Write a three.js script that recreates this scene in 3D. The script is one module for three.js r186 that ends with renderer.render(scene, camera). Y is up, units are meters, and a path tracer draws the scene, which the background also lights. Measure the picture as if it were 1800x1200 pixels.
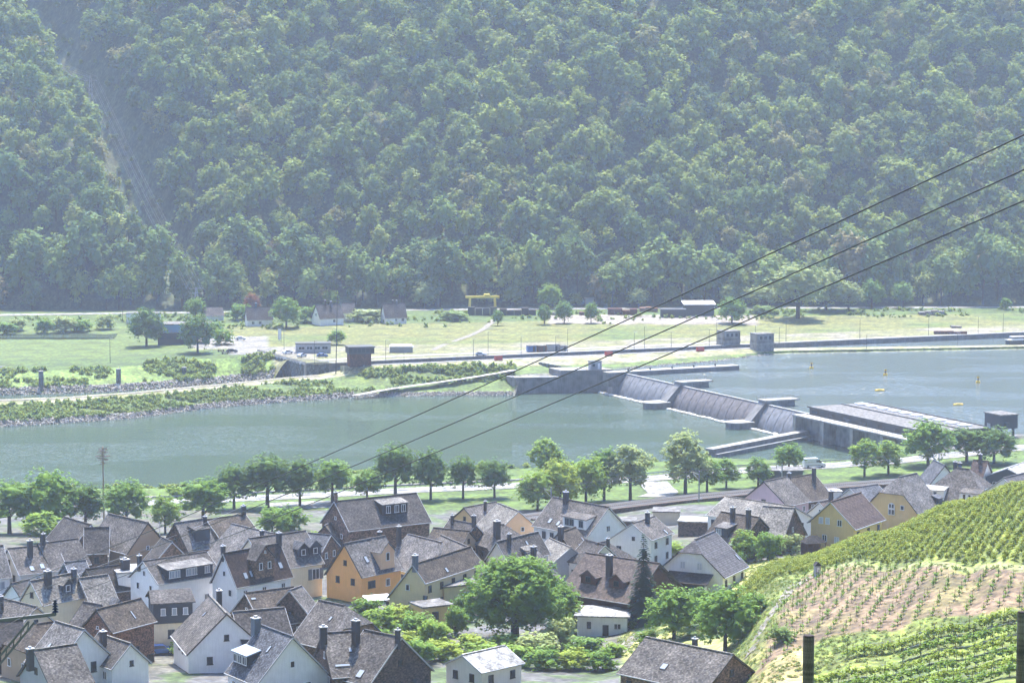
import * as THREE from 'three';
import { Sky } from 'three/addons/objects/Sky.js';
import { mergeGeometries } from 'three/addons/utils/BufferGeometryUtils.js';

// ---------- camera, sky, sun, exposure ----------
const F = 4400, CAMH = 112, HORIZON = 150;
const scene = new THREE.Scene();
const camera = new THREE.PerspectiveCamera(2 * Math.atan(600 / F) * 180 / Math.PI, 1.5, 1, 6000);
const PITCH = Math.atan((600 - HORIZON) / F);
camera.position.set(0, CAMH, 0);
camera.rotation.set(-PITCH, 0, 0);
camera.updateMatrixWorld(true);
const renderer = new THREE.WebGLRenderer({ antialias: true });
renderer.toneMapping = THREE.LinearToneMapping;
renderer.toneMappingExposure = 2.45;
renderer.shadowMap.enabled = true;
const sunDir = new THREE.Vector3(0.04, Math.sin(64 * Math.PI / 180), -Math.cos(64 * Math.PI / 180)).normalize();
const sky = new Sky();
sky.name = 'sky';
sky.scale.setScalar(5000);
const su = sky.material.uniforms;
su.turbidity.value = 10; su.rayleigh.value = 0.55; su.mieCoefficient.value = 0.006; su.mieDirectionalG.value = 0.8;
su.sunPosition.value.copy(sunDir);
sky.userData.kind = 'structure';
scene.add(sky);
scene.environmentIntensity = 0.3;
const sun = new THREE.DirectionalLight(0xffe9be, 5.0);
sun.position.copy(sunDir).multiplyScalar(1500).add(new THREE.Vector3(0, 0, -700));
sun.target.position.set(0, 0, -700);
sun.castShadow = true;
sun.shadow.mapSize.set(4096, 4096);
Object.assign(sun.shadow.camera, { left: -500, right: 500, top: 800, bottom: -800, near: 100, far: 3500 });
scene.add(sun, sun.target);
scene.fog = new THREE.FogExp2(new THREE.Color().setRGB(0.80, 0.89, 1.0), 0.00013);

// ---------- random, noise, projection ----------
function rng(seed) { let a = seed >>> 0; return () => { a = (a + 0x6d2b79f5) | 0; let t = Math.imul(a ^ (a >>> 15), 1 | a); t = (t + Math.imul(t ^ (t >>> 7), 61 | t)) ^ t; return ((t ^ (t >>> 14)) >>> 0) / 4294967296; }; }
const hash2 = (x, y, s = 0) => { let h = Math.imul(x | 0, 374761393) + Math.imul(y | 0, 668265263) + Math.imul(s | 0, 974634541); h = Math.imul(h ^ (h >>> 13), 1274126177); return ((h ^ (h >>> 16)) >>> 0) / 4294967296; };
const smooth = (t) => t * t * (3 - 2 * t), clamp = (v, a = 0, b = 1) => Math.min(b, Math.max(a, v)), lerp = (a, b, t) => a + (b - a) * t;
const sstep = (a, b, v) => smooth(clamp((v - a) / (b - a)));
function vnoise(x, y, s = 0, per = 0) {
  const ix = Math.floor(x), iy = Math.floor(y), fx = smooth(x - ix), fy = smooth(y - iy), m = (v) => per ? ((v % per) + per) % per : v;
  return lerp(lerp(hash2(m(ix), m(iy), s), hash2(m(ix + 1), m(iy), s), fx), lerp(hash2(m(ix), m(iy + 1), s), hash2(m(ix + 1), m(iy + 1), s), fx), fy);
}
function fbm(x, y, s = 0, oct = 4, per = 0) { let a = 0, w = 0.5, n = 0; for (let i = 0; i < oct; i++) { a += w * vnoise(x, y, s + i, per); n += w; w *= 0.5; x *= 2; y *= 2; per *= 2; } return a / n; }
function interp(tab, v) { // [[key, value]...]
  if (v <= tab[0][0]) return tab[0][1];
  for (let i = 1; i < tab.length; i++) if (v <= tab[i][0]) return lerp(tab[i - 1][1], tab[i][1], (v - tab[i - 1][0]) / (tab[i][0] - tab[i - 1][0]));
  return tab[tab.length - 1][1];
}
const CP = Math.cos(PITCH), SP = Math.sin(PITCH);
function ray(px, py) { const a = (px - 900) / F, b = (600 - py) / F; return { x: a, y: b * CP - SP, d: CP + b * SP }; } // d: depth along the horizontal
const V = (x, y, z) => new THREE.Vector3(x, y, z);
function at(px, py, h) { const r = ray(px, py), t = (h - CAMH) / r.y; return V(r.x * t, h, -r.d * t); }
function atD(px, py, D) { const r = ray(px, py), t = D / r.d; return V(r.x * t, CAMH + r.y * t, -D); }
const scaleAt = (D) => F / D * 1.0;
const pxOf = (X, D) => 900 + X * F / D * 1.0;

// ---------- terrain of the near side: columns (picture direction) by distance ----------
const ROWS = [0, 40, 100, 150, 200, 250, 300, 350, 400, 430, 460, 490, 525, 560, 600, 640, 690, 800];
const LEFT = [110, 99, 82, 68, 55, 43, 33, 26, 21, 19.2, 18.5, 17.3, 15.0, 11.5, 8.2, 6.8, 6.2, 6];
const COLS = [
  [-600, LEFT], [1050, LEFT],
  [1250, [110, 99, 82, 68, 54, 42, 32, 28.5, 25, 23, 21, 19, 16.5, 13, 10, 7.2, 6.4, 6.2]],
  [1400, [110, 99, 82, 68, 54, 43, 35.5, 37, 33.2, 29.3, 24, 20.5, 18, 14, 10, 7.4, 6.6, 6.4]],
  [1550, [110, 99, 82, 68, 55, 44, 37.5, 40, 38.4, 33.6, 26.5, 21.5, 18, 14.5, 10.5, 7.8, 7, 6.6]],
  [1700, [110, 99, 82.5, 68.5, 56, 45.5, 39.5, 43.5, 43.5, 39, 30, 23.5, 19, 15, 11, 8.2, 7.6, 7.4]],
  [1800, [110, 99, 83, 69, 57, 47, 41, 46, 46.5, 42, 33, 25.5, 20, 15.5, 11, 8.6, 8.2, 8]],
  [2400, [111, 101, 87, 75, 64, 55, 50, 55, 57, 53, 42, 32, 23, 17, 12, 9, 8.4, 8.2]],
];
const SHORE = [[-600, 650], [0, 662], [300, 664], [620, 691], [900, 700], [1150, 712], [1250, 720], [1400, 714], [1500, 716], [1590, 740], [1640, 742], [1800, 752], [2400, 775]];
function nearH(X, D) {
  const px = pxOf(X, Math.max(D, 5));
  let c = 0; while (c < COLS.length - 2 && px > COLS[c + 1][0]) c++;
  const t = smooth(clamp((px - COLS[c][0]) / (COLS[c + 1][0] - COLS[c][0])));
  let r = 0; while (r < ROWS.length - 2 && D > ROWS[r + 1]) r++;
  // cubic along distance
  const get = (k, i) => COLS[k][1][clamp(i, 0, ROWS.length - 1)];
  const along = (k) => {
    const u = clamp((D - ROWS[r]) / (ROWS[r + 1] - ROWS[r])), y0 = get(k, r), y1 = get(k, r + 1), dx = ROWS[r + 1] - ROWS[r];
    const m0 = r ? (y1 - get(k, r - 1)) / (ROWS[r + 1] - ROWS[r - 1]) * dx : y1 - y0, m1 = r < ROWS.length - 2 ? (get(k, r + 2) - y0) / (ROWS[r + 2] - ROWS[r]) * dx : y1 - y0;
    const u2 = u * u, u3 = u2 * u;
    return (2 * u3 - 3 * u2 + 1) * y0 + (u3 - 2 * u2 + u) * m0 + (-2 * u3 + 3 * u2) * y1 + (u3 - u2) * m1;
  };
  let h = lerp(along(c), along(c + 1), t);
  const sh = interp(SHORE, px), low = px > 1640 ? 4 : -4;
  if (D > sh - 13) h = lerp(h, low, sstep(sh - 13, sh + 7, D));
  return h;
}
// ---------- terrain of the far side ----------
const FARP = [
  [-500, [[706, -1.5], [696, 1.5], [660, 6], [638, 6.5], [600, 8], [576, 9.5], [555, 11], [548, 11]]],
  [0, [[693, -1.5], [686, 1.5], [652, 6], [632, 7], [592, 8], [572, 9.5], [553, 11], [547, 11]]],
  [200, [[687, -1.5], [680, 1.5], [645, 6.5], [628, 7.5], [590, 8], [572, 9.5], [552, 11], [547, 11]]],
  [330, [[678, -1.5], [671, 1.5], [630, 8], [615, 8.5], [590, 8.8], [570, 9.5], [552, 11], [546, 11]]],
  [440, [[669, -1.5], [660, 2], [626, 8.5], [612, 8.5], [590, 8.8], [572, 9.5], [550, 11], [545, 11]]],
  [470, [[666, -1], [658, 3], [624, 8.5], [611, 8.5], [590, 8.8], [572, 9.5], [550, 11], [545, 11]]],
  [500, [[632, 8.5], [630, 8.5], [622, 8.5], [610, 8.5], [590, 8.8], [571, 9.5], [550, 11], [544, 11]]],
  [545, [[640, 8.5], [637, 8.5], [625, 8.5], [610, 8.5], [590, 8.8], [570, 9.5], [550, 11], [544, 11]]],
  [680, [[633.4, 8.5], [631, 8.5], [620, 8.5], [606, 8.5], [588, 8.8], [568, 9.5], [549, 11], [543, 11]]],
  [1000, [[619, 8.5], [617, 8.5], [610, 8.5], [600, 8.5], [582, 8.8], [562, 9.5], [547, 11], [541, 11]]],
  [1300, [[606, 8.5], [604, 8.5], [600, 8.5], [590, 8.5], [573, 8.8], [556, 10], [546, 11], [540, 11]]],
  [1800, [[583.4, 8.5], [581, 8.5], [577, 8.5], [570, 8.6], [560, 9], [550, 10], [543, 11], [538, 11]]],
  [2400, [[558, 8.5], [556, 8.5], [553, 8.5], [549, 8.7], [546, 9.2], [543, 10], [540, 11], [536, 11]]],
].map(([px, p]) => { const q = p.map(([y, h]) => [-at(900, y, h).z, h]); q[0][0] = Math.min(q[0][0], q[1][0] - 4); return [px, q]; });
function farProfile(px) {
  let c = 0; while (c < FARP.length - 2 && px > FARP[c + 1][0]) c++;
  const t = clamp((px - FARP[c][0]) / (FARP[c + 1][0] - FARP[c][0]));
  return FARP[c][1].map(([d, h], k) => [lerp(d, FARP[c + 1][1][k][0], t), lerp(h, FARP[c + 1][1][k][1], t)]);
}
// gully of the power-line clearing, as a line in plan
const GULLY = [[-140, 1120], [-158, 1165], [-217, 1280], [-285, 1395], [-330, 1480]];
function hillH(X, D, foot) {
  let gd = 1e9, side = 1;
  for (let i = 1; i < GULLY.length; i++) {
    const [ax, ay] = GULLY[i - 1], [bx, by] = GULLY[i], ex = bx - ax, ey = by - ay, t = clamp(((X - ax) * ex + (D - ay) * ey) / (ex * ex + ey * ey));
    const qx = X - ax - t * ex, qy = D - ay - t * ey, q = Math.hypot(qx, qy);
    if (q < gd) { gd = q; side = Math.sign(ex * qy - ey * qx); }
  }
  const up = sstep(0, 60, D - foot);
  let b = -34 * Math.exp(-((gd / 20) ** 2)) * up + (side > 0 ? 40 * sstep(0, 50, gd) * up : 0);
  b += (fbm(X / 90 + 7, D / 160, 3, 3) - 0.5) * 55 * up + (vnoise(X / 45 + 3, D / 90, 9) - 0.5) * 16 * up;
  b += 34 * Math.exp(-(((X - 45 - (D - 1200) * 0.32) / 38) ** 2)) * up * sstep(1180, 1300, D);
  return { h: 11 + 0.74 * Math.max(0, D - foot + b * 0.9), gd, side };
}
function farH(X, D) {
  const px = pxOf(X, D), p = farProfile(px), last = p[p.length - 1];
  if (D >= last[0]) { const foot = last[0] + 10; return D > foot ? hillH(X, D, foot).h : 11; }
  return interp(p, D);
}
function T(X, D) {
  const px = pxOf(X, Math.max(D, 5));
  if (D < interp(SHORE, px) + 6) return nearH(X, D);
  const p = farProfile(px);
  return D < p[0][0] ? (px < 1300 ? 0 : 6.5) : farH(X, D);
}
function ground(px, py, d0 = 150, d1 = 1500) { // where the sight line of a picture point meets the ground
  let prev = null;
  for (let D = d0; D < d1; D += 1) {
    const p = atD(px, py, D), h = T(p.x, D);
    if (p.y <= h) { if (!prev) return V(p.x, h, -D); const a = prev.y - prev.h, b = h - p.y, k = a / (a + b + 1e-9), Dk = D - 1 + k, q = atD(px, py, Dk); return V(q.x, T(q.x, Dk), -Dk); }
    prev = { y: p.y, h };
  }
  return atD(px, py, d1);
}

// ---------- textures and materials ----------
function tex(size, fn, srgb = true) {
  const d = new Uint8Array(size * size * 4);
  for (let j = 0; j < size; j++) for (let i = 0; i < size; i++) { const c = fn(i / size, j / size), k = (j * size + i) * 4; for (let n = 0; n < 3; n++) d[k + n] = clamp(Math.round((Array.isArray(c) ? c[n] : c) * 255), 0, 255); d[k + 3] = 255; }
  const t = new THREE.DataTexture(d, size, size); t.wrapS = t.wrapT = THREE.RepeatWrapping; t.magFilter = t.minFilter = THREE.LinearFilter; if (srgb) t.colorSpace = THREE.SRGBColorSpace; t.needsUpdate = true; return t;
}
function rep(t, m) { const c = t.clone(); c.repeat.set(1 / m, 1 / m); c.needsUpdate = true; return c; } // one tile is m metres
const noiseTex = tex(512, (u, v) => { const n = 0.55 * fbm(u * 8, v * 8, 11, 6, 8) + 0.45 * fbm(u * 40, v * 40, 31, 3, 40); return 0.55 + 0.85 * (n - 0.5) + 0.12 * (hash2(u * 512, v * 512, 5) - 0.5); });
const patchTex = tex(512, (u, v) => { const n = fbm(u * 6, v * 6, 71, 5, 6), m = fbm(u * 30, v * 30, 77, 4, 30); return clamp(0.66 + 0.35 * (n - 0.5) + 0.6 * (m - 0.5) + 0.16 * (hash2(u * 512, v * 512, 9) - 0.5)); });
const plasterTex = tex(256, (u, v) => 0.94 + 0.07 * (fbm(u * 6, v * 6, 211, 4, 6) - 0.5) + 0.05 * (fbm(u * 50, v * 4, 215, 2, 50) - 0.5) + 0.03 * (hash2(u * 256, v * 256, 6) - 0.5));
const slateTex = tex(512, (u, v) => { // rows of slates, each of its own tone, with lichen spots
  const R = 32, row = Math.floor(v * R), x = u * 26 + (row % 2) * 0.5, col = Math.floor(x), e = Math.min(v * R - row, 1), ex = x - col;
  let c = 0.60 + 0.26 * (hash2(col % 26, row, 3) - 0.5) + 0.30 * (fbm(u * 5, v * 5, 21, 4, 5) - 0.5);
  if (e < 0.12 || ex < 0.07) c -= 0.16;
  if (fbm(u * 24, v * 24, 41, 3, 24) > 0.66) c += 0.13;
  return [c, c * 0.995, c * 0.985];
});
const slateBump = tex(512, (u, v) => { const R = 32, row = Math.floor(v * R), x = u * 26 + (row % 2) * 0.5, e = v * R - row, ex = x - Math.floor(x); return 0.25 + 0.5 * (1 - e) + 0.2 * hash2(Math.floor(x) % 26, row, 8) - (ex < 0.08 ? 0.25 : 0); }, false);
const tileTex = tex(256, (u, v) => { const R = 10, row = Math.floor(v * R), e = v * R - row, x = u * 12, ex = x - Math.floor(x); let c = 0.62 + 0.2 * (hash2(Math.floor(x), row, 2) - 0.5) + 0.2 * (fbm(u * 6, v * 6, 8, 3, 6) - 0.5); if (e < 0.16) c -= 0.22; if (ex < 0.12) c -= 0.1; return c; });
const stoneTex = tex(512, (u, v) => { // rubble stone and brick courses, too small to tell apart
  const R = 36, row = Math.floor(v * R), x = u * (20 + 0) + hash2(0, row, 4), col = Math.floor(x), e = v * R - row, ex = x - col, n = hash2(col % 20, row, 6);
  let c = 0.55 + 0.32 * (n - 0.5) + 0.2 * (fbm(u * 10, v * 10, 52, 3, 10) - 0.5); if (e < 0.16 || ex < 0.1) c += 0.1; return [c * (0.98 + 0.1 * n), c * 0.97, c * 0.92];
});
const barTex = tex(256, (u, v) => { const x = u * 16, ex = Math.abs(x - Math.floor(x) - 0.5); return 0.72 - (ex > 0.42 ? 0.22 : 0) + 0.16 * (fbm(u * 8, v * 8, 15, 3, 8) - 0.5); });
const streakTex = tex(512, (u, v) => { // rain streaks and stains on concrete
  const s = fbm(u * 60, v * 3, 62, 3, 60), n = fbm(u * 8, v * 8, 66, 5, 8); return 0.66 + 0.30 * (n - 0.5) + 0.15 * (s - 0.5); });
const waveTex = tex(1536, (u, v) => { const k = 0.25 + 1.1 * sstep(0.38, 0.62, fbm(u * 5, v * 12, 83, 3, 0)); return 0.5 + 0.6 * k * (0.5 * (fbm(u * 90, v * 200, 81, 2, 0) - 0.5) + 0.5 * (fbm(u * 300, v * 420, 88, 2, 0) - 0.5)); }, false);

const lin = (r, g, b) => new THREE.Color().setRGB(r, g, b);
function mat(c, o = {}) { const { tile, tileSize = 4, bump, bumpScale, spec, ...r } = o; const m = new THREE.MeshPhysicalMaterial({ specularIntensity: spec ?? 0.6, color: Array.isArray(c) ? lin(...c) : c, roughness: 0.9, ...r }); if (tile) m.map = rep(tile, tileSize); if (bump) { m.bumpMap = rep(bump, tileSize); m.bumpScale = bumpScale ?? 0.03; } m.side = THREE.DoubleSide; return m; }
const gain = (c, k) => c.map((v) => v * k);
// a map of mean 0.6 sRGB is about 0.32 linear: G makes the base colour the mean
const G = 2.9;
const plaster = (c) => mat(gain(c, 1.16), { tile: plasterTex, tileSize: 6, roughness: 0.92 });
const slate = (c, ts = 7) => mat([c[0] * 1.03, c[1], c[2] * 0.94].map((v) => v * G * 0.76), { tile: slateTex, tileSize: ts, bump: slateBump, bumpScale: 0.03, roughness: 0.92, spec: 0.3 });
const M = {
  slateA: slate([0.112, 0.106, 0.105]), slateB: slate([0.14, 0.133, 0.13]), slateC: slate([0.17, 0.168, 0.172]), slateD: slate([0.085, 0.08, 0.08]), slateBlue: slate([0.115, 0.125, 0.15]),
  slatePale: slate([0.22, 0.215, 0.205]), slateBrown: slate([0.10, 0.085, 0.072]), slateDark: slate([0.05, 0.047, 0.048]), umber: slate([0.058, 0.04, 0.034]),
  tileBrown: mat(gain([0.098, 0.078, 0.067], G), { tile: tileTex, tileSize: 3.4, bump: tileTex, bumpScale: 0.05, roughness: 0.9, spec: 0.35 }),
  tileMaroon: mat(gain([0.082, 0.058, 0.05], G), { tile: tileTex, tileSize: 3.4, bump: tileTex, bumpScale: 0.05, roughness: 0.9, spec: 0.35 }),
  tileGrey: mat(gain([0.09, 0.085, 0.088], G), { tile: tileTex, tileSize: 4.2, bump: tileTex, bumpScale: 0.06, roughness: 0.85, spec: 0.4 }),
  white: plaster([0.80, 0.80, 0.79]), offwhite: plaster([0.70, 0.67, 0.61]), cream: plaster([0.72, 0.63, 0.45]), yellow: plaster([0.70, 0.50, 0.22]), paleYellow: plaster([0.68, 0.56, 0.32]),
  orange: plaster([0.88, 0.46, 0.15]), peach: plaster([0.78, 0.52, 0.30]), pink: plaster([0.60, 0.45, 0.47]), tan: plaster([0.42, 0.30, 0.19]), grey: plaster([0.36, 0.36, 0.37]), blueGrey: plaster([0.12, 0.14, 0.17]),
  stone: mat(gain([0.17, 0.125, 0.09], G), { tile: stoneTex, tileSize: 6 }), brick: mat(gain([0.21, 0.13, 0.085], G), { tile: stoneTex, tileSize: 4.5 }), darkStone: mat(gain([0.10, 0.082, 0.068], G), { tile: stoneTex, tileSize: 6 }),
  brownWood: mat(gain([0.075, 0.032, 0.02], G), { tile: barTex, tileSize: 3 }), darkWood: mat([0.035, 0.026, 0.02]), paleWood: mat([0.4, 0.3, 0.18]), darkSlate: mat([0.035, 0.04, 0.052], { roughness: 0.6 }),
  chimney: mat([0.05, 0.047, 0.05], { roughness: 0.8 }), chimneyRed: mat(gain([0.15, 0.055, 0.04], G), { tile: stoneTex, tileSize: 3 }), cap: mat([0.42, 0.42, 0.42]),
  frameWhite: mat([0.75, 0.75, 0.75], { roughness: 0.5 }), frameDark: mat([0.05, 0.045, 0.04], { roughness: 0.6 }), glass: mat([0.025, 0.03, 0.038], { roughness: 0.08 }), glassPale: mat([0.30, 0.34, 0.38], { roughness: 0.12 }),
  shutter: mat([0.55, 0.56, 0.58]), zinc: mat([0.30, 0.31, 0.32], { metalness: 0.3, roughness: 0.5 }), metalDark: mat([0.045, 0.048, 0.05], { roughness: 0.55 }), metalGrey: mat([0.26, 0.27, 0.28], { roughness: 0.5, metalness: 0.2 }), whitePaint: mat([0.78, 0.78, 0.77], { roughness: 0.5 }),
  flatWhite: mat(gain([0.5, 0.49, 0.46], 2.1), { tile: noiseTex, tileSize: 9 }), flatGrey: mat(gain([0.23, 0.22, 0.20], 2.2), { tile: noiseTex, tileSize: 7 }),
  concrete: mat(gain([0.25, 0.25, 0.235], 2.2), { tile: streakTex, tileSize: 14 }), concreteShadeStain: mat(gain([0.185, 0.183, 0.178], 2.2), { tile: streakTex, tileSize: 14 }), concretePale: mat(gain([0.32, 0.31, 0.285], 2.2), { tile: streakTex, tileSize: 16 }),  // second tone, for wall faces: algae stain plus shade put into the colour
  sheetPile: mat(gain([0.13, 0.15, 0.15], G), { tile: noiseTex, tileSize: 6 }), gateSteel: mat(gain([0.18, 0.185, 0.195], 2.2), { tile: streakTex, tileSize: 10, roughness: 0.55 }), gateRust: mat(gain([0.15, 0.137, 0.135], 2.2), { tile: streakTex, tileSize: 8, roughness: 0.7 }),
  foam: mat(gain([0.72, 0.70, 0.62], 1.9), { tile: noiseTex, tileSize: 3 }), asphalt: mat(gain([0.38, 0.37, 0.34], 2.2), { tile: noiseTex, tileSize: 14 }), gravel: mat(gain([0.32, 0.29, 0.23], 2.2), { tile: noiseTex, tileSize: 5 }), ballast: mat(gain([0.16, 0.12, 0.09], 2.2), { tile: noiseTex, tileSize: 3 }),
  rail: mat([0.30, 0.29, 0.28], { metalness: 0.6, roughness: 0.4 }), sleeper: mat([0.36, 0.34, 0.30]), rock: mat(gain([0.30, 0.27, 0.235], 2.2), { tile: noiseTex, tileSize: 2 }), rust: mat(gain([0.16, 0.06, 0.04], 2.2), { tile: noiseTex, tileSize: 4 }), red: mat([0.45, 0.05, 0.035], { roughness: 0.5 }), blue: mat([0.04, 0.13, 0.34], { roughness: 0.5 }), bluePale: mat([0.20, 0.38, 0.62]), craneYellow: mat([0.72, 0.55, 0.08], { roughness: 0.5 }), buoyYellow: mat([0.85, 0.55, 0.06], { roughness: 0.5 }), wood: mat(gain([0.22, 0.18, 0.13], 2.2), { tile: noiseTex, tileSize: 1.2 }), wire: mat([0.045, 0.035, 0.03], { roughness: 0.6 }), wirePale: mat([0.5, 0.52, 0.55], { metalness: 0.4, roughness: 0.5 }),
  carWhite: mat([0.75, 0.75, 0.75], { roughness: 0.25 }), carSilver: mat([0.42, 0.44, 0.46], { roughness: 0.3, metalness: 0.4 }), carDark: mat([0.03, 0.035, 0.045], { roughness: 0.25 }), carBlue: mat([0.05, 0.12, 0.30], { roughness: 0.25 }), tyre: mat([0.02, 0.02, 0.02]),
  ground: new THREE.MeshStandardMaterial({ vertexColors: true, roughness: 0.95, map: rep(patchTex, 23), side: THREE.DoubleSide }),
};
function leafMat(c, tr = 0.34) { const m = new THREE.MeshPhysicalMaterial({ color: lin(...c), roughness: 0.95, transmission: tr, thickness: 0, specularIntensity: 0.25 }); m.side = THREE.DoubleSide; return m; }
const LEAF = {
  dark: leafMat([0.095, 0.175, 0.026]), mid: leafMat([0.15, 0.26, 0.035]), bright: leafMat([0.22, 0.33, 0.042]), lime: leafMat([0.29, 0.37, 0.045]), olive: leafMat([0.16, 0.22, 0.05]), silver: leafMat([0.30, 0.36, 0.12]), spruce: leafMat([0.032, 0.065, 0.03], 0.2), red: leafMat([0.23, 0.09, 0.04]), scrub: leafMat([0.17, 0.25, 0.055]),
};

// ---------- building blocks ----------
const used = new Map();
function numbered(n) { const k = used.get(n) ?? 0; used.set(n, k + 1); return k ? n + '_' + String(k).padStart(3, '0') : n; }
function boxUV(g) { // texture coordinates in metres, from the face direction
  if (g.index) g = g.toNonIndexed();
  const p = g.attributes.position, uv = new Float32Array(p.count * 2), a = V(), b = V(), c = V();
  g.computeVertexNormals();
  for (let i = 0; i < p.count; i += 3) {
    a.fromBufferAttribute(p, i); b.fromBufferAttribute(p, i + 1); c.fromBufferAttribute(p, i + 2);
    const n = b.clone().sub(a).cross(c.clone().sub(a)).normalize(), ax = Math.abs(n.x), ay = Math.abs(n.y), az = Math.abs(n.z);
    // u runs level across the face, v runs up the slope
    const uDir = ay > 0.97 ? V(1, 0, 0) : V(n.z, 0, -n.x).normalize(), vDir = ay > 0.97 ? V(0, 0, 1) : n.clone().cross(uDir);
    [a, b, c].forEach((q, k) => { uv[(i + k) * 2] = q.dot(uDir); uv[(i + k) * 2 + 1] = q.dot(vDir); });
  }
  g.setAttribute('uv', new THREE.BufferAttribute(uv, 2));
  return g;
}
class MB { // collects shapes into one geometry
  constructor() { this.g = []; }
  add(g) { g = g.index ? g.toNonIndexed() : g; for (const k of Object.keys(g.attributes)) if (k !== 'position') g.deleteAttribute(k); this.g.push(g); return this; }
  box(x, y, z, w, h, d, ry = 0, rx = 0, rz = 0) { const g = new THREE.BoxGeometry(w, h, d); if (rx) g.rotateX(rx); if (rz) g.rotateZ(rz); if (ry) g.rotateY(ry); g.translate(x, y, z); return this.add(g); }
  bar(a, b, w, d = w) { const l = a.distanceTo(b), g = new THREE.BoxGeometry(w, l, d), q = new THREE.Quaternion().setFromUnitVectors(V(0, 1, 0), b.clone().sub(a).normalize()); g.applyQuaternion(q); g.translate((a.x + b.x) / 2, (a.y + b.y) / 2, (a.z + b.z) / 2); return this.add(g); }
  rod(a, b, r, r2 = r, n = 6) { const l = a.distanceTo(b), g = new THREE.CylinderGeometry(r2, r, l, n), q = new THREE.Quaternion().setFromUnitVectors(V(0, 1, 0), b.clone().sub(a).normalize()); g.applyQuaternion(q); g.translate((a.x + b.x) / 2, (a.y + b.y) / 2, (a.z + b.z) / 2); return this.add(g); }
  poly(pts, tri) { const g = new THREE.BufferGeometry(), v = []; for (const i of tri) v.push(pts[i].x, pts[i].y, pts[i].z); g.setAttribute('position', new THREE.Float32BufferAttribute(v, 3)); return this.add(g); }
  quad(a, b, c, d) { return this.poly([a, b, c, d], [0, 1, 2, 0, 2, 3]); }
  prism(outline, y0, y1) { // outline [[x, z]...], level top
    const n = outline.length, f = new THREE.Shape(outline.map(([x, z]) => new THREE.Vector2(x, -z))), g = new THREE.ExtrudeGeometry(f, { depth: y1 - y0, bevelEnabled: false }); g.rotateX(-Math.PI / 2); g.translate(0, y0, 0); return this.add(g);
  }
  geometry() { return boxUV(this.g.length > 1 ? mergeGeometries(this.g) : this.g[0]); }
  build(name, material, parent, o = {}) { return put(name, this.geometry(), material, parent, o); }
}
function put(name, geometry, material, parent = scene, o = {}) {
  const m = new THREE.Mesh(geometry, material); m.name = parent === scene ? numbered(name) : name; m.castShadow = m.receiveShadow = true; Object.assign(m.userData, o); parent.add(m); return m;
}
function thing(name, label, category, p = V(0, 0, 0), turn = 0, group) { const g = new THREE.Group(); g.name = numbered(name); g.position.copy(p); g.rotation.y = turn; Object.assign(g.userData, { label, category }); if (group) g.userData.group = group; scene.add(g); return g; }
function copyOf(o, label, group) { const c = o.clone(); c.name = numbered(o.name.replace(/_\d{3}$/, '')); c.userData = { ...o.userData }; if (label) c.userData.label = label; if (group) c.userData.group = group; scene.add(c); return c; }
const structure = { kind: 'structure' }, stuff = { kind: 'stuff' };
function sheet(nu, nv, fn, color, uvScale = 1) { // fn(i, j) -> Vector3
  const p = [], c = [], uv = [], idx = [];
  for (let j = 0; j <= nv; j++) for (let i = 0; i <= nu; i++) { const q = fn(i / nu, j / nv); p.push(q.x, q.y, q.z); uv.push(q.x * uvScale, q.z * uvScale); if (color) { const k = color(q.x, -q.z, q.y); c.push(...k); } }
  for (let j = 0; j < nv; j++) for (let i = 0; i < nu; i++) { const a = j * (nu + 1) + i, b = a + 1, d = a + nu + 1, e = d + 1; idx.push(a, b, d, b, e, d); }
  const g = new THREE.BufferGeometry(); g.setAttribute('position', new THREE.Float32BufferAttribute(p, 3)); g.setAttribute('uv', new THREE.Float32BufferAttribute(uv, 2)); if (color) g.setAttribute('color', new THREE.Float32BufferAttribute(c, 3)); g.setIndex(idx); g.computeVertexNormals(); return g;
}
function ribbon(pts, width, lift = 0.05, sub = 6, follow = true) { // a road along points in plan, lying on the ground
  const cv = new THREE.CatmullRomCurve3(pts, false, 'centripetal'), n = pts.length * sub;
  return sheet(n, 3, (u, v) => { const p = cv.getPoint(u), t = cv.getTangent(u), s = V(-t.z, 0, t.x).normalize().multiplyScalar((v - 0.5) * width); const q = p.clone().add(s); q.y = follow ? T(q.x, -q.z) + lift : p.y + lift; return q; }, null);
}
// ---------- land and water ----------
const mixc = (a, b, t) => [0, 1, 2].map((i) => lerp(a[i], b[i], clamp(t)));
const GREEN = [0.058, 0.10, 0.012], LAWN = [0.082, 0.128, 0.013], DRY = [0.165, 0.155, 0.036], SOIL = [0.165, 0.112, 0.062], PAVE = [0.095, 0.092, 0.085], FOREST = [0.05, 0.075, 0.03], YARD = [0.09, 0.085, 0.06];
const GC = 2.35; // the ground texture's mean is about 0.43 linear
const PLOT_TOP = [[1400, 398], [1550, 370], [1700, 350], [1800, 341], [2400, 320]], PLOT_LOW = [[1340, 328], [1450, 334], [1620, 330], [1800, 325], [2400, 305]];
function inPlot(px, D) { // the bare vineyard plot with young vines
  const e = 3 * (vnoise(px / 30, D / 6, 5) - 0.5);
  return D > interp(PLOT_LOW, px) + e && D < interp(PLOT_TOP, px) + e && px > interp([[325, 1335], [350, 1372], [398, 1428]], D) + e * 4;
}
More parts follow.
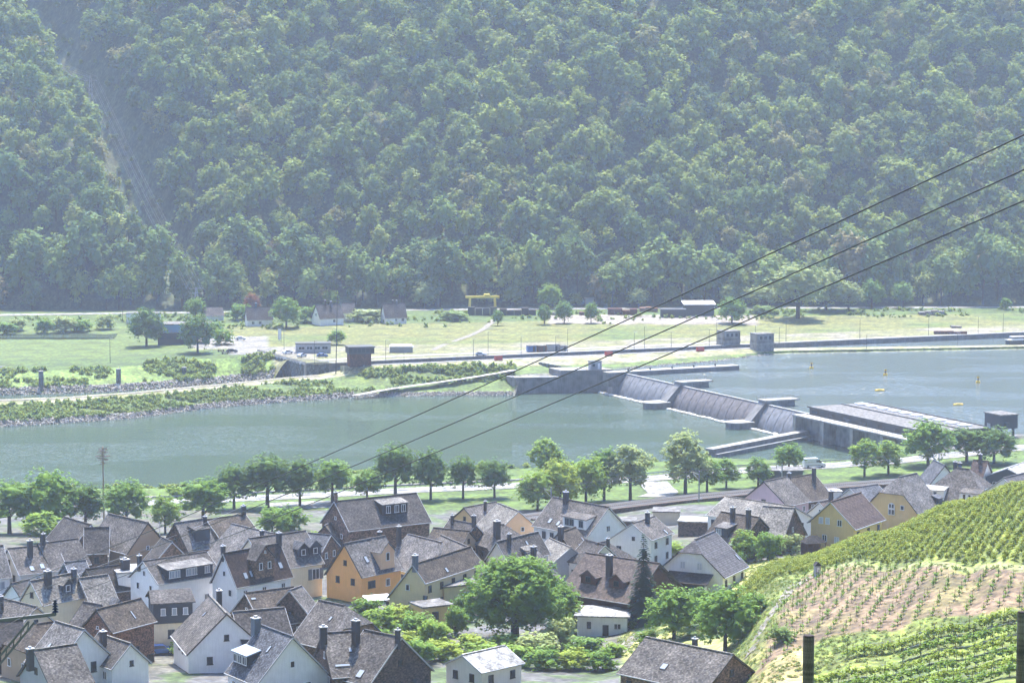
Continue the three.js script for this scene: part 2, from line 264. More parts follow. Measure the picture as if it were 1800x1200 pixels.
function nearColor(X, D) {
  const px = pxOf(X, D), n = fbm(X / 5, D / 5, 17, 4), n2 = fbm(X / 40, D / 40, 19, 3);
  let c;
  const vineEdge = interp([[200, 1250], [320, 1300], [350, 1310], [400, 1290], [440, 1330], [470, 1420], [500, 1900]], D);
  if (px > vineEdge && D < 545) {
    c = mixc(GREEN, [0.19, 0.215, 0.035], n * 1.3 - 0.1);
    if (inPlot(px, D)) c = mixc(SOIL, mixc(DRY, SOIL, n2), sstep(0.45, 0.66, n) * 0.7);
    else if (px > 1420 && D > interp(PLOT_TOP, px) && D < interp(PLOT_TOP, px) + 3.5) c = mixc([0.40, 0.36, 0.16], GREEN, n);
    else if (px < 1440 && D < 420) c = mixc(c, [0.42, 0.33, 0.13], sstep(0.5, 0.62, n2) * 0.8);
  } else if (D > 612 && D < 735) c = mixc(LAWN, GREEN, n * 1.4 - 0.2);
  else if (D < 330) c = mixc(GREEN, DRY, n * 0.6);
  else { c = mixc(YARD, PAVE, sstep(0.4, 0.6, n2)); c = mixc(c, GREEN, sstep(0.5, 0.62, n) * 0.8); if (px > 1090 && D < 470) c = mixc(GREEN, [0.34, 0.33, 0.10], sstep(0.4, 0.6, n)); }
  const sh = interp(SHORE, px); if (D > sh - 9) c = mixc(c, [0.22, 0.20, 0.16], sstep(sh - 8, sh - 3, D) * 0.7);
  return gain(c, GC);
}
{
  const Ds = []; for (let d = 14; d < 770; d += d < 200 ? 9 : d < 310 ? 4 : d < 420 ? 1.2 : 3) Ds.push(d);
  put('village_ground', sheet(290, Ds.length - 1, (u, v) => { const D = Ds[Math.round(v * (Ds.length - 1))], px = lerp(-520, 2380, u), X = (px - 900) * D / F; return V(X, nearH(X, D) + (D > 210 && D < 500 ? 0.25 * (vnoise(X / 4, D / 4, 2) - 0.5) : 0), -D); }, nearColor), M.ground, scene, structure);
}
function farColor(X, D, h) {
  const px = pxOf(X, D), n = fbm(X / 8, D / 14, 27, 4), n2 = fbm(X / 45 + 3, D / 30, 29, 3), p = farProfile(px);
  let c;
  if (px < 480 && D < p[2][0]) c = mixc([0.12, 0.20, 0.035], [0.20, 0.28, 0.05], n);
  else if (D < p[3][0]) c = px < 480 ? mixc(LAWN, GREEN, n) : mixc([0.23, 0.21, 0.14], [0.19, 0.19, 0.07], sstep(0.4, 0.55, n));
  else if (D < p[5][0]) { c = mixc(mixc(DRY, [0.14, 0.165, 0.032], n), LAWN, sstep(0.45, 0.7, n2)); if (px < 330) c = mixc(LAWN, [0.11, 0.15, 0.025], n2); }
  else c = mixc(GREEN, LAWN, n * 1.2);
  if (h > 10.9 && D >= p[7][0] - 1) c = FOREST;
  // yards and paved parts
  const y = (a, b, d0, d1) => px > a && px < b && D > d0 && D < d1;
  if (y(395, 560, 962, 985 + n * 14) || y(330, 470, 985, 1030)) c = mixc([0.26, 0.24, 0.20], [0.21, 0.20, 0.17], n);
  if (y(960, 1330, 1075 + n * 8, 1110)) c = mixc([0.33, 0.28, 0.22], [0.25, 0.22, 0.18], n2);
  if (y(1640, 1760, 1058, 1068)) c = mixc([0.46, 0.40, 0.32], c, n);
  return gain(c, GC * 0.8);
}
put('far_bank_meadow', sheet(300, 70, (u, v) => {
  const px = lerp(-520, 2400, u), p = farProfile(px), k = v * 7, i = Math.min(6, Math.floor(k)), t = k - i, D = lerp(p[i][0], p[i + 1][0], t), X = (px - 900) * D / F;
  return V(X, lerp(p[i][1], p[i + 1][1], t) + (i > 2 && i < 6 ? 0.35 * (vnoise(X / 9, D / 9, 12) - 0.5) : 0), -D);
}, farColor), M.ground, scene, structure);
put('forest_hillside', sheet(150, 80, (u, v) => { const px = lerp(-520, 2400, u), d0 = farProfile(px)[7][0] - 0.5, D = d0 + v * 420, X = (px - 900) * d0 / F * (1 + v * 0.25); return V(X, Math.max(11 - 0.3, farH(X, D)) - 0.02, -D); }, (X, D) => gain(mixc(FOREST, [0.07, 0.08, 0.035], vnoise(X / 6, D / 6, 8)), GC)), M.ground, scene, structure);

// water: the tail water below the weir and the pool above it
const waterMat = (c, ro, bs) => { const m = new THREE.MeshPhysicalMaterial({ color: lin(...c), roughness: ro, ior: 1.33, bumpScale: bs }); m.bumpMap = rep(waveTex, 230); m.side = THREE.DoubleSide; return m; };
const WEIR0 = at(1075, 688, 0), WEIR1 = at(1600, 812, 0);
const wdir = WEIR1.clone().sub(WEIR0).setY(0).normalize(), updir = V(-wdir.z, 0, wdir.x); if (updir.x < 0) updir.negate();
function waterSheet(name, pts, y, m) { const g = new MB().prism(pts, y - 0.4, y).geometry(); const p = g.attributes.position, uv = g.attributes.uv; for (let i = 0; i < p.count; i++) uv.setXY(i, p.getX(i), p.getZ(i)); put(name, g, m, scene, structure); }
{
  const a = WEIR0.clone().addScaledVector(wdir, -60), b = WEIR1.clone().addScaledVector(wdir, 60);
  waterSheet('river_below_weir', [[-320, -560], [b.x, -680], [b.x, b.z], [a.x, a.z], [20, -990], [-320, -1010]], 0, waterMat([0.052, 0.08, 0.056], 0.15, 0.48));
  const o = updir.clone().multiplyScalar(6), pa = at(985, 646, 6.5), q = b.clone().add(o);
  waterSheet('river_above_weir', [[q.x, q.z], [430, -700], [430, -1140], [70, -1040], [60, -985], [pa.x, pa.z], [WEIR0.x + o.x, WEIR0.z + o.z]], 6.5, waterMat([0.085, 0.108, 0.105], 0.2, 0.7));
}
// ---------- foliage ----------
// a crown: leaf-sized faces over lobes spread through the crown's volume, each lobe round a rough core
function crownGeo(seed, { rx = 4, ry = 4, cy = 6, lobes = 12, leaves = 2000, size = 0.34, lobeR = 0.42, core = 0.74, shape = 0 }) {
  const R = rng(seed), pos = [], nor = [], L = [];
  for (let k = 0; k < lobes; k++) {
    const a = k * 2.39996 + R() * 0.9, t = (k + 0.5) / lobes, up = 1 - 1.85 * t, w = Math.sqrt(Math.max(0.05, 1 - up * up)) * (shape ? (1 - shape * (up + 1) / 2) : 1), rr = 0.62 * (0.75 + 0.4 * R());
    L.push({ c: V(Math.cos(a) * w * rr * rx, cy + up * 0.62 * ry, Math.sin(a) * w * rr * rx), r: lobeR * (0.75 + 0.5 * R()) * Math.min(rx, ry) });
  }
  L.push({ c: V(0, cy, 0), r: 0.62 * Math.min(rx, ry) });
  const tri = (p, n) => { for (const q of p) pos.push(q.x, q.y, q.z); for (const m of n) nor.push(m.x, m.y, m.z); };
  for (const l of L) { // core
    const g = new THREE.IcosahedronGeometry(l.r * core, 1), p = g.attributes.position, v = V();
    for (let i = 0; i < p.count; i += 3) { const T3 = [], N3 = []; for (let k = 0; k < 3; k++) { v.fromBufferAttribute(p, i + k); const q = 0.75 + 0.5 * hash2(Math.round(v.x * 99), Math.round(v.y * 99), Math.round(v.z * 99) + seed); N3.push(v.clone().normalize()); T3.push(v.clone().multiplyScalar(q).add(l.c)); } tri(T3, N3); }
  }
  let tot = 0; for (const l of L) tot += l.r * l.r;
  for (const l of L) {
    const n = Math.round(leaves * l.r * l.r / tot);
    let d = null, e = 0, left = 0;
    for (let i = 0; i < n; i++) {
      if (left-- <= 0) { d = V(R() * 2 - 1, R() * 2 - 0.75, R() * 2 - 1).normalize(); e = l.r * (0.45 + 0.62 * Math.pow(R(), 0.6) + (R() < 0.15 ? 0.3 * R() : 0)); left = 5 + Math.floor(R() * 6); } // leaves hang in small sprays
      const c = l.c.clone().addScaledVector(d, e).add(V(R() - 0.5, (R() - 0.5) * 0.6, R() - 0.5).multiplyScalar(size * 3.4));
      const nn = d.clone().multiplyScalar(0.45).add(V((R() - 0.5) * 1.3, 0.85 + (R() - 0.5) * 0.9, (R() - 0.5) * 1.3)).normalize(), s = size * (0.6 + 0.8 * R());
      const u = V(R() - 0.5, R() - 0.5, R() - 0.5).cross(nn).normalize(), w = nn.clone().cross(u), sn = nn.clone().lerp(d, 0.2).normalize();
      const A = c.clone().addScaledVector(u, -s), B = c.clone().addScaledVector(w, s * 0.62), C = c.clone().addScaledVector(u, s), D = c.clone().addScaledVector(w, -s * 0.62);
      tri([A, C, B], [sn, sn, sn]); tri([A, D, C], [sn, sn, sn]);
    }
  }
  const g = new THREE.BufferGeometry(); g.setAttribute('position', new THREE.Float32BufferAttribute(pos, 3)); g.setAttribute('normal', new THREE.Float32BufferAttribute(nor, 3)); return g;
}
function trunkGeo(seed, h, r, spread) {
  const R = rng(seed), b = new MB(); b.rod(V(0, -0.6, 0), V(0, h * 0.45, 0), r * 1.25, r * 0.85, 7); b.rod(V(0, h * 0.44, 0), V(0.1, h * 0.8, 0.1), r * 0.85, r * 0.3, 6);
  for (let k = 0; k < 5; k++) { const a = k * 1.3 + R(), y = h * (0.32 + 0.07 * k); b.rod(V(0, y, 0), V(Math.cos(a) * spread, y + h * 0.22, Math.sin(a) * spread), r * 0.5, r * 0.14, 5); }
  return b.geometry();
}
const barkMat = mat(gain([0.085, 0.065, 0.05], 2), { tile: noiseTex, tileSize: 1.5 });

// ---------- the wooded hillside across the river ----------
{
  const variants = [0, 1, 2, 3, 4].map((k) => crownGeo(100 + k * 7, { rx: 4.6, ry: k === 3 ? 6 : 4.9, cy: k === 3 ? 8.5 : 8, lobes: 11, leaves: 620, size: 0.56, lobeR: 0.42, core: 0.45 }));
  const tg = trunkGeo(5, 10, 0.25, 2);
  const R = rng(4242), list = [];
  const rowsN = 44;
  for (let D = 1118; D < 1470; D += 7.2) for (let X = -330; X < 335; X += 8) {
    const x = X + (R() - 0.5) * 8, d = D + (R() - 0.5) * 8, px = pxOf(x, d), foot = farProfile(px)[7][0];
    const keep = R(), sc = 0.62 + 0.85 * R() * R() + 0.2 * R(), v = Math.floor(R() * 5), a = R() * 6.283, sy = 0.85 + 0.4 * R(), tone = R(), hue = R();
    if (px < -60 || px > 1860 || d < foot + 7) continue;
    const q = hillH(x, d, foot + 10);
    const low = q.gd < 12 && d > foot + 16 ? 0.36 : 1.2;
    if (q.h > CAMH + d * 0.05 + 18) continue;
    list.push({ x, d, h: q.h, sc: low * sc * (d < foot + 22 ? 1.25 : 1), v, a, sy: sy * (d < foot + 22 ? 1.15 : 1), tone, hue, edge: d - foot });
  }
  const colorOf = (t) => { const big = fbm(t.x / 50, t.d / 50, 91, 2); let c = mixc([0.13, 0.20, 0.036], [0.28, 0.335, 0.058], clamp(t.tone * 0.9 + (big - 0.5) * 0.6)); if (t.hue > 0.93) c = mixc(c, [0.24, 0.21, 0.08], 0.7); else if (t.hue < 0.08) c = mixc(c, [0.06, 0.12, 0.045], 0.8); else if (t.hue > 0.84) c = [0.23, 0.28, 0.06]; return c; };
  list.sort((p, q) => p.d - q.d);
  const single = list.slice(0, 300), rest = list.slice(300);
  const tones = [[0.11, 0.18, 0.04], [0.15, 0.225, 0.05], [0.20, 0.28, 0.06], [0.08, 0.145, 0.045], [0.26, 0.31, 0.07], [0.24, 0.21, 0.08]].map((c) => leafMat(c));
  single.forEach((t) => {
    const g = thing('forest_tree', 'leafy tree at the foot of the wooded hillside across the river', 'tree', V(t.x, t.h - (t.edge < 30 ? 2.6 : 0.3), -t.d), t.a, 'trees along the lower edge of the forest');
    const k = t.hue > 0.94 ? 5 : t.hue > 0.86 ? 4 : t.hue < 0.1 ? 3 : t.tone < 0.35 ? 0 : t.tone < 0.7 ? 1 : 2;
    put('trunk', tg, barkMat, g); put('crown', variants[t.v], tones[k], g); g.scale.set(t.sc, t.sc * t.sy, t.sc);
  });
  const m4 = new THREE.Matrix4(), q = new THREE.Quaternion(), wm = leafMat([1, 1, 1]);
  variants.forEach((geo, v) => {
    const mine = rest.filter((t) => t.v === v), im = new THREE.InstancedMesh(geo, wm, mine.length);
    im.name = numbered('hillside_forest'); Object.assign(im.userData, { kind: 'stuff', label: ['dense', 'mixed', 'rolling', 'tall', 'hazy'][v] + ' broadleaf forest covering the steep hillside across the river', category: 'forest', group: 'forest on the hillside' }); im.castShadow = im.receiveShadow = true;
    mine.forEach((t, i) => { q.setFromAxisAngle(V(0, 1, 0), t.a); m4.compose(V(t.x, t.h - 0.3, -t.d), q, V(t.sc, t.sc * t.sy, t.sc)); im.setMatrixAt(i, m4); im.setColorAt(i, lin(...colorOf(t))); });
    scene.add(im);
  });
  console.log('forest', list.length);
}
// ---------- houses ----------
function slab(pts, th) { // a flat convex roof slab: pts anticlockwise seen from above
  const n = V(0, 0, 0), k = pts.length; for (let i = 0; i < k; i++) { const a = pts[i], b = pts[(i + 1) % k]; n.x += (a.y - b.y) * (a.z + b.z); n.y += (a.z - b.z) * (a.x + b.x); n.z += (a.x - b.x) * (a.y + b.y); } n.normalize(); if (n.y < 0) n.negate();
  const lo = pts.map((p) => p.clone().addScaledVector(n, -th)), all = [...pts, ...lo], tri = [];
  const flip = (() => { const m = pts[1].clone().sub(pts[0]).cross(pts[2].clone().sub(pts[0])); return m.dot(n) < 0; })();
  const t3 = (a, b, c) => flip ? tri.push(a, c, b) : tri.push(a, b, c);
  for (let i = 1; i < k - 1; i++) { t3(0, i, i + 1); t3(k, k + i + 1, k + i); }
  for (let i = 0; i < k; i++) { const j = (i + 1) % k; t3(i, k + i, k + j); t3(i, k + j, j); }
  return { pts: all, tri };
}
const winFrames = new Map();
function windowGeo(w, h) {
  const k = w.toFixed(2) + 'x' + h.toFixed(2); if (winFrames.has(k)) return winFrames.get(k);
  const f = new MB(), t = 0.09; f.box(0, h / 2 - t / 2, 0, w, t, 0.14).box(0, -h / 2 + t / 2, 0, w + 0.16, t, 0.22).box(-w / 2 + t / 2, 0, 0, t, h - 2 * t, 0.14).box(w / 2 - t / 2, 0, 0, t, h - 2 * t, 0.14); if (w > 0.9) f.box(0, 0, 0, t * 0.8, h - 2 * t, 0.12);
  const g = [f.geometry(), new MB().box(0, 0, -0.02, w - 2 * t + 0.02, h - 2 * t + 0.02, 0.06).geometry()]; winFrames.set(k, g); return g;
}
function addWindow(parent, x, y, z, ry, w, h, o = {}) {
  const [f, p] = windowGeo(w, h), m = put('window', f, o.frame ?? M.frameWhite, parent); m.position.set(x, y, z); m.rotation.y = ry; put('pane', p, o.pane ?? M.glass, m);
  if (o.shut) for (const s of [-1, 1]) { const q = put('shutter', new MB().box(0, 0, 0, w * 0.5, h, 0.06).geometry(), o.shutMat ?? M.shutter, m); q.position.set(s * (w * 0.75 + 0.06), 0, 0.02); }
  return m;
}
function findRidge(r1, r2, hh, d0 = 200) { // the ridge's distance follows from its height above the ground
  let D = d0, best = null;
  for (; D < 1400; D += 0.5) { const p = atD(r1[0], r1[1], D), q = at(r2[0], r2[1], p.y), m = p.clone().add(q).multiplyScalar(0.5); if (q.z > 0 || q.distanceTo(p) > 60) continue; if (p.y - T(m.x, -m.z) <= hh) { best = { p, q, m }; break; } }
  if (!best) throw new Error('no ridge for ' + r1 + ' ' + r2); return best;
}
const wallN = (o) => hash2(Math.round((o.r1 ?? [0])[0]), Math.round(o.hh * 10), 4) > 0.5;
function H(o) {
  const hh = o.hh, { p, q, m } = o.world ? { p: o.world[0], q: o.world[1], m: o.world[0].clone().add(o.world[1]).multiplyScalar(0.5) } : findRidge(o.r1, o.r2, hh, o.d0);
  const dx = q.x - p.x, dz = q.z - p.z, turn = Math.atan2(-dz, dx), Lr = Math.hypot(dx, dz) / 2;
  let front = V(Math.sin(turn), 0, Math.cos(turn)); const flip = front.z < 0 ? -1 : 1; // local +z is kept towards the camera
  let w = o.w, rise = o.rise ?? (o.pitch ? w * Math.tan(o.pitch * Math.PI / 180) : undefined);
  if (o.e) { // picture place of the front eave corner below r1: least squares for width and rise near a usual pitch
    const fz = front.clone().multiplyScalar(flip); let bestErr = 1e9;
    for (let ww = 2.2; ww < 9; ww += 0.1) for (let pt = o.pmin ?? 34; pt <= (o.pmax ?? 54); pt += 1) {
      const rr = ww * Math.tan(pt * Math.PI / 180), c = (o.eEnd === 2 ? q : p).clone().addScaledVector(fz, ww); c.y -= rr;
      const D = -c.z, k = F / (D * CP + (CAMH - c.y) * SP), ex = 900 + c.x * k - o.e[0], ey = 600 - ((c.y - CAMH) * CP + D * SP) * k - o.e[1];
      const err = ex * ex + ey * ey + 0.05 * (pt - 44) ** 2; if (err < bestErr) { bestErr = err; w = ww; rise = rr; }
    }
    if (bestErr > 200) console.log('eave off', o.label.slice(0, 30), Math.sqrt(bestErr).toFixed(0), 'w', w.toFixed(1));
  }
  if (rise === undefined) rise = w * 0.95;
  const he = hh - rise, gy = p.y - hh, ov = o.over ?? 0.35, th = o.th ?? 0.2, f1 = o.hip1 ?? 0, f2 = o.hip2 ?? 0, L1 = Lr + f1 * w, L2 = Lr + f2 * w, wb = o.wb ?? w; // wb: half width at the back
  const g = thing(o.name ?? 'house', o.label, o.category ?? 'house', V(m.x, gy, m.z), flip < 0 ? turn + Math.PI : turn, o.group);
  const sx = flip; // end 1 lies at local x = -sx
  const X1 = (v) => -sx * v; // towards end 1
  const ends = [[-1, f1, L1], [1, f2, L2]].map(([s, f, L]) => ({ s: s * sx, f, L }));
  const [A, B] = ends[0].s < 0 ? ends : [ends[1], ends[0]]; // A at -x, B at +x
  const hb = (z) => hh - rise * Math.abs(z) / (z < 0 ? (o.heb ? wb : w) : w);
  // walls: one prism with gable tops
  {
    const b = new MB(), yb = -5, t = 0.12, zf = w - ov, zb = -(wb - ov), yf = he + rise * ov / w - t, ybk = yf - (wb - w) * rise / w * (o.heb ? 0 : 1);
    const end = (e) => { const x = e.s * (e.L - ov), yt = hh - t, P = [V(x, yb, zf), V(x, yf, zf)]; if (e.f > 0) P.push(V(x, hh - rise * e.f - t, e.f * w), V(x, hh - rise * e.f - t, -e.f * w)); else P.push(V(x, yt, 0)); P.push(V(x, ybk, zb), V(x, yb, zb)); return P; };
    const EA = end(A), EB = end(B), fan = (P, rev) => { for (let i = 1; i < P.length - 1; i++) b.poly([P[0], P[i], P[i + 1]], rev ? [0, 2, 1] : [0, 1, 2]); };
    fan(EA, true); fan(EB, false);
    b.quad(EA[0], EB[0], EB[1], EA[1]); const n = EA.length, k = EB.length; b.quad(EB[k - 1], EA[n - 1], EA[n - 2], EB[k - 2]);
    b.build('wall', o.wall, g);
  }
  // roof
  const y0 = hh, eF = he - rise * 0.0, rf = M[o.roof] ?? o.roof, rb = M[o.roofB] ?? rf;
  const slope = (s, W2, r) => {
    const k = s * W2, ye = hh - rise * (W2 / w), P = []; // ridge A -> ridge B -> eave B -> eave A
    P.push(V(-(A.L - A.f * w), hh, 0)); P.push(V(B.L - B.f * w, hh, 0)); if (B.f) P.push(V(B.L, hh - rise * B.f, s * B.f * w)); P.push(V(B.L, ye, k)); P.push(V(-A.L, ye, k)); if (A.f) P.push(V(-A.L, hh - rise * A.f, s * A.f * w));
    const sl = slab(P, th); new MB().poly(sl.pts, sl.tri).build('roof_slope', r, g);
  };
  slope(1, w, rf); slope(-1, wb, rb);
  for (const e of [A, B]) if (e.f) { const sl = slab([V(e.s * (e.L - e.f * w), hh, 0), V(e.s * (e.L + 0.1), hh - rise * e.f, -e.f * w), V(e.s * (e.L + 0.1), hh - rise * e.f, e.f * w)], th); new MB().poly(sl.pts, sl.tri).build('hip_end', o.hipMat ?? rf, g); }
  new MB().box((B.L - B.f * w - A.L + A.f * w) / 2, hh + 0.03, 0, A.L + B.L - (A.f + B.f) * w, 0.14, 0.32).build('ridge_cap', o.ridge ?? rf, g);
  new MB().box((B.L - A.L) / 2, eF - th * 0.4, w + 0.07, A.L + B.L, 0.13, 0.14).build('gutter', M.zinc, g);
  if (o.verge !== false) for (const e of [A, B]) if (!e.f) for (const z of [1, -1]) { const W2 = z > 0 ? w : wb, b = new MB().bar(V(e.s * (e.L + 0.03), hh - 0.1, 0), V(e.s * (e.L + 0.03), hh - 0.1 - rise * W2 / w, z * W2), 0.07, 0.2); b.build('verge_board', o.vergeMat ?? (wallN(o) ? M.cap : M.frameDark), g); }
  const pitch = Math.atan2(rise, w), xt = (t) => sx > 0 ? lerp(-Lr, Lr, t) : lerp(Lr, -Lr, t), roofY = (z) => hh - rise * Math.abs(z) / w;
  for (const [t, s, hgt = 1.0, cw0 = 0.75, cm, cd] of o.chim ?? []) { const cw = cw0 * 0.88, z = s * w, y1 = roofY(z), top = Math.max(hh, y1 + 1) + hgt, c = new MB().box(0, (y1 - 1 + top) / 2, 0, cw, top - y1 + 1, cd ?? cw * 0.85).build('chimney', cm ?? M.chimney, g); c.position.set(xt(t), 0, z); new MB().box(0, top + 0.06, 0, cw + 0.18, 0.12, (cd ?? cw * 0.85) + 0.18).box(0, top + 0.26, 0, cw * 0.4, 0.28, cw * 0.4).build('cap', M.cap, c); }
  for (const [t, s, sw = 0.85, sh = 1.25] of o.sky ?? []) { const z = s * w, k = put('skylight', new MB().box(0, 0, 0, sw, 0.12, sh).geometry(), M.frameDark, g); k.position.set(xt(t), roofY(z) + 0.05, z); k.rotation.x = pitch; const pn = put('pane', new MB().box(0, 0.035, 0, sw - 0.16, 0.1, sh - 0.2).geometry(), M.glassPale, k); }
  for (const d of o.dorm ?? []) {
    const zf = d.s * w, yb = roofY(zf), dw = d.w, x = xt(d.t), yt = yb + d.h, wm = d.wall ?? o.wall, rm = M[d.roof] ?? d.roof ?? rf;
    if (d.kind === 'shed') {
      const zr = (hh - (yt + 0.5)) / rise * w, zBack = Math.max(0.05 * w, Math.min(zf - 0.8, zr)), yBack = roofY(zBack) + 0.12;
      const db = new MB(); db.quad(V(x - dw / 2, yb - 0.3, zf), V(x + dw / 2, yb - 0.3, zf), V(x + dw / 2, yt, zf), V(x - dw / 2, yt, zf));
      for (const s of [-1, 1]) db.poly([V(x + s * dw / 2, yb - 0.3, zf), V(x + s * dw / 2, yt, zf), V(x + s * dw / 2, yBack, zBack)], s > 0 ? [0, 2, 1] : [0, 1, 2]);
      const dm = db.build('dormer', wm, g); const sl = slab([V(x - dw / 2 - 0.2, yBack + 0.08, zBack), V(x + dw / 2 + 0.2, yBack + 0.08, zBack), V(x + dw / 2 + 0.2, yt + 0.1, zf + 0.3), V(x - dw / 2 - 0.2, yt + 0.1, zf + 0.3)], 0.16); new MB().poly(sl.pts, sl.tri).build('dormer_roof', rm, dm);
      for (const wx of d.win ?? []) addWindow(g, x + wx * sx, (yb + yt) / 2 + 0.05, zf + 0.06, 0, d.ww ?? 1.0, d.wh ?? d.h * 0.72, { pane: d.pane, frame: d.frame });
    } else {
      const r2 = dw / 2 * (d.slope ?? 0.9), zTop = Math.max(0, (hh - yt - r2) / rise * w), zE = Math.max(0, (hh - yt) / rise * w), db = new MB(), lower = d.down ?? 0.3;
      db.poly([V(x - dw / 2, yb - lower, zf), V(x + dw / 2, yb - lower, zf), V(x + dw / 2, yt, zf), V(x, yt + r2, zf), V(x - dw / 2, yt, zf)], [0, 1, 2, 0, 2, 3, 0, 3, 4]);
      for (const s of [-1, 1]) db.poly([V(x + s * dw / 2, yb - lower, zf), V(x + s * dw / 2, yt, zf), V(x + s * dw / 2, yt, zE), V(x + s * dw / 2, yb - lower, zE)], s > 0 ? [0, 3, 2, 0, 2, 1] : [0, 1, 2, 0, 2, 3]);
      const dm = db.build('dormer', wm, g);
      for (const s of [-1, 1]) { const sl = slab([V(x, yt + r2 + 0.12, zf + 0.3), V(x, yt + r2 + 0.12, zTop - 0.2), V(x + s * (dw / 2 + 0.25), yt - 0.1, zE - 0.2), V(x + s * (dw / 2 + 0.25), yt - 0.1, zf + 0.3)], 0.14); new MB().poly(sl.pts, sl.tri).build('dormer_roof', rm, dm); }
      for (const [wx, wy, ww, wh] of d.win ?? [[0, 0.5, 0.9, 1.1]]) addWindow(g, x + wx * sx, yb + d.h * wy, zf + 0.06, 0, ww, wh, { pane: d.pane, frame: d.frame });
    }
  }
  const wins = [...(o.win ?? [])], has = (k) => wins.some((q) => q[0][0] === k);
  if (o.auto !== false) { // plain windows on walls that would otherwise be blank
    const fl = hash2(Math.round(hh * 7), Math.round(L1 * 9), 2) > 0.4 ? { frame: M.frameDark } : {};
    if (!has('f') && he > 2.6) { const n = Math.max(1, Math.floor((L1 + L2 - 1.5) / 3.1)); for (let i = 0; i < n; i++) { const u = -L1 + (L1 + L2) * (i + 0.5) / n; wins.push(['f', u, he - 1.35, 0.95, 1.25, fl]); if (he > 5) wins.push(['f', u, he - 4.1, 0.95, 1.3, fl]); } }
    if (!has('g')) for (const k of ['g1', 'g2']) { if (he > 2.4) for (const u of [-w * 0.42, w * 0.42]) wins.push([k, u, he - 1.2, 0.9, 1.25, fl]); if (rise > 3 && !(k === 'g1' ? f1 : f2)) wins.push([k, 0, he + rise * 0.36, 0.75, 1, fl]); }
  }
  for (const [side, u, y, ww, wh, wo = {}] of wins) {
    if (side === 'f') addWindow(g, u * sx, y, w - ov + 0.06, 0, ww, wh, wo);
    else { const e = (side === 'g1') === (sx > 0) ? -1 : 1, E = e < 0 ? A : B; addWindow(g, e * (E.L - ov + 0.06), y, e < 0 ? u : -u, e < 0 ? -Math.PI / 2 : Math.PI / 2, ww, wh, wo); }
  }
  if (o.door) { const [side, u, dw = 1.0, dh = 2.1] = o.door; const d = new MB().box(0, dh / 2, 0, dw, dh, 0.12).build('door', M.darkWood, g); if (side === 'f') d.position.set(u * sx, o.doorY ?? 0, w - ov + 0.06); else { const e = (side === 'g1') === (sx > 0) ? -1 : 1, E = e < 0 ? A : B; d.position.set(e * (E.L - ov + 0.06), o.doorY ?? 0, e < 0 ? u : -u); d.rotation.y = Math.PI / 2; } }
  g.userData.dim = undefined; delete g.userData.dim;
  g.info = { w, rise, he, hh, Lr, D: -m.z, A, B, sx };
  if (o.dbg) console.log(o.label.slice(0, 28), 'D', (-m.z).toFixed(0), 'L', (2 * Lr).toFixed(1), 'w', w.toFixed(1), 'rise', rise.toFixed(1), 'gy', gy.toFixed(1), 'turn', (turn * 57.3).toFixed(0));
  return g;
}
// a box building with a flat or low roof, placed by its base in the picture
function boxHouse(o) {
  const p = o.at ?? ground(...o.p), turn = o.turn ?? 0, g = thing(o.name ?? 'building', o.label, o.category ?? 'building', p, turn, o.group), { w, d, h } = o, t = o.tilt ?? 0;
  new MB().box(0, h / 2 - 1.5, 0, w, h + 3, d).build('wall', o.wall, g);
  new MB().box(0, h + 0.13, 0, w + (o.ov ?? 0.5), 0.26, d + (o.ov ?? 0.5), 0, t).build('roof', o.roof, g);
  for (const [side, u, y, ww, wh, wo] of o.win ?? []) { if (side === 'f') addWindow(g, u, y, d / 2 + 0.06, 0, ww, wh, wo); else if (side === 'l') addWindow(g, -w / 2 - 0.06, y, u, -Math.PI / 2, ww, wh, wo); else addWindow(g, w / 2 + 0.06, y, u, Math.PI / 2, ww, wh, wo); }
  for (const [x, z, hh2, cw, cm] of o.chim ?? []) { const c = new MB().box(x, h + hh2 / 2, z, cw, hh2, cw).build('chimney', cm ?? M.chimney, g); new MB().box(x, h + hh2 + 0.06, z, cw + 0.15, 0.12, cw + 0.15).build('cap', M.cap, c); }
  if (o.door) new MB().box(o.door[0], 1.05, d / 2 + 0.05, 1, 2.1, 0.12).build('door', M.darkWood, g);
  return g;
}
// ---------- the village on the near bank ----------
const D1 = false;
const vill = (o) => H({ group: 'houses of the village', ...o, dbg: D1 });
// rear row, left
vill({ label: 'dark slate-roofed house behind the half-timbered house at far left', r1: [112, 908], r2: [160, 922], hh: 8, w: 4.5, wall: M.darkStone, roof: 'slateD' });
vill({ label: 'tall grey slate house with tan gable, below the rusty mast', r1: [260, 918], r2: [190, 902], hh: 11, w: 5, pitch: 48, wall: M.tan, roof: 'slateB', win: [['g1', 0, 6, 0.7, 0.9]] });
vill({ label: 'half-timbered house with sagging slate roof and steep right gable, left of centre', r1: [192, 926], r2: [147, 927], hh: 10, e: [182, 973], pmin: 46, pmax: 58, wall: M.darkStone, roof: 'slateD', win: [['g1', 0.6, 6.6, 0.7, 1], ['g1', -1.6, 4.2, 0.8, 1], ['g1', 1.8, 4.2, 0.8, 1]] });
vill({ label: 'long weathered slate roof beside the half-timbered house at left', r1: [66, 955], r2: [136, 946], hh: 9, w: 5, pitch: 40, wall: M.grey, roof: 'slateA', chim: [[0.12, 0.05, 0.9, 0.7]] });
vill({ label: 'grey house with tall black chimney and two skylights at far left', r1: [12, 964], r2: [98, 955], hh: 8.5, e: [34, 1010], pmin: 36, wall: M.offwhite, roof: 'slateB', chim: [[0.38, 0.35, 1.4, 1.0]], sky: [[0.3, 0.82], [0.52, 0.78]], win: [['f', -1, 3.2, 0.9, 1]] });
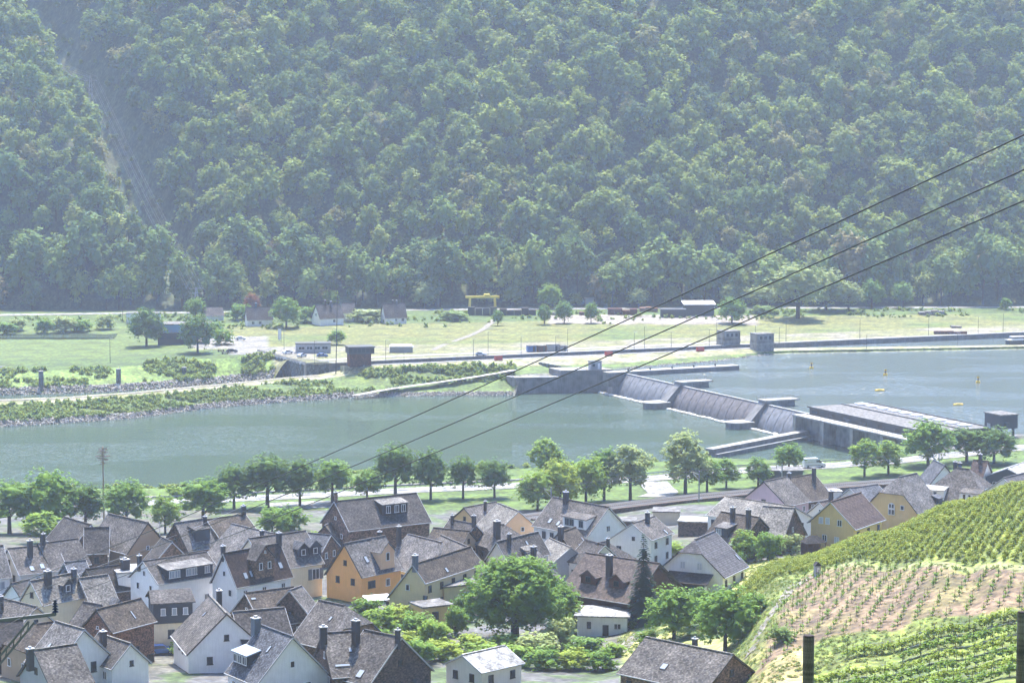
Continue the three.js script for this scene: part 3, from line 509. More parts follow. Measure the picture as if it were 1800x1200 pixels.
vill({ label: 'white-walled house cut by the left edge, grey slate roof', r1: [5, 958], r2: [-62, 964], hh: 9, w: 5, pitch: 46, wall: M.white, roof: 'slateC', win: [['f', -1.5, 2.5, 1.6, 1.4, { pane: M.glassPale }]] });
vill({ label: 'house with dark left gable and bright roof strip, centre left', r1: [306, 919], r2: [358, 911], hh: 9.5, e: [330, 970], wall: M.darkStone, roof: 'slateC', roofB: 'slateD', dorm: [{ kind: 'shed', t: 0.62, s: 0.72, w: 3.6, h: 2.2, wall: M.darkSlate, roof: 'slateD' }], chim: [[0.9, 0.3, 0.6, 0.7]] });
vill({ label: 'low dark slate roof with chimney at its right end, behind the grass', r1: [362, 913], r2: [431, 903], hh: 8, w: 5.5, pitch: 36, wall: M.darkStone, roof: 'slateBrown', chim: [[0.95, 0, 0.7, 0.9]] });
vill({ label: 'broad smooth pale grey roof in front of the dark slate roofs', r1: [407, 920], r2: [481, 937], hh: 9.5, w: 7.5, pitch: 40, wall: M.grey, roof: 'slateC' });
vill({ label: 'cream house with two gabled dormers and a balcony', r1: [436, 946], r2: [537, 932], hh: 11.5, e: [570, 990], eEnd: 2, pmin: 40, pmax: 52, wall: M.cream, roof: 'slateB', dorm: [{ kind: 'gable', t: 0.72, s: 0.72, w: 2.2, h: 1.5, wall: M.darkSlate, roof: 'slateBlue' }, { kind: 'gable', t: 0.93, s: 0.72, w: 2.6, h: 1.5, wall: M.darkSlate, roof: 'slateBlue' }], win: [['f', 4.6, 4.4, 1.6, 2, { shut: 1, shutMat: M.blueGrey }], ['g2', 0, 7, 0.9, 1.1]], chim: [[0.3, -0.2, 0.8]] });
vill({ label: 'long stone barn with dark slate roof and a wide shed dormer', r1: [587, 881], r2: [732, 866], hh: 11.5, e: [613, 934], wall: M.stone, roof: 'slateD', roofB: 'slateA', dorm: [{ kind: 'shed', t: 0.62, s: 0.62, w: 6, h: 2.2, wall: M.darkWood, roof: 'slatePale', win: [-1.6, 0.4, 2], ww: 1 }], chim: [[0.02, 0, 0.8, 0.7, M.stone]], win: [['g1', 0, 8, 0.7, 0.7], ['g1', -2.2, 4.6, 0.8, 1], ['g1', 2.4, 4.6, 0.8, 1], ['f', 3, 2.6, 1, 1.2], ['f', 7, 2.6, 1, 1.2]] });
vill({ label: 'narrow slate lean-to house against the barn gable', r1: [586, 915], r2: [570, 924], hh: 6.5, w: 3.8, pitch: 46, wall: M.stone, roof: 'slateB' });
vill({ label: 'low blue-grey roofed annex between cream house and barn', r1: [540, 936], r2: [582, 940], hh: 6.5, w: 3.5, pitch: 38, wall: M.stone, roof: 'slateBlue' });
// second row
vill({ label: 'house with long dark shed dormer of five white windows', r1: [250, 986], r2: [363, 969], hh: 9.8, e: [283, 1024], pmin: 36, wall: M.white, roof: 'slateA', dorm: [{ kind: 'shed', t: 0.52, s: 0.9, w: 9.6, h: 1.75, wall: M.darkSlate, roof: 'flatGrey', win: [-4, -2.8, -0.4, 0.8, 3.6], ww: 1.1, wh: 1.35, pane: M.glassPale }], win: [['f', -1.5, 2.6, 1.0, 1.5], ['f', 0.2, 2.6, 1.0, 1.5], ['f', 3.6, 2.6, 1, 1.4]], chim: [[0.02, -0.3, 0.7]] });
vill({ label: 'dark brown roofed house with brick cross gable and white left gable', r1: [391, 972], r2: [491, 954], hh: 11.5, e: [413, 1034], pmin: 44, pmax: 58, wall: M.white, roof: 'umber', ridge: M.slateC, dorm: [{ kind: 'gable', t: 0.53, s: 0.86, w: 4.4, h: 3.4, wall: M.stone, roof: 'slateA', slope: 1.05, win: [[-1, 0.62, 0.75, 1.3], [1, 0.62, 0.75, 1.3], [0, 1.35, 0.35, 0.5]] }], sky: [[0.22, 0.72], [0.32, 0.7, 0.6], [0.86, 0.62]], chim: [[0.03, -0.1, 0.7], [0.99, 0, 0.8, 0.9]] });
vill({ label: 'orange-plastered house with grey roof and peach cross gable', r1: [604, 955], r2: [677, 941], wb: 5.2, hh: 10.8, e: [636, 1015], pmin: 38, pmax: 56, wall: M.orange, roof: 'slateC', ridge: M.slateB, sky: [[0.3, 0.55, 0.8, 1.4]], dorm: [{ kind: 'gable', t: 0.66, s: 0.9, w: 3.6, h: 3.2, wall: M.peach, roof: 'slateC', slope: 0.95, win: [[0, 0.7, 0.9, 1.5]] }], win: [['f', -2.6, 3.4, 1.8, 1.4, { frame: M.frameDark }], ['f', -2.6, 0.9, 1.8, 1.2], ['f', 1.6, 3.2, 1, 1.4]], chim: [[0.95, -0.2, 0.6]] });
vill({ label: 'pale grey roofed house with tall chimney, right of the orange house', r1: [717, 938], r2: [777, 953], hh: 9, w: 6, pitch: 42, wall: M.cream, roof: 'slateC', chim: [[0.0, 0.35, 1.6, 0.9]], hip2: 0.3 });
vill({ label: 'pale yellow house with mottled slate roof and low front extension', r1: [725, 992], r2: [827, 960], wb: 5.4, hh: 10.6, e: [747, 1026], pmin: 36, wall: M.paleYellow, roof: 'slateBrown', chim: [[0.02, 0.12, 0.9, 1.0, M.blueGrey]], sky: [[0.42, 0.72, 0.7, 1]], win: [['g1', 2.4, 4.6, 0.9, 1.4, { frame: M.frameDark }], ['g1', -1.2, 6.4, 0.8, 1.1]] });
vill({ label: 'small grey double roof behind the pale yellow house', r1: [775, 940], r2: [826, 962], hh: 9.4, w: 5, pitch: 42, wall: M.offwhite, roof: 'slateB' });
// centre
vill({ label: 'old grey roof huddled behind the village centre, cream left gable', r1: [815, 892], r2: [872, 881], hh: 7.5, w: 5, pitch: 38, wall: M.yellow, roof: 'slateB', chim: [[0.5, 0.3, 0.8, 0.6]] });
vill({ label: 'pale patched slate roof with orange end wall beside the tracks', r1: [876, 884], r2: [912, 898], hh: 8, w: 7.5, pitch: 40, wall: M.peach, roof: 'slatePale', win: [['g2', -2, 4, 0.8, 1], ['g2', 1, 4, 0.8, 1]] });
vill({ label: 'dark grey roofed house with two chimneys and a skylight, village centre', r1: [790, 912], r2: [836, 921], hh: 8.6, w: 6.5, pitch: 44, wall: M.stone, roof: 'slateA', chim: [[0.98, 0.05, 1, 0.8], [0.2, 0.1, 0.6, 0.6]], sky: [[1.0, 0.4, 0.8, 1.2]] });
vill({ label: 'small hipped grey roof with thick black chimney, village centre', r1: [868, 923], r2: [886, 921], hh: 8, w: 4.6, pitch: 40, hip1: 0.9, hip2: 0.9, wall: M.darkStone, roof: 'slateB', chim: [[-0.3, 0.5, 1.2, 1.3]] });
vill({ label: 'low brown-grey roof in the village centre with satellite dish', r1: [762, 927], r2: [826, 933], hh: 7.5, w: 4.5, pitch: 36, wall: M.tan, roof: 'slateBrown' });
vill({ label: 'white gabled house with dark roof, chimney and small skylight, behind the walnut tree', r1: [872, 952], r2: [946, 934], wb: 4, hh: 10.4, e: [890, 996], pmin: 40, wall: M.offwhite, roof: 'slateA', ridge: M.slateC, chim: [[0.25, 0.2, 0.8, 0.7]], sky: [[0.62, 0.35, 0.6, 1]], dorm: [{ kind: 'shed', t: 0.55, s: 0.82, w: 3, h: 0.9, wall: M.darkSlate, roof: 'slatePale' }], win: [['g1', 0, 5.5, 0.9, 1.4]] });
vill({ label: 'grey house with black chimney half hidden by the walnut tree', r1: [925, 972], r2: [945, 966], hh: 9, w: 5.4, pitch: 42, wall: M.white, roof: 'slateC', chim: [[0.2, 0.2, 1.1, 1]] });
vill({ label: 'white house with blue shed dormer and tall chimney beside the tracks', r1: [972, 873], r2: [1071, 891], hh: 10.5, w: 6, pitch: 42, wall: M.white, roof: 'slateB', chim: [[0.28, 0.12, 1.3, 1.1]], dorm: [{ kind: 'shed', t: 0.7, s: 0.82, w: 7, h: 2, wall: M.white, roof: 'slateB', win: [-2.2, -0.8, 2], ww: 1.2, frame: M.blueGrey, pane: M.glass }], sky: [[0.24, 0.75], [0.4, 0.78]], win: [['f', -5, 3.6, 1.1, 1.6, { frame: M.blueGrey }], ['f', -2.6, 3.6, 1.1, 1.6, { frame: M.blueGrey }], ['g2', 0, 6, 1, 1.2]] });
vill({ label: 'rust-streaked slate roof with four narrow skylights, village centre', r1: [981, 937], r2: [1012, 926], hh: 9, w: 6, pitch: 46, wall: M.cream, roof: 'slateBrown', chim: [[0.0, 0.1, 0.9, 1.1]], sky: [[0.35, 0.55, 0.5, 1.2], [0.5, 0.48, 0.5, 1.2], [0.85, 0.35, 0.4, 1.2], [0.95, 0.42, 0.4, 1.2]] });
vill({ label: 'derelict pale slate house with broken patches above a timbered wall', r1: [966, 945], r2: [1004, 962], hh: 7.5, w: 6.2, pitch: 36, wall: M.grey, roof: 'slatePale', win: [['f', 1, 2.6, 0.9, 1.2], ['f', 3, 2.6, 0.9, 1.2]] });
vill({ label: 'small pyramid-roofed grey house behind the brown chalet', r1: [1046, 955], r2: [1066, 951], hh: 8, w: 5, pitch: 40, hip1: 0.8, hip2: 0.8, wall: M.offwhite, roof: 'slateA', chim: [[0.8, 0.2, 0.5, 0.6]] });
vill({ label: 'low slate roof left of the white gabled house, below the tracks', r1: [1028, 948], r2: [1064, 958], hh: 8, w: 4.5, pitch: 40, wall: M.offwhite, roof: 'slateD' });
vill({ label: 'white house with broad left gable and three windows below the tracks', r1: [1111, 920], r2: [1151, 907], wb: 6, hh: 9.4, e: [1146, 949], pmin: 34, wall: M.white, roof: 'slateB', chim: [[0.55, 0.15, 0.8, 0.9]], sky: [[0.75, 0.85, 0.6, 1.2]], win: [['g1', 0.2, 6.4, 0.9, 1], ['g1', -3, 4, 1, 1.4, { frame: M.frameDark }], ['g1', 2.6, 3.6, 1, 1.3, { frame: M.frameDark }]] });
// brown chalet
{
  const c = vill({ label: 'large brown timber chalet with tiled roof and two dormers', r1: [1030, 971], r2: [1160, 990], hh: 11, w: 8, pitch: 36, over: 1.1, wall: M.brownWood, roof: 'tileBrown', chim: [[0.48, 0.42, 0.9, 1.1]], dorm: [{ kind: 'gable', t: 0.3, s: 0.7, w: 3.2, h: 1.3, wall: M.brownWood, roof: 'tileBrown', slope: 0.7, win: [[0, 0.6, 1, 1]], frame: M.frameDark }, { kind: 'gable', t: 0.68, s: 0.7, w: 3.2, h: 1.3, wall: M.brownWood, roof: 'tileBrown', slope: 0.7, win: [[0, 0.6, 1, 1]], frame: M.frameDark }], win: [['f', -4, 2.6, 1.2, 1.4, { frame: M.frameDark }], ['f', 1, 2.6, 1.2, 1.4, { frame: M.frameDark }], ['g2', 0, 5, 1.4, 1.4, { frame: M.frameDark }]] });
}
const hipHouse = vill({ label: 'white house with black half-hipped pantile roof and dark porch', r1: [1222, 948], r2: [1257, 933], hh: 10, w: 6.6, pitch: 42, hip1: 0.34, over: 0.6, wall: M.white, roof: 'tileGrey', ridge: M.tileGrey, sky: [[0.9, 0.72, 0.5, 1.4]], win: [['g1', -1.6, 5.6, 1.0, 1.3, { pane: M.shutter }], ['g1', 1.6, 5.6, 1.0, 1.3, { pane: M.shutter }]] });
vill({ label: 'long pale low-pitched roof above a white wall below the pink house', r1: [1276, 872], r2: [1398, 890], hh: 8.5, w: 6.5, pitch: 26, wall: M.white, roof: 'slatePale' });
vill({ label: 'brown slate house with two chimneys and a black dormer', r1: [1268, 899], r2: [1336, 909], d0: 475, hh: 8.8, w: 7, pitch: 38, wall: M.darkStone, roof: 'slateBrown', chim: [[0.42, 0.2, 1.4, 0.9], [0.88, 0.3, 1.6, 0.9]], dorm: [{ kind: 'shed', t: 0.42, s: 0.7, w: 3, h: 1.7, wall: M.darkSlate, roof: 'slateC', win: [-0.6], ww: 1.2, pane: M.glassPale }], sky: [[0.8, 0.85, 1.2, 1.2]] });
vill({ label: 'light grey broad roof with one skylight beside the yellow house', r1: [1342, 889], r2: [1397, 893], d0: 475, hh: 9, w: 8.5, pitch: 38, wall: M.darkStone, roof: 'slatePale', sky: [[0.1, 0.62, 0.9, 1.5]] });
vill({ label: 'pink gabled house with white flat-roofed extension by the tracks', r1: [1343, 846], r2: [1384, 837], d0: 500, hh: 11, e: [1388, 888], pmin: 38, wall: M.pink, roof: 'slateB', win: [['g1', -0.2, 6.4, 1.1, 1.4, { frame: M.frameDark }]] });
vill({ label: 'dark roofed house with black chimneys behind the pink house', r1: [1384, 840], r2: [1432, 832], d0: 540, hh: 9.4, w: 6, pitch: 40, wall: M.darkStone, roof: 'slateBrown', chim: [[0.0, 0.1, 0.7, 0.8], [0.8, 0.25, 1.6, 0.9]] });
vill({ label: 'yellow house with maroon tiled roof above the vineyard', r1: [1460, 882], r2: [1514, 865], d0: 480, wb: 5, hh: 11.5, e: [1505, 931], pmin: 34, over: 0.6, wall: M.yellow, roof: 'tileMaroon', win: [['g1', -2.2, 7.6, 0.9, 1.3, { pane: M.shutter }], ['g1', -0.8, 7.6, 0.9, 1.3, { pane: M.shutter }], ['g1', 1.8, 7.4, 1, 1.3], ['g1', -1.4, 4.2, 1, 1.3], ['g1', 1.2, 4, 1, 1.3, { pane: M.shutter }]] });
vill({ label: 'small rust-brown tiled roof between pink and yellow houses', r1: [1440, 882], r2: [1470, 878], d0: 490, hh: 7, w: 4.5, pitch: 36, wall: M.offwhite, roof: 'tileBrown', chim: [[0.7, 0, 0.9, 0.9]] });
{
  const h = vill({ label: 'yellow house with arched window and grey half-hipped roof', r1: [1581, 838], r2: [1612, 831], d0: 525, hh: 12, w: 7.4, pitch: 46, hip1: 0.42, wall: M.yellow, roof: 'slateC', win: [['g1', 2.6, 6, 0.9, 1]], dorm: [{ kind: 'shed', t: 1.0, s: 0.8, w: 1.8, h: 1.2, wall: M.darkSlate, roof: 'slateBlue' }] });
  const { A, B, sx } = h.info, e = sx > 0 ? -1 : 1, E = sx > 0 ? A : B, arch = new THREE.Shape(); arch.moveTo(-0.8, -1.2); arch.lineTo(0.8, -1.2); arch.lineTo(0.8, 0.6); arch.absarc(0, 0.6, 0.8, 0, Math.PI); arch.lineTo(-0.8, -1.2);
  const fr = put('arched_window', boxUV(new THREE.ExtrudeGeometry(arch, { depth: 0.1, bevelEnabled: false })), M.frameWhite, h); fr.position.set(e * (E.L - 0.3), 5.4, 0); fr.rotation.y = e < 0 ? -Math.PI / 2 : Math.PI / 2;
  for (const [x, y, w, hh] of [[-0.37, -0.55, 0.56, 1.0], [0.37, -0.55, 0.56, 1.0], [-0.33, 0.72, 0.46, 0.8], [0.33, 0.72, 0.46, 0.8]]) put('pane', new MB().box(x, y, 0.1, w, hh, 0.06).geometry(), M.glass, fr);
}
vill({ label: 'low blue-grey roof beside the yellow maroon-roofed house', r1: [1494, 858], r2: [1544, 851], d0: 520, hh: 7, w: 4.5, pitch: 34, wall: M.offwhite, roof: 'slateBlue' });
vill({ label: 'grey roofed house with two wide curved dormers at right', r1: [1682, 822], r2: [1705, 824], d0: 530, hh: 11.5, w: 8, pitch: 44, wall: M.white, roof: 'slateB', chim: [[-0.2, -0.1, 0.9, 0.8], [0.1, -0.15, 0.9, 0.8]], dorm: [{ kind: 'shed', t: -0.9, s: 0.82, w: 5.2, h: 2, wall: M.white, roof: 'flatWhite', win: [-1, 0.6], ww: 0.9 }, { kind: 'shed', t: 1.9, s: 0.82, w: 4.6, h: 2, wall: M.white, roof: 'slateB', win: [-1.2, 0, 1.2], ww: 0.8 }], hip1: 0.5, hip2: 0.5 });
vill({ label: 'steep white gable with blue slate roof near the riverside trees', r1: [1662, 818], r2: [1642, 808], d0: 560, hh: 9.5, w: 4.6, pitch: 50, wall: M.white, roof: 'slateBlue' });
vill({ label: 'dark red-brown roof with one skylight near the right edge', r1: [1712, 808], r2: [1738, 810], d0: 540, hh: 10, w: 8, pitch: 44, wall: M.offwhite, roof: 'tileMaroon', sky: [[0.9, 0.62]], chim: [[0.5, 0.05, 0.9, 0.9]] });
vill({ label: 'white house with square windows and dark roof at the right edge', r1: [1764, 840], r2: [1822, 826], d0: 530, hh: 10, w: 6, pitch: 36, wall: M.white, roof: 'tileGrey', win: [['g1', -1.8, 5.6, 1.5, 1.6], ['g1', 2.2, 5, 1.5, 1.5, { pane: M.glass }]] });
vill({ name: 'hall', category: 'hall', label: 'white-roofed hall with glazed gable at the right edge', r1: [1771, 823], r2: [1822, 804], d0: 560, hh: 9, w: 8, pitch: 22, wall: M.metalDark, roof: 'flatWhite', win: [['g1', -3, 4.6, 1.4, 1.6], ['g1', 0, 4.8, 1.4, 1.8], ['g1', 3, 4.6, 1.4, 1.6]] });
// front rows, left
vill({ label: 'old pale mottled mansard house with two black chimneys, lower left', r1: [52, 1021], r2: [134, 1005], hh: 10, e: [74, 1066], pmin: 38, wall: M.cream, roof: 'slatePale', chim: [[0.3, 0.3, 1.3, 1.2], [0.86, 0.3, 0.8, 0.8]], dorm: [{ kind: 'gable', t: 0.62, s: 0.7, w: 2, h: 1.5, wall: M.darkSlate, roof: 'slatePale' }], win: [['f', 2, 2.5, 0.8, 1], ['f', 5, 2.5, 0.8, 1]] });
vill({ label: 'streaked pale roof with a white gabled dormer, lower left', r1: [138, 1016], r2: [189, 1009], hh: 9.5, w: 6.4, pitch: 48, wall: M.offwhite, roof: 'slatePale', dorm: [{ kind: 'gable', t: 0.82, s: 0.86, w: 2, h: 1.8, wall: M.darkSlate, roof: 'slateBlue', frame: M.frameWhite, pane: M.glassPale }] });
vill({ label: 'small timbered gable in front of the mottled mansard house', r1: [19, 1025], r2: [50, 1018], hh: 8.5, w: 4, pitch: 46, wall: M.white, roof: 'slateA', win: [['g1', 0, 4.4, 0.8, 1.1]] });
vill({ label: 'lichen-speckled slate roof behind the power pole arm, lower left', r1: [-8, 1048], r2: [64, 1066], hh: 8, w: 5, pitch: 40, wall: M.cream, roof: 'slateB', chim: [[0.38, 0.4, 0.9, 0.8, M.slateA]] });
vill({ label: 'brick house with mossy brown roof and a narrow skylight', r1: [168, 1071], r2: [247, 1051], hh: 9.5, e: [197, 1113], pmin: 38, wall: M.brick, roof: 'slateBrown', sky: [[0.62, 0.55, 0.35, 1.6]], win: [['g1', 0, 6.6, 0.5, 0.5], ['g1', 0.4, 3, 1.1, 1.6, { frame: M.frameDark }], ['f', 0.6, 2.2, 1.2, 1.6, { frame: M.frameDark }], ['f', 3.8, 0.6, 1.4, 1.3, { frame: M.frameDark }]] });
vill({ label: 'grey lean-to roof behind the brick house', r1: [146, 1057], r2: [178, 1063], hh: 7.8, w: 4, pitch: 44, wall: M.offwhite, roof: 'slateA' });
vill({ label: 'white-gabled house with grey roof and skylight, bottom left', r1: [148, 1106], r2: [97, 1091], hh: 9, w: 5.4, pitch: 44, wall: M.white, roof: 'slateC', ridge: M.slatePale, sky: [[0.62, 0.55, 0.6, 1.1]], win: [['g1', 1.6, 3.2, 0.9, 1.6, { frame: M.frameDark }]] });
vill({ label: 'broken hipped slate roof beside the white-gabled house, bottom left', r1: [64, 1096], r2: [92, 1092], hh: 8.4, w: 5.4, pitch: 40, hip1: 0.7, wall: M.tan, roof: 'slateBrown' });
vill({ label: 'pale ridge of a roof cut by the bottom edge at left', r1: [58, 1142], r2: [134, 1131], hh: 8, w: 5.5, pitch: 40, wall: M.grey, roof: 'slateB', ridge: M.slatePale, chim: [[-0.2, 0.3, 0.6, 1]] });
vill({ label: 'dark brown shed roof at the left edge under the pole arm', r1: [-30, 1094], r2: [40, 1090], hh: 7.5, w: 5, pitch: 34, wall: M.darkWood, roof: 'slateDark' });
vill({ label: 'little slate roof with white gable in front of the brick house', r1: [230, 1131], r2: [172, 1112], hh: 6.8, w: 3.4, pitch: 44, wall: M.white, roof: 'slateA', ridge: M.slatePale, chim: [[0.6, 0.4, 1, 1.0]], win: [['g1', 0.2, 3.8, 0.6, 0.9, { frame: M.frameDark }]] });
vill({ label: 'house with pale front gable and tan brick side, lower left centre', r1: [398, 1078], r2: [368, 1046], hh: 9.8, w: 6.2, pitch: 44, wall: M.white, roof: 'slateB', ridge: M.slatePale, chim: [[0.9, -0.2, 0.9, 1]], sky: [[0.6, 0.3, 0.4, 0.9]], win: [['f', 1, 3.4, 0.8, 1, { frame: M.frameDark }], ['f', -2, 3.4, 0.8, 1, { frame: M.frameDark }]] });
vill({ label: 'dark jumbled slate roof right of the pale front gable', r1: [408, 1075], r2: [500, 1067], hh: 9, w: 6.5, pitch: 42, wall: M.darkStone, roof: 'slateD', ridge: M.slatePale });
vill({ label: 'spotted slate roof with white debris below the brick cross gable', r1: [430, 1042], r2: [516, 1031], hh: 8.5, w: 6, pitch: 38, wall: M.darkStone, roof: 'slateBrown', sky: [[0.1, 0.2, 0.9, 0.5]] });
vill({ label: 'plain grey slate slope left of the broad speckled roof', r1: [508, 1037], r2: [530, 1029], hh: 9, w: 6, pitch: 46, wall: M.darkStone, roof: 'slateB' });
vill({ label: 'broad speckled slate roof with bright left verge, bottom centre', r1: [560, 1054], r2: [606, 1064], hh: 9, w: 6.2, pitch: 42, hip2: 0.5, wall: M.stone, roof: 'slateB', ridge: M.slateA, sky: [[0.85, 0.35, 0.5, 0.9]] });
vill({ label: 'blue-grey roofed house with glazed lean-to, bottom centre left', r1: [515, 1119], r2: [459, 1098], hh: 9, w: 6, pitch: 46, wall: M.white, roof: 'slateBlue', chim: [[1.0, 0.15, 1.0, 1.3, M.blueGrey]], sky: [[0.35, 0.35, 0.5, 1.2]], dorm: [{ kind: 'shed', t: 0.75, s: 0.78, w: 4.4, h: 1.7, wall: M.darkSlate, roof: M.glassPale, win: [-1.4, 0, 1.4], ww: 1.1 }] });
vill({ label: 'grey slate roof with solar strip and black chimney at bottom edge', r1: [566, 1112], r2: [630, 1108], hh: 8.6, w: 6.5, pitch: 38, wall: M.darkStone, roof: 'slateB', chim: [[-0.02, 0.2, 1.1, 1.1]], sky: [[0.65, 0.42, 0.5, 0.9], [0.35, 0.75, 2.2, 0.5]] });
vill({ label: 'darker grey roof with tall black chimney and two skylights at bottom edge', r1: [640, 1106], r2: [706, 1120], hh: 8.6, w: 6.5, pitch: 42, wall: M.darkStone, roof: 'slateA', chim: [[0.04, 0.3, 1.6, 1.1], [0.98, 0.1, 0.7, 0.7]], sky: [[0.2, 0.8, 1.1, 1.4], [0.62, 0.82, 1.1, 1.4]] });
vill({ label: 'stone roof with low gable cut by the bottom edge right of centre', r1: [1136, 1119], r2: [1290, 1150], d0: 300, hh: 7.5, w: 6, pitch: 34, wall: M.stone, roof: 'slateB', chim: [[0.5, -0.2, 0.5, 0.7]], ridge: M.slatePale, sky: [[0.42, 0.62, 1.0, 1.1]] });
vill({ label: 'pale corrugated roof peeking over the bottom edge among the bushes', r1: [812, 1151], r2: [888, 1134], hh: 5.5, w: 4, pitch: 26, wall: M.offwhite, roof: 'flatWhite' });
vill({ label: 'dark slate roof filling the gap left of the long dormer house', r1: [150, 1000], r2: [212, 992], hh: 7.5, w: 4.6, pitch: 40, wall: M.darkStone, roof: 'slateDark', chim: [[0.98, 0.4, 1.2, 1.5]] });
vill({ label: 'slate-blue small roof between the chimney house and mansard house', r1: [112, 988], r2: [150, 984], hh: 7, w: 4, pitch: 38, wall: M.blueGrey, roof: 'slateBlue' });
vill({ label: 'steep dark roof and gable right of the tan-gabled house', r1: [284, 944], r2: [302, 952], hh: 8.5, w: 5, pitch: 46, wall: M.stone, roof: 'slateD' });
// flat-roofed and small buildings
const boxes = [
  { label: 'white flat-roofed building with red brick chimney', p: [255, 1062], w: 11, d: 7, h: 6.6, turn: 0.35, wall: M.white, roof: M.flatWhite, chim: [[1.5, 1.2, 1.6, 1.2, M.chimneyRed]] },
  { label: 'narrow house with black slate upper floor and three windows', p: [300, 1142], w: 6, d: 5.4, h: 8.2, turn: 0.28, wall: M.cream, roof: M.slateA, win: [['f', -0.3, 3.2, 1.1, 1.5, { frame: M.frameDark }]], slateTop: true },
  { label: 'flat grey extension on the front of the pale yellow house', p: [803, 1080], w: 7.5, d: 5, h: 5.6, turn: 0.5, wall: M.paleYellow, roof: M.flatGrey, ov: 0.7, win: [['f', 0.8, 3.7, 1.7, 1.6]] },
  { label: 'small ochre outbuilding with dark-trimmed flat roof and one window', p: [758, 1102], w: 5.4, d: 5, h: 4, turn: 0.5, wall: M.yellow, roof: M.flatGrey, ov: 0.6, win: [['f', -0.5, 2.5, 1.2, 1.4, { frame: M.frameDark }]] },
  { label: 'white box-shaped garden cottage with pale flat roof', p: [1061, 1113], w: 8.4, d: 6, h: 3.6, turn: -0.12, wall: M.white, roof: M.flatWhite, ov: 1.0, tilt: 0.05, win: [['f', -2.2, 2, 0.9, 1.4], ['f', 2.6, 1.9, 1.2, 1.0]], door: [0.6] },
  { label: 'dark lean-to carport beside the pale yellow house', p: [708, 1084], w: 4.6, d: 4, h: 2.6, turn: 0.5, wall: M.darkWood, roof: M.slateDark },
  { label: 'white flat-roofed extension on the pink house', p: [1416, 903], w: 4.5, d: 6, h: 5.2, turn: 0.3, wall: M.white, roof: M.flatWhite, win: [['f', 0.2, 3.6, 1.5, 1.4]] },
  { label: 'white flat-roofed garage beside the brown chimney house', p: [1228, 940], w: 8, d: 6, h: 3.2, turn: -0.2, wall: M.darkStone, roof: M.flatWhite },
  { label: 'grey flat roof left of the white gabled house', p: [1085, 949], w: 8, d: 5, h: 4.4, turn: -0.1, wall: M.darkStone, roof: M.flatGrey },
  { label: 'pale street-side flat roof between the tracks and white gabled house', p: [1172, 921], w: 6, d: 6, h: 3.2, turn: -0.1, wall: M.cream, roof: M.flatGrey },
  { label: 'small white roofed shed right of the dark chimney house', p: [1456, 884], w: 6, d: 4, h: 3, turn: 0.1, wall: M.offwhite, roof: M.flatWhite },
  { label: 'low flat dark-walled building with pale roof by the road', p: [1372, 846], w: 11, d: 6, h: 3.2, turn: 0.05, wall: M.metalDark, roof: M.flatGrey },
];
for (const b of boxes) { const g = boxHouse({ name: 'building', group: 'flat-roofed buildings of the village', ...b }); if (b.slateTop) { new MB().box(0, 6.7, 0.12, 6.3, 3.4, 5.7).build('slate_cladding', M.darkSlate, g); for (const x of [-1.6, 0.2, 2]) addWindow(g, x, 6.9, 3.05, 0, 0.8, 1.2, { pane: M.glassPale }); const sl = slab([V(-3.4, 9.9, -0.5), V(3.4, 9.9, -0.5), V(3.6, 8.4, 3.3), V(-3.6, 8.4, 3.3)], 0.2); new MB().poly(sl.pts, sl.tri).build('roof_slope', M.slateA, g); const s2 = slab([V(3.4, 9.9, -0.5), V(-3.4, 9.9, -0.5), V(-3.6, 8.4, -3.3), V(3.6, 8.4, -3.3)], 0.2); new MB().poly(s2.pts, s2.tri).build('roof_slope', M.slateA, g); } }
{ // awnings and porches
  const aw = thing('awning', 'white awning on posts beside the orange house', 'awning', ground(664, 1076), 0.4);
  { const sl = slab([V(-2.4, 2.9, -1.6), V(2.4, 2.9, -1.6), V(2.4, 2.5, 1.6), V(-2.4, 2.5, 1.6)], 0.08); new MB().poly(sl.pts, sl.tri).build('cover', M.whitePaint, aw); }
  for (const [x, z] of [[-2.2, 1.4], [2.2, 1.4], [-2.2, -1.4], [2.2, -1.4]]) new MB().rod(V(x, -0.5, z), V(x, 2.6, z), 0.06).build('post', M.metalGrey, aw);
  const pc = thing('porch', 'small dark hipped porch roof in front of the yellow house', 'porch', ground(1430, 974, 445), 0.3);
  new MB().poly([V(-2.2, 2.4, 1.6), V(2.2, 2.4, 1.6), V(2.2, 2.4, -1.6), V(-2.2, 2.4, -1.6), V(-0.8, 3.7, 0), V(0.8, 3.7, 0)], [0, 1, 5, 0, 5, 4, 1, 2, 5, 2, 3, 4, 2, 4, 5, 3, 0, 4]).build('roof', M.slateDark, pc);
  for (const x of [-1.9, -0.6, 0.6, 1.9]) new MB().box(x, 1, 1.4, 0.16, 2.9, 0.16).build('post', M.brownWood, pc);
  new MB().box(0, 1, -1.2, 4, 2.8, 0.2).build('back_wall', M.brownWood, pc);
}
{ // lean-to porch on the half-hipped house, carport under the chalet's right gable
  const { A, B, sx } = hipHouse.info, e = sx > 0 ? -1 : 1, L = (sx > 0 ? A : B).L - 0.6, sl = slab([V(e * (L + 0.02), 4.4, -4.2), V(e * (L + 0.02), 4.4, 4.2), V(e * (L + 3.2), 3.0, 4.2), V(e * (L + 3.2), 3.0, -4.2)], 0.18);
  new MB().poly(sl.pts, sl.tri).build('porch_roof', M.slateDark, hipHouse); for (const z of [-4, 4]) new MB().box(e * (L + 3), 0.5, z, 0.2, 5, 0.2).build('porch_post', M.whitePaint, hipHouse);
  new MB().box(e * (L + 0.06), 1.4, 0, 0.1, 2.2, 5).build('terrace_door', M.glass, hipHouse);
}
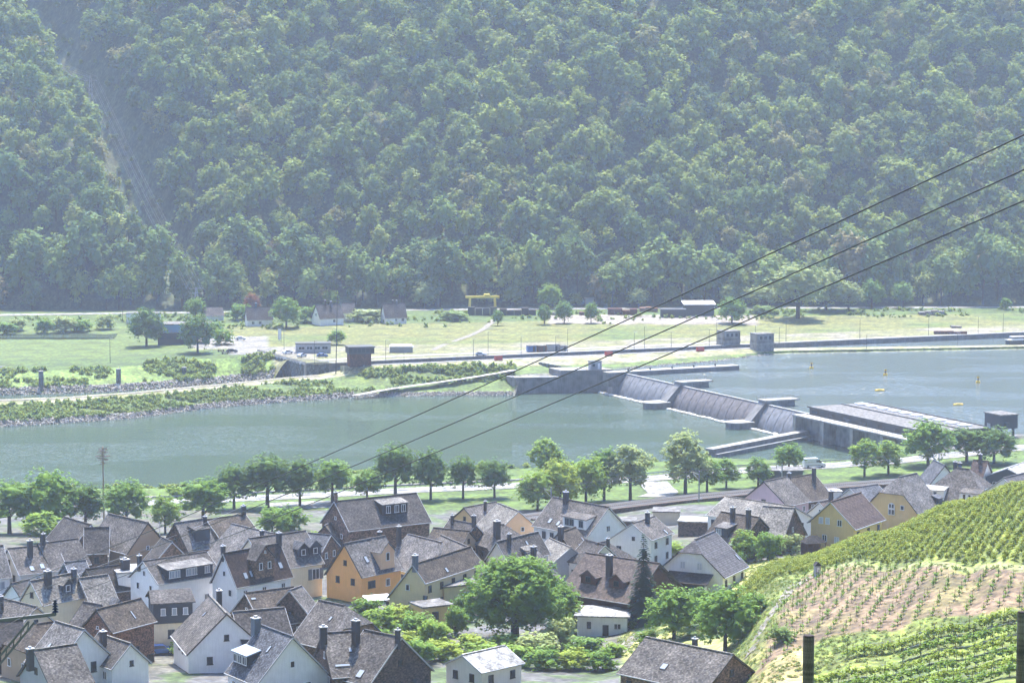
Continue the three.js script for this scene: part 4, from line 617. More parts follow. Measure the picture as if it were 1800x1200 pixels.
// ---------- the weir, the power station and the lock ----------
const wTurn = Math.atan2(-wdir.z, wdir.x); // local x runs along the weir to the near bank, local z downstream
const onWeir = (t, h = 0) => { const p = WEIR0.clone().addScaledVector(wdir, t); p.y = h; return p; };
const railing = (b, pts, h = 1.05, step = 2.5) => { for (let i = 1; i < pts.length; i++) { const a = pts[i - 1], c = pts[i], n = Math.max(1, Math.round(a.distanceTo(c) / step)); for (const k of [1, 0.55]) b.bar(a.clone().setY(a.y + h * k), c.clone().setY(c.y + h * k), 0.07); for (let j = 0; j <= n; j++) { const p = a.clone().lerp(c, j / n); b.bar(p, p.clone().setY(p.y + h), 0.07); } } return b; };
function extrudeProfile(profile, len) { // profile [[z, y]...] swept along +x
  const sh = new THREE.Shape(profile.map(([z, y]) => new THREE.Vector2(z, y))), g = new THREE.ExtrudeGeometry(sh, { depth: len, bevelEnabled: false }); g.rotateY(Math.PI / 2); // z -> x, x -> -z
  return g.scale(1, 1, -1);
}
// gates
const gateSpans = [[1.5, 46], [51, 103], [108, 134]];
gateSpans.forEach(([t0, t1], k) => {
  const g = thing('weir_gate', ['grey steel weir gate next to the concrete abutment wall', 'rust-streaked middle weir gate between the two piers', 'short curved weir gate beside the power station'][k], 'weir gate', onWeir(t0), wTurn, 'gates of the weir');
  const n = 10, P = []; // drum gate: its face bulges downstream
  for (let i = 0; i <= n; i++) { const a = i / n; P.push([3.2 - 4.6 * a + 1.5 * Math.sin(a * Math.PI) * 0.5, -0.5 + 7.9 * a]); }
  const Q = P.map(([z, y]) => [z - 0.6, y - 0.15]).reverse(), sh = extrudeProfile([...P, ...Q], t1 - t0);
  sh.computeVertexNormals(); new MB().add(sh).build('gate_skin', k === 1 ? M.gateRust : M.gateSteel, g);
  const m = Math.round((t1 - t0) / 5.2);
  for (let i = 0; i <= m; i++) { const x = (t1 - t0) * i / m, b = new MB(); for (let j = 0; j < n; j += 2) b.bar(V(x, P[j][1], P[j][0] + 0.08), V(x, P[Math.min(n, j + 2)][1], P[Math.min(n, j + 2)][0] + 0.03), 0.13); b.build('rib', k === 1 ? M.gateRust : M.gateSteel, g); }
  new MB().box((t1 - t0) / 2, 7.45, -1.6, t1 - t0, 0.25, 0.9).build('crest', M.concretePale, g);
  // a line of white water at its foot
  const f = new MB(), R = rng(50 + k); for (let x = 0; x < t1 - t0; x += 0.9) { const s = 0.5 + 0.5 * R(), q = new THREE.IcosahedronGeometry(s, 1); q.scale(1.4, 0.55, 1.1); q.translate(x, 0.12, 5.2 + R() * 0.8); f.add(q); }
  const fm = f.build('white_water', M.foam, scene, { kind: 'stuff', label: 'white churning water at the foot of a weir gate', category: 'foam', group: 'foam below the weir' }); fm.position.copy(g.position); fm.rotation.y = wTurn;
});
// piers
[48.5, 105.5].forEach((t, k) => {
  const g = thing('weir_pier', ['concrete weir pier farther from the power station', 'concrete weir pier nearest the power station'][k], 'pier', onWeir(t), wTurn, 'piers of the weir');
  new MB().add(extrudeProfile([[-12, -2], [-12, 8.4], [-1, 8.4], [5, 2.2], [5, -2]], 4.4).translate(-2.2, 0, 0)).build('body', M.concreteShadeStain, g);
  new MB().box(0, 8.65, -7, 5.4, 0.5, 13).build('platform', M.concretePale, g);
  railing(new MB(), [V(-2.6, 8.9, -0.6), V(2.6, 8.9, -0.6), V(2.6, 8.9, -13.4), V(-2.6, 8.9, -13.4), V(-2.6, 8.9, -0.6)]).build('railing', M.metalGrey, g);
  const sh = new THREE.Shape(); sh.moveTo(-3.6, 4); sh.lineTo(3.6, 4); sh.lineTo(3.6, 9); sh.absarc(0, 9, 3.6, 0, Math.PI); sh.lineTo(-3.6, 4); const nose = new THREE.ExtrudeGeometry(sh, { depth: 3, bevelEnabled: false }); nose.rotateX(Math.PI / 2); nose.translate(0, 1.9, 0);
  new MB().add(nose).build('nose', M.concreteShadeStain, g);
  const n2 = new THREE.ExtrudeGeometry(sh, { depth: 0.3, bevelEnabled: false }); n2.rotateX(Math.PI / 2); n2.translate(0, 2.22, 0); n2.scale(1.05, 1, 1.02); new MB().add(n2).build('coping', M.concretePale, g);
});
// power station
{
  const g = thing('power_station', 'long grey hydro power station with flat roof and skylight row beside the weir', 'power station', onWeir(134), wTurn);
  const len = 66;
  new MB().box(len / 2, 2.4, -12.6, len, 9.6, 25).build('substructure', M.concrete, g);
  const bays = 4, bw = len / bays;
  for (let i = 0; i < bays; i++) { const x = i * bw; new MB().box(x + bw / 2, 2.2, 0.2, bw - 2.6, 8.6, 0.5).build('bay_panel', i % 2 ? M.concrete : M.concretePale, g); }
  for (let i = 0; i <= bays; i++) new MB().box(i * bw, 2.6, 2.3, 1.7, 9.2, 4.6).build('buttress', M.concretePale, g);
  new MB().box(len / 2, 7.45, 2.6, len + 1.5, 0.5, 4.6).build('walkway', M.concretePale, g);
  railing(new MB(), [V(0, 7.7, 4.7), V(len, 7.7, 4.7)], 1.1, 2.6).build('railing', M.metalGrey, g);
  new MB().box(len / 2, 8.4, -12.5, len - 2, 2.6, 24).build('hall_wall', M.metalDark, g);
  new MB().box(len / 2, 9.85, -6.6, len - 0.6, 0.35, 12.6).build('roof', M.flatGrey, g);
  new MB().box(len / 2, 9.85, -18.2, len - 0.6, 0.35, 10).build('roof', M.flatGrey, g);
  for (const z of [-13.0, -23.4]) new MB().box(len / 2, 9.98, z, len - 0.4, 0.7, 0.45).build('parapet', M.metalDark, g);
  new MB().box(len / 2, 10.0, -0.25, len - 0.4, 0.4, 0.35).build('fascia', M.metalDark, g);
  for (let i = 0; i < 10; i++) { const s = new MB().box(3.6 + i * 6.2, 10.2, -18.4, 3.6, 0.5, 3.0).build('skylight', M.whitePaint, g); new MB().box(3.6 + i * 6.2, 10.48, -18.4, 3.2, 0.06, 2.6).build('cover', M.frameWhite, s); }
  for (let i = 0; i < 7; i++) new MB().box(4 + i * 9.4, 8.6, -0.45, 3.2, 0.9, 0.12).build('window_band', M.glass, g);
}
{ // wing wall between tail race and river
  const a = at(1250, 805, 0), b = at(1418, 772, 0), d = b.clone().sub(a).setY(0), L = d.length(), g = thing('wing_wall', 'low concrete training wall running from the power station into the river', 'wall', a, Math.atan2(-d.z, d.x));
  new MB().add(extrudeProfile([[-1.8, -2], [-1.8, 2.6], [1.0, 2.6], [1.0, 1.2], [2.4, 1.2], [2.4, -2]], L)).build('wall', M.concreteShadeStain, g);
  new MB().box(L / 2, 2.72, -0.4, L + 0.3, 0.24, 3.1).build('coping', M.concretePale, g);
  new MB().box(L / 2, 1.28, 1.75, L, 0.16, 1.4).build('ledge', M.concrete, g);
}
{ // trash rack cleaner
  const g = thing('rack_crane', 'dark boxy rack-cleaning machine on legs beside the power station', 'machine', at(1760, 768, 7.6), wTurn);
  new MB().box(0, 5.0, 0, 8.2, 4.0, 6).build('cabin', M.darkSlate, g); new MB().box(0, 7.15, 0, 8.8, 0.3, 6.6).build('roof', M.flatGrey, g);
  for (const [x, z] of [[-3, -2.2], [3, -2.2], [-3, 2.2], [3, 2.2]]) new MB().box(x, 0.9, z, 0.6, 4.4, 0.6).build('leg', M.metalDark, g);
  new MB().box(4.6, 4.4, 1.2, 1.2, 1.2, 1.2).build('winch', M.metalDark, g); new MB().box(-2, 3.4, 3.05, 1.6, 1.4, 0.1).build('window', M.glassPale, g);
  put('apron', new MB().prism([[0, 0], [60, -10], [60, 30], [-8, 26]].map(([x, z]) => [x + 126, z - 742]), 3, 7.6).geometry(), M.flatGrey, scene, structure).name = numbered('river_apron');
}
// abutment, upper jetty
{
  const a = at(907, 692, 0), m = at(986, 690.5, 0), b = onWeir(0.5), back = V(-wdir.x, 0, -wdir.z);
  const g = thing('abutment_wall', 'dark concrete abutment wall between the lock island and the weir', 'wall');
  const P = (p, k) => [p.x + back.x * k, p.z + back.z * k];
  new MB().prism([P(a, 0), P(m, 0), P(m, 9), P(a, 9)], -2, 5.7).build('lower_wall', M.concreteShadeStain, g); new MB().prism([P(a, -0.2), P(m, -0.2), P(m, 3), P(a, 3)], 5.7, 6.0).build('coping', M.concretePale, g);
  new MB().prism([P(m, 0.02), P(b, 0.02), P(b, 10), P(m, 10)], -2, 8.0).build('upper_wall', M.concreteShadeStain, g); new MB().prism([P(m, -0.2), P(b, -0.2), P(b, 10), P(m, 10)], 8.0, 8.3).build('coping', M.concretePale, g);
  for (let i = 1; i < 5; i++) { const q = a.clone().lerp(b, i / 5 + 0.02); new MB().prism([P(q, -0.12), [P(q, -0.12)[0] + 0.25, P(q, -0.12)[1] - 0.05], [P(q, 0.2)[0] + 0.25, P(q, 0.2)[1]], P(q, 0.2)], -1, 5.6).build('joint', M.metalDark, g); }
  railing(new MB(), [a.clone().setY(6).addScaledVector(back, 0.3), m.clone().setY(6).addScaledVector(back, 0.3)]).build('railing', M.metalGrey, g);
  railing(new MB(), [m.clone().setY(8.3).addScaledVector(back, 0.3), b.clone().setY(8.3).addScaledVector(back, 0.3)]).build('railing', M.metalGrey, g);
  const j0 = at(1070, 655, 8.2), j1 = at(1300, 642, 8.2), g2 = thing('jetty', 'long concrete guide jetty reaching into the upper pool', 'jetty'), d = j1.clone().sub(j0).setY(0).normalize(), s = V(-d.z, 0, d.x); if (s.z < 0) s.negate();
  const q = (p, k) => [p.x + s.x * k, p.z + s.z * k];
  new MB().prism([q(j0, 0), q(j1, 0), q(j1, -4.5), q(j0, -4.5)], 3, 7.9).build('wall', M.concreteShadeStain, g2); new MB().prism([q(j0, 0.2), q(j1, 0.2), q(j1, -4.7), q(j0, -4.7)], 7.9, 8.2).build('deck', M.concretePale, g2);
  railing(new MB(), [j0.clone().addScaledVector(s, -4.4), j1.clone().addScaledVector(s, -4.4)], 1.1, 4).build('railing', M.metalGrey, g2);
  for (let i = 1; i < 6; i++) { const p = j0.clone().lerp(j1, i / 6).addScaledVector(s, -2); new MB().rod(p, p.clone().setY(9.1), 0.3, 0.35, 8).build('bollard', M.metalDark, g2); }
  const hut = thing('control_hut', 'small grey control hut on the weir abutment', 'hut', at(1046, 648, 8.3), 0.3); new MB().box(0, 1.4, 0, 4.2, 2.8, 3).build('wall', M.grey, hut); new MB().box(0, 2.9, 0, 4.6, 0.2, 3.4).build('roof', M.metalDark, hut); new MB().box(-1, 1.5, 1.52, 1, 1, 0.06).build('window', M.glass, hut); new MB().box(1, 1.05, 1.52, 0.9, 2.1, 0.06).build('door', M.whitePaint, hut);
  const rw = thing('retaining_wall', 'ribbed grey retaining wall behind the abutment', 'wall'), r0 = at(948, 652, 5), r1 = at(986, 659, 5); const nr = 12; for (let i = 0; i < nr; i++) { const p = r0.clone().lerp(r1, (i + 0.5) / nr); new MB().box(p.x, 6.2, p.z, r0.distanceTo(r1) / nr * 0.9, 4.4, i % 2 ? 0.5 : 0.9, Math.atan2(-(r1.z - r0.z), r1.x - r0.x)).build('sheet_pile', M.sheetPile, rw); }
}
// lock: the land-side wall line
const LK0 = V(-47.7, 8.5, -942), LKD = V(0.925, 0, -0.38).normalize(), LKN = V(0.38, 0, 0.925).normalize();
const lock = (t, n = 0, h = 8.5) => { const p = LK0.clone().addScaledVector(LKD, t).addScaledVector(LKN, n); p.y = h; return p; };
const pl = (p) => [p.x, p.z];
{
  const g = thing('lock_wall', 'long dark land-side wall of the ship lock', 'wall');
  for (let i = 0; i < 9; i++) { const a = -24 + i * 42, b = a + 41.8; new MB().prism([pl(lock(a, 0)), pl(lock(b, 0)), pl(lock(b, -1.6)), pl(lock(a, -1.6))], -2, 8.3).build('wall_section', M.concreteShadeStain, g); new MB().prism([pl(lock(a, 0.15)), pl(lock(b, 0.15)), pl(lock(b, -2.2)), pl(lock(a, -2.2))], 8.3, 8.62).build('coping', M.concretePale, g); }
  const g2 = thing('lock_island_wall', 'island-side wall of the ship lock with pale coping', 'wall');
  for (let i = 0; i < 4; i++) { const a = -14 + i * 42, b = a + 41.8; new MB().prism([pl(lock(a, 12)), pl(lock(b, 12)), pl(lock(b, 13.4)), pl(lock(a, 13.4))], -2, 8.25).build('wall_section', M.concreteShadeStain, g2); new MB().prism([pl(lock(a, 11.9)), pl(lock(b, 11.9)), pl(lock(b, 13.9)), pl(lock(a, 13.9))], 8.25, 8.55).build('coping', M.concretePale, g2); }
  const gate = thing('lock_gate', 'dark steel lower gate closing the ship lock', 'gate'); const A = lock(-12, 0.2, 0), B = lock(-12, 11.8, 0), Cc = lock(-15, 6, 0); for (const p of [A, B]) { new MB().prism([pl(p), pl(Cc), [Cc.x + 0.8, Cc.z - 0.3], [p.x + 0.8, p.z - 0.3]], -1, 8.2).build('leaf', M.metalDark, gate); railing(new MB(), [p.clone().setY(8.2), Cc.clone().setY(8.2)]).build('railing', M.metalGrey, gate); }
  waterSheet('lock_chamber_water', [pl(lock(-30, 0)), pl(lock(150, 0)), pl(lock(150, 12)), pl(lock(-30, 12))], 2.2, waterMat([0.03, 0.055, 0.05], 0.1, 0.1));
  // flared sheet-pile wall
  const sp = thing('sheet_pile_wall', 'tall flared sheet-pile wall at the lower lock entrance', 'wall'), c = [at(452, 617, 8.5), at(536, 639.5, 8.5), lock(-23, 0)];
  for (let k = 0; k < 2; k++) { const a = c[k], b = c[k + 1], L = a.distanceTo(b), n = Math.round(L / 1.7); for (let i = 0; i < n; i++) { const p = a.clone().lerp(b, (i + 0.5) / n); new MB().box(p.x, 3.2, p.z, L / n * 0.99, 10.4, i % 2 ? 0.5 : 1.1, Math.atan2(-(b.z - a.z), b.x - a.x)).build('sheet_pile', M.sheetPile, sp); } new MB().bar(a.clone().setY(8.55), b.clone().setY(8.55), 0.35, 1.3).build('cap_beam', M.concretePale, sp); railing(new MB(), [a.clone().setY(8.7), b.clone().setY(8.7)]).build('railing', M.metalGrey, sp); }
  new MB().box(at(536, 639.5, 8.5).x, 3.2, at(536, 639.5, 8.5).z + 0.6, 0.9, 10.6, 0.5).build('corner_post', M.concretePale, sp);
  // towers of the upper head
  [[147.5, -4], [152, 16]].forEach(([t, n], k) => { const p = lock(t, n, k ? 7.6 : 7), w = thing('lock_tower', ['square concrete lock tower with pale band, landward of the two', 'square concrete lock tower with pale band, on the island side'][k], 'tower', p, Math.atan2(-LKD.z, LKD.x), 'towers of the upper lock head'); new MB().box(0, 1, 0, 7.4, 6.4, 6).build('base', M.concrete, w); new MB().box(0, 3.0, 0, 7.7, 0.7, 6.3).build('band', M.concretePale, w); new MB().box(0, 5.1, 0, 7.4, 3.5, 6).build('upper_storey', M.concrete, w); new MB().box(0, 6.95, 0, 7.8, 0.2, 6.4).build('roof', M.flatGrey, w); for (const x of [-2, 0, 2]) new MB().box(x, 5.4, 3.03, 1, 1.2, 0.08).build('window', M.glass, w); });
}
// river mole on the left, lock island, upper mole: one strip of land after another
const profileSheet = (name, cols, color) => {
  const K = cols[0][1].length, C = cols.map(([px, p]) => [px, p.map(([y, h]) => { const q = at(900, y, h); return [-q.z, h]; })]), x0 = C[0][0], x1 = C[C.length - 1][0];
  for (const [, p] of C) { p[0][0] = Math.min(p[0][0], p[1][0] - 4); for (let k = 1; k < K - 1; k++) p[k][0] = Math.max(p[k][0], p[k - 1][0] + 0.4); if (p[K - 1][1] < 0) p[K - 1][0] = p[K - 2][0] + 7; else p[K - 1][0] = Math.max(p[K - 1][0], p[K - 2][0] + 0.3); }
  const f = (px) => { let c = 0; while (c < C.length - 2 && px > C[c + 1][0]) c++; const t = clamp((px - C[c][0]) / (C[c + 1][0] - C[c][0])); return C[c][1].map(([d, h], k) => [lerp(d, C[c + 1][1][k][0], t), lerp(h, C[c + 1][1][k][1], t)]); };
  const sub = 5; put(name, sheet(Math.round((x1 - x0) / 6), (K - 1) * sub, (u, v) => { const px = lerp(x0, x1, u), p = f(px), k = v * (K - 1), i = Math.min(K - 2, Math.floor(k + 1e-9)), t = k - i, D = lerp(p[i][0], p[i + 1][0], t), X = (px - 900) * D / F, h = lerp(p[i][1], p[i + 1][1], t); return V(X, h + (i > 0 && i < 2 ? 0.5 * (vnoise(X / 3, D / 3, 33) - 0.5) : 0), -D); }, (X, D, h) => color(X, D, h, f(pxOf(X, D)))), M.ground, scene, structure);
  return f;
};
const bankColor = (X, D, h, p) => { const n = fbm(X / 5, D / 5, 37, 4); let c = mixc([0.055, 0.10, 0.016], [0.115, 0.155, 0.03], n * 1.2); if (D < p[1][0]) c = mixc([0.24, 0.22, 0.18], [0.15, 0.15, 0.10], n); if (D > p[2][0]) c = mixc([0.27, 0.25, 0.16], [0.19, 0.19, 0.07], sstep(0.4, 0.65, n)); return gain(c, GC); };
const moleProfile = profileSheet('river_mole', [
  [-520, [[766, -1.5], [756, 1.2], [722, 4.4], [712, 4.5], [706, 4.5], [704, -1.5]]], [0, [[752, -1.5], [742, 1.2], [712, 4.4], [706.5, 4.5], [701.5, 4.5], [700, -1.5]]], [110, [[745, -1.5], [736, 1.2], [707, 4.4], [702, 4.5], [697, 4.5], [696, -1.5]]],
  [225, [[737, -1.5], [728, 1.2], [699, 4.4], [694, 4.5], [689, 4.5], [688, -1.5]]], [310, [[724, -1.5], [717, 1.2], [691, 4.4], [686, 4.5], [681, 4.5], [680, -1.5]]], [390, [[714, -1.5], [708, 1.2], [683, 4.4], [678.5, 4.5], [674, 4.5], [673, -1.5]]],
  [480, [[706, -1.5], [701, 1.2], [673, 4.4], [669, 4.5], [664.5, 4.5], [664, -1.5]]], [560, [[700, -1.5], [696, 1.2], [667, 4.6], [662, 4.8], [658, 4.8], [658, -1.5]]], [598, [[697, -1.5], [693, 1.2], [662, 5], [654, 5.6], [649, 5.8], [649, -1.5]]],
], bankColor);
const islandProfile = profileSheet('lock_island', [
  [596, [[697, -1.5], [693, 1.2], [662, 5], [654, 5.7], [646, 8.0], [645.5, 8.0]]], [640, [[695, -1.5], [691, 1.2], [657, 6], [649, 8], [642.5, 8.4], [642.3, 8.4]]], [680, [[694, -1.5], [690, 1.2], [652, 7], [645, 8.3], [640.5, 8.4], [640.3, 8.4]]], [800, [[692, -1.5], [688, 1.2], [646, 7.4], [641, 8.3], [635.5, 8.4], [635.3, 8.4]]], [905, [[691, -1.5], [688, 1.2], [645, 7.2], [638, 8.2], [631, 8.4], [630.8, 8.4]]],
  [912, [[662, 6], [658, 6.4], [645, 7.2], [637, 8.2], [630.6, 8.4], [630.4, 8.4]]], [1077, [[652, 5.5], [648, 6.6], [640, 7.2], [631, 8], [623.5, 8.4], [623.3, 8.4]]], [1250, [[640, 5.5], [635, 6.6], [626, 7.4], [621, 8], [616, 8.4], [615.8, 8.4]]], [1330, [[629, 5.5], [625, 6.6], [621, 7.4], [617, 8], [612.5, 8.4], [612.4, 8]]],
  [1367, [[622.5, 5.5], [620.5, 6.8], [617, 7.6], [614.5, 7.7], [612, 7.7], [611.8, 5.5]]], [1800, [[614, 5.5], [612.5, 6.8], [610, 7.6], [608, 7.7], [606, 7.7], [605.8, 5.5]]], [2400, [[606, 5.5], [604.5, 6.8], [602.5, 7.6], [600.5, 7.7], [599, 7.7], [598.8, 5.5]]],
], bankColor);
function islandH(X, D) { const px = pxOf(X, D); for (const [f, a, b] of [[moleProfile, -520, 597], [islandProfile, 597, 2400]]) if (px >= a && px < b) { const p = f(px); if (D > p[0][0] && D < p[p.length - 1][0]) return interp(p, D); } return null; }
{ // ramp path down the island bank, and stone apron at the waterline
  const rp = (y, px, h) => at(px, y, h);
  const path = (name, a, w, m) => put(name, ribbon(a, w, 0.12, 8, false), m, scene, structure);
  path('ramp_path', [rp(695, 622, 1.4), rp(683, 690, 2.6), rp(672, 770, 4.0), rp(660, 850, 5.6), rp(650, 905, 6.9)], 3.2, M.concretePale);
  path('towpath', [rp(694, 640, 0.6), rp(690.5, 720, 0.7), rp(688, 820, 0.7), rp(686.5, 904, 0.7)], 3.4, M.gravel);
  path('mole_path', [rp(710, -300, 4.55), rp(704, 0, 4.55), rp(699.5, 110, 4.55), rp(691.5, 225, 4.55), rp(683.5, 310, 4.55), rp(676.3, 390, 4.55), rp(666.8, 480, 4.55), rp(660, 560, 4.85)], 2.5, M.gravel);
}
// riprap and rough growth on the banks
{
  const R = rng(77), rocks = [], tufts = [], m4 = new THREE.Matrix4(), q = new THREE.Quaternion();
  const rockG = new THREE.IcosahedronGeometry(0.5, 0); { const p = rockG.attributes.position; for (let i = 0; i < p.count; i++) { const k = 0.7 + 0.6 * hash2(Math.round(p.getX(i) * 50), Math.round(p.getY(i) * 50), Math.round(p.getZ(i) * 50)); p.setXYZ(i, p.getX(i) * k, p.getY(i) * k * 0.7, p.getZ(i) * k); } rockG.computeVertexNormals(); }
  for (let i = 0; i < 5200; i++) { const px = -60 + R() * 960, p = (px < 597 ? moleProfile : islandProfile)(px), u = R(), D = lerp(lerp(p[0][0], p[1][0], 0.45), lerp(p[1][0], p[2][0], 0.07), u * (px > 620 ? 0.5 : 1)), X = (px - 900) * D / F, s = 0.35 + R() * 0.9; rocks.push([X, interp(p, D), -D, s]); }
  for (let i = 0; i < 2600; i++) { const px = -60 + R() * 540, p = farProfile(px), D = lerp(p[0][0] + 0.8, lerp(p[1][0], p[2][0], 0.1), R()), X = (px - 900) * D / F; rocks.push([X, interp(p, D), -D, 0.5 + R() * 1.0]); }
  for (let i = 0; i < 900; i++) { const px = 1100 + R() * 260, p = islandProfile(px), D = lerp(p[0][0], p[1][0], R()), X = (px - 900) * D / F; rocks.push([X, interp(p, D), -D, 0.4 + R() * 0.7]); }
  const im = new THREE.InstancedMesh(rockG, mat([1, 1, 1]), rocks.length); im.name = 'riprap'; Object.assign(im.userData, { kind: 'stuff', label: 'loose grey stone riprap along the river banks', category: 'stones' }); im.castShadow = im.receiveShadow = true;
  rocks.forEach(([x, y, z, s], i) => { q.setFromEuler(new THREE.Euler(R() * 6, R() * 6, R() * 6)); m4.compose(V(x, y + 0.1, z), q, V(s, s, s)); im.setMatrixAt(i, m4); const k = 0.13 + 0.24 * R(); im.setColorAt(i, lin(k, k * 0.92, k * 0.76)); }); scene.add(im);
  // tufts and low scrub
  const tg = crownGeo(900, { rx: 0.9, ry: 0.7, cy: 0.4, lobes: 4, leaves: 60, size: 0.22, core: 0.6 });
  const addT = (X, y, D, s, c) => tufts.push([X, y, -D, s, c]);
  for (let i = 0; i < 6500; i++) { const px = -60 + R() * 965, p = (px < 597 ? moleProfile : islandProfile)(px), D = lerp(lerp(p[0][0], p[1][0], 0.95), p[2][0] + 0.5, R()), X = (px - 900) * D / F; if (vnoise(X / 12, D / 6, 44) < 0.22) continue; if (px > 700 && px < 905 && D < lerp(p[1][0], p[2][0], 0.35)) continue; addT(X, interp(p, D), D, 0.28 + 1.25 * Math.pow(R(), 3.2) + (px > 640 && D > lerp(p[1][0], p[2][0], 0.8) ? 0.8 : 0), R()); }
  for (let i = 0; i < 2600; i++) { const px = -60 + R() * 540, p = farProfile(px), D = lerp(p[1][0], p[2][0] + 1, R()), X = (px - 900) * D / F; if (vnoise(X / 9, D / 7, 45) < (px < 300 ? 0.55 : 0.42)) continue; addT(X, interp(p, D), D, 0.3 + 1.5 * Math.pow(R(), 3) + (px > 270 ? 0.2 : 0), R()); }
  for (let i = 0; i < 1500; i++) { const px = -40 + R() * 1900, p = farProfile(px), D = lerp(lerp(p[4][0], p[5][0], 0.55), p[6][0], R()), X = (px - 900) * D / F; if (vnoise(X / 14, D / 7, 46) < 0.56) continue; addT(X, interp(p, D), D, 0.5 + 1.2 * R(), R()); }
  for (let i = 0; i < 700; i++) { const px = -40 + R() * 1300, D = interp(SHORE, px) - 2 - R() * 9, X = (px - 900) * D / F; if (vnoise(X / 8, D / 5, 48) < 0.4) continue; addT(X, nearH(X, D), D, 0.6 + 1.2 * R(), R()); }
  const it = new THREE.InstancedMesh(tg, leafMat([1, 1, 1]), tufts.length); it.name = 'bank_scrub'; Object.assign(it.userData, { kind: 'stuff', label: 'tufts of grass and low scrub on the river banks and meadow edges', category: 'scrub' }); it.castShadow = it.receiveShadow = true;
  tufts.forEach(([x, y, z, s, c], i) => { q.setFromAxisAngle(V(0, 1, 0), R() * 6.28); m4.compose(V(x, y, z), q, V(s, s * (0.7 + 0.5 * R()), s)); it.setMatrixAt(i, m4); it.setColorAt(i, lin(...mixc([0.15, 0.235, 0.035], [0.30, 0.36, 0.07], c))); }); scene.add(it);
}
// ---------- trees and bushes ----------
const PROTO = {
  linden: { w: 8, h: 11, crown: crownGeo(301, { rx: 4, ry: 4.7, cy: 6.3, lobes: 15, leaves: 3900, size: 0.22, lobeR: 0.40, core: 0.46 }), trunk: trunkGeo(1, 8, 0.26, 2) },
  linden2: { w: 8, h: 11, crown: crownGeo(317, { rx: 4, ry: 4.6, cy: 6.3, lobes: 12, leaves: 3700, size: 0.23, lobeR: 0.46, core: 0.46, shape: 0.35 }), trunk: trunkGeo(2, 8, 0.24, 2) },
  round: { w: 8, h: 8.8, crown: crownGeo(331, { rx: 4, ry: 4.2, cy: 4.7, lobes: 16, leaves: 3900, size: 0.22, lobeR: 0.42, core: 0.46 }), trunk: trunkGeo(3, 6, 0.22, 2) },
  loose: { w: 8, h: 12, crown: crownGeo(353, { rx: 4, ry: 5.9, cy: 6.0, lobes: 22, leaves: 3900, size: 0.22, lobeR: 0.30, core: 0.42 }), trunk: trunkGeo(4, 10, 0.22, 2.4) },
  loose2: { w: 8, h: 12, crown: crownGeo(367, { rx: 4, ry: 5.9, cy: 5.9, lobes: 26, leaves: 3900, size: 0.22, lobeR: 0.27, core: 0.4 }), trunk: trunkGeo(6, 10, 0.22, 2.4) },
  bush: { w: 4, h: 3.4, crown: crownGeo(389, { rx: 2, ry: 1.9, cy: 1.6, lobes: 11, leaves: 1700, size: 0.17, lobeR: 0.44, core: 0.46 }), trunk: trunkGeo(7, 2, 0.1, 0.8) },
  walnut: { w: 16, h: 15, crown: crownGeo(409, { rx: 8, ry: 7.4, cy: 7.6, lobes: 40, leaves: 24000, size: 0.24, lobeR: 0.30, core: 0.46 }), trunk: trunkGeo(8, 12, 0.55, 4.5) },
};
function plant(name, label, category, kind, leaf, px, py, wpx, hpx, group, opt = {}) {
  const P = PROTO[kind], p = opt.at ?? ground(px, py, opt.d0 ?? 300), s = F / -p.z, g = thing(name, label, category, p, (px * 0.37 + py * 0.11) % 6.28, group);
  if (kind !== 'bush' || hpx > 30) put('trunk', P.trunk, barkMat, g); put('crown', P.crown, LEAF[leaf], g);
  const w = 1.24 * wpx / s / P.w, h = 1.1 * hpx / s / P.h; g.scale.set(w, h, w * (opt.deep ?? 1)); return g;
}
const ord = ['leftmost', 'second', 'third', 'fourth', 'fifth', 'sixth', 'seventh', 'eighth', 'ninth', 'tenth', 'eleventh', 'twelfth'];
const row = (list, f) => list.forEach((t, i) => f(t, i));
// the row along the riverside road
row([[411, 895, 62, 72], [470, 893, 80, 88], [527, 889, 60, 76], [584, 884, 62, 72], [645, 882, 50, 52], [695, 878, 70, 92], [757, 878, 56, 82], [814, 876, 48, 70], [869, 875, 50, 62]], ([x, y, w, h], i) => plant('roadside_tree', ['broad dark green roadside tree, leftmost of the row by the river road', 'largest dark green tree in the roadside row, left of the barn', 'dark roadside tree directly right of the largest one', 'roadside tree above the low slate roofs, fourth from the left', 'small pale roadside tree behind the barn ridge', 'tallest dome-shaped dark tree in the roadside row', 'roadside tree with bare lower trunk right of the tallest one', 'narrow roadside tree on the lawn, second from right in its row', 'rightmost small tree of the roadside row on the lawn'][i], 'tree', i % 2 ? 'linden' : 'linden2', i === 4 || i === 3 ? 'mid' : 'dark', x, y, w * 1.06, h * 1.04, 'row of trees along the river road'));
row([[16, 938, 88, 90], [88, 938, 100, 106], [150, 935, 66, 82], [222, 925, 74, 76], [357, 925, 82, 82]], ([x, y, w, h], i) => plant('bank_tree', ['bushy green tree cut by the left picture edge', 'large spreading tree beside the left-edge tree', 'dense tree left of the rusty mast', 'round green tree right of the rusty mast', 'round green tree at the left end of the roadside row'][i], 'tree', i % 2 ? 'round' : 'linden', ['mid', 'mid', 'dark', 'mid', 'mid'][i], x, y, w, h, 'trees by the left houses'));
plant('young_tree', 'thin light green young tree between two round trees, left', 'tree', 'loose', 'bright', 290, 938, 54, 72);
plant('small_tree', 'light green small tree in front of the left slate houses', 'tree', 'loose2', 'bright', 72, 955, 70, 62);
row([[478, 936, 52, 42], [510, 932, 52, 40]], ([x, y, w, h], i) => plant('round_bush', ['left one of two round bushes behind the cream house', 'right one of two round bushes behind the cream house'][i], 'bush', 'bush', 'mid', x, y, w, h, 'pair of round bushes'));
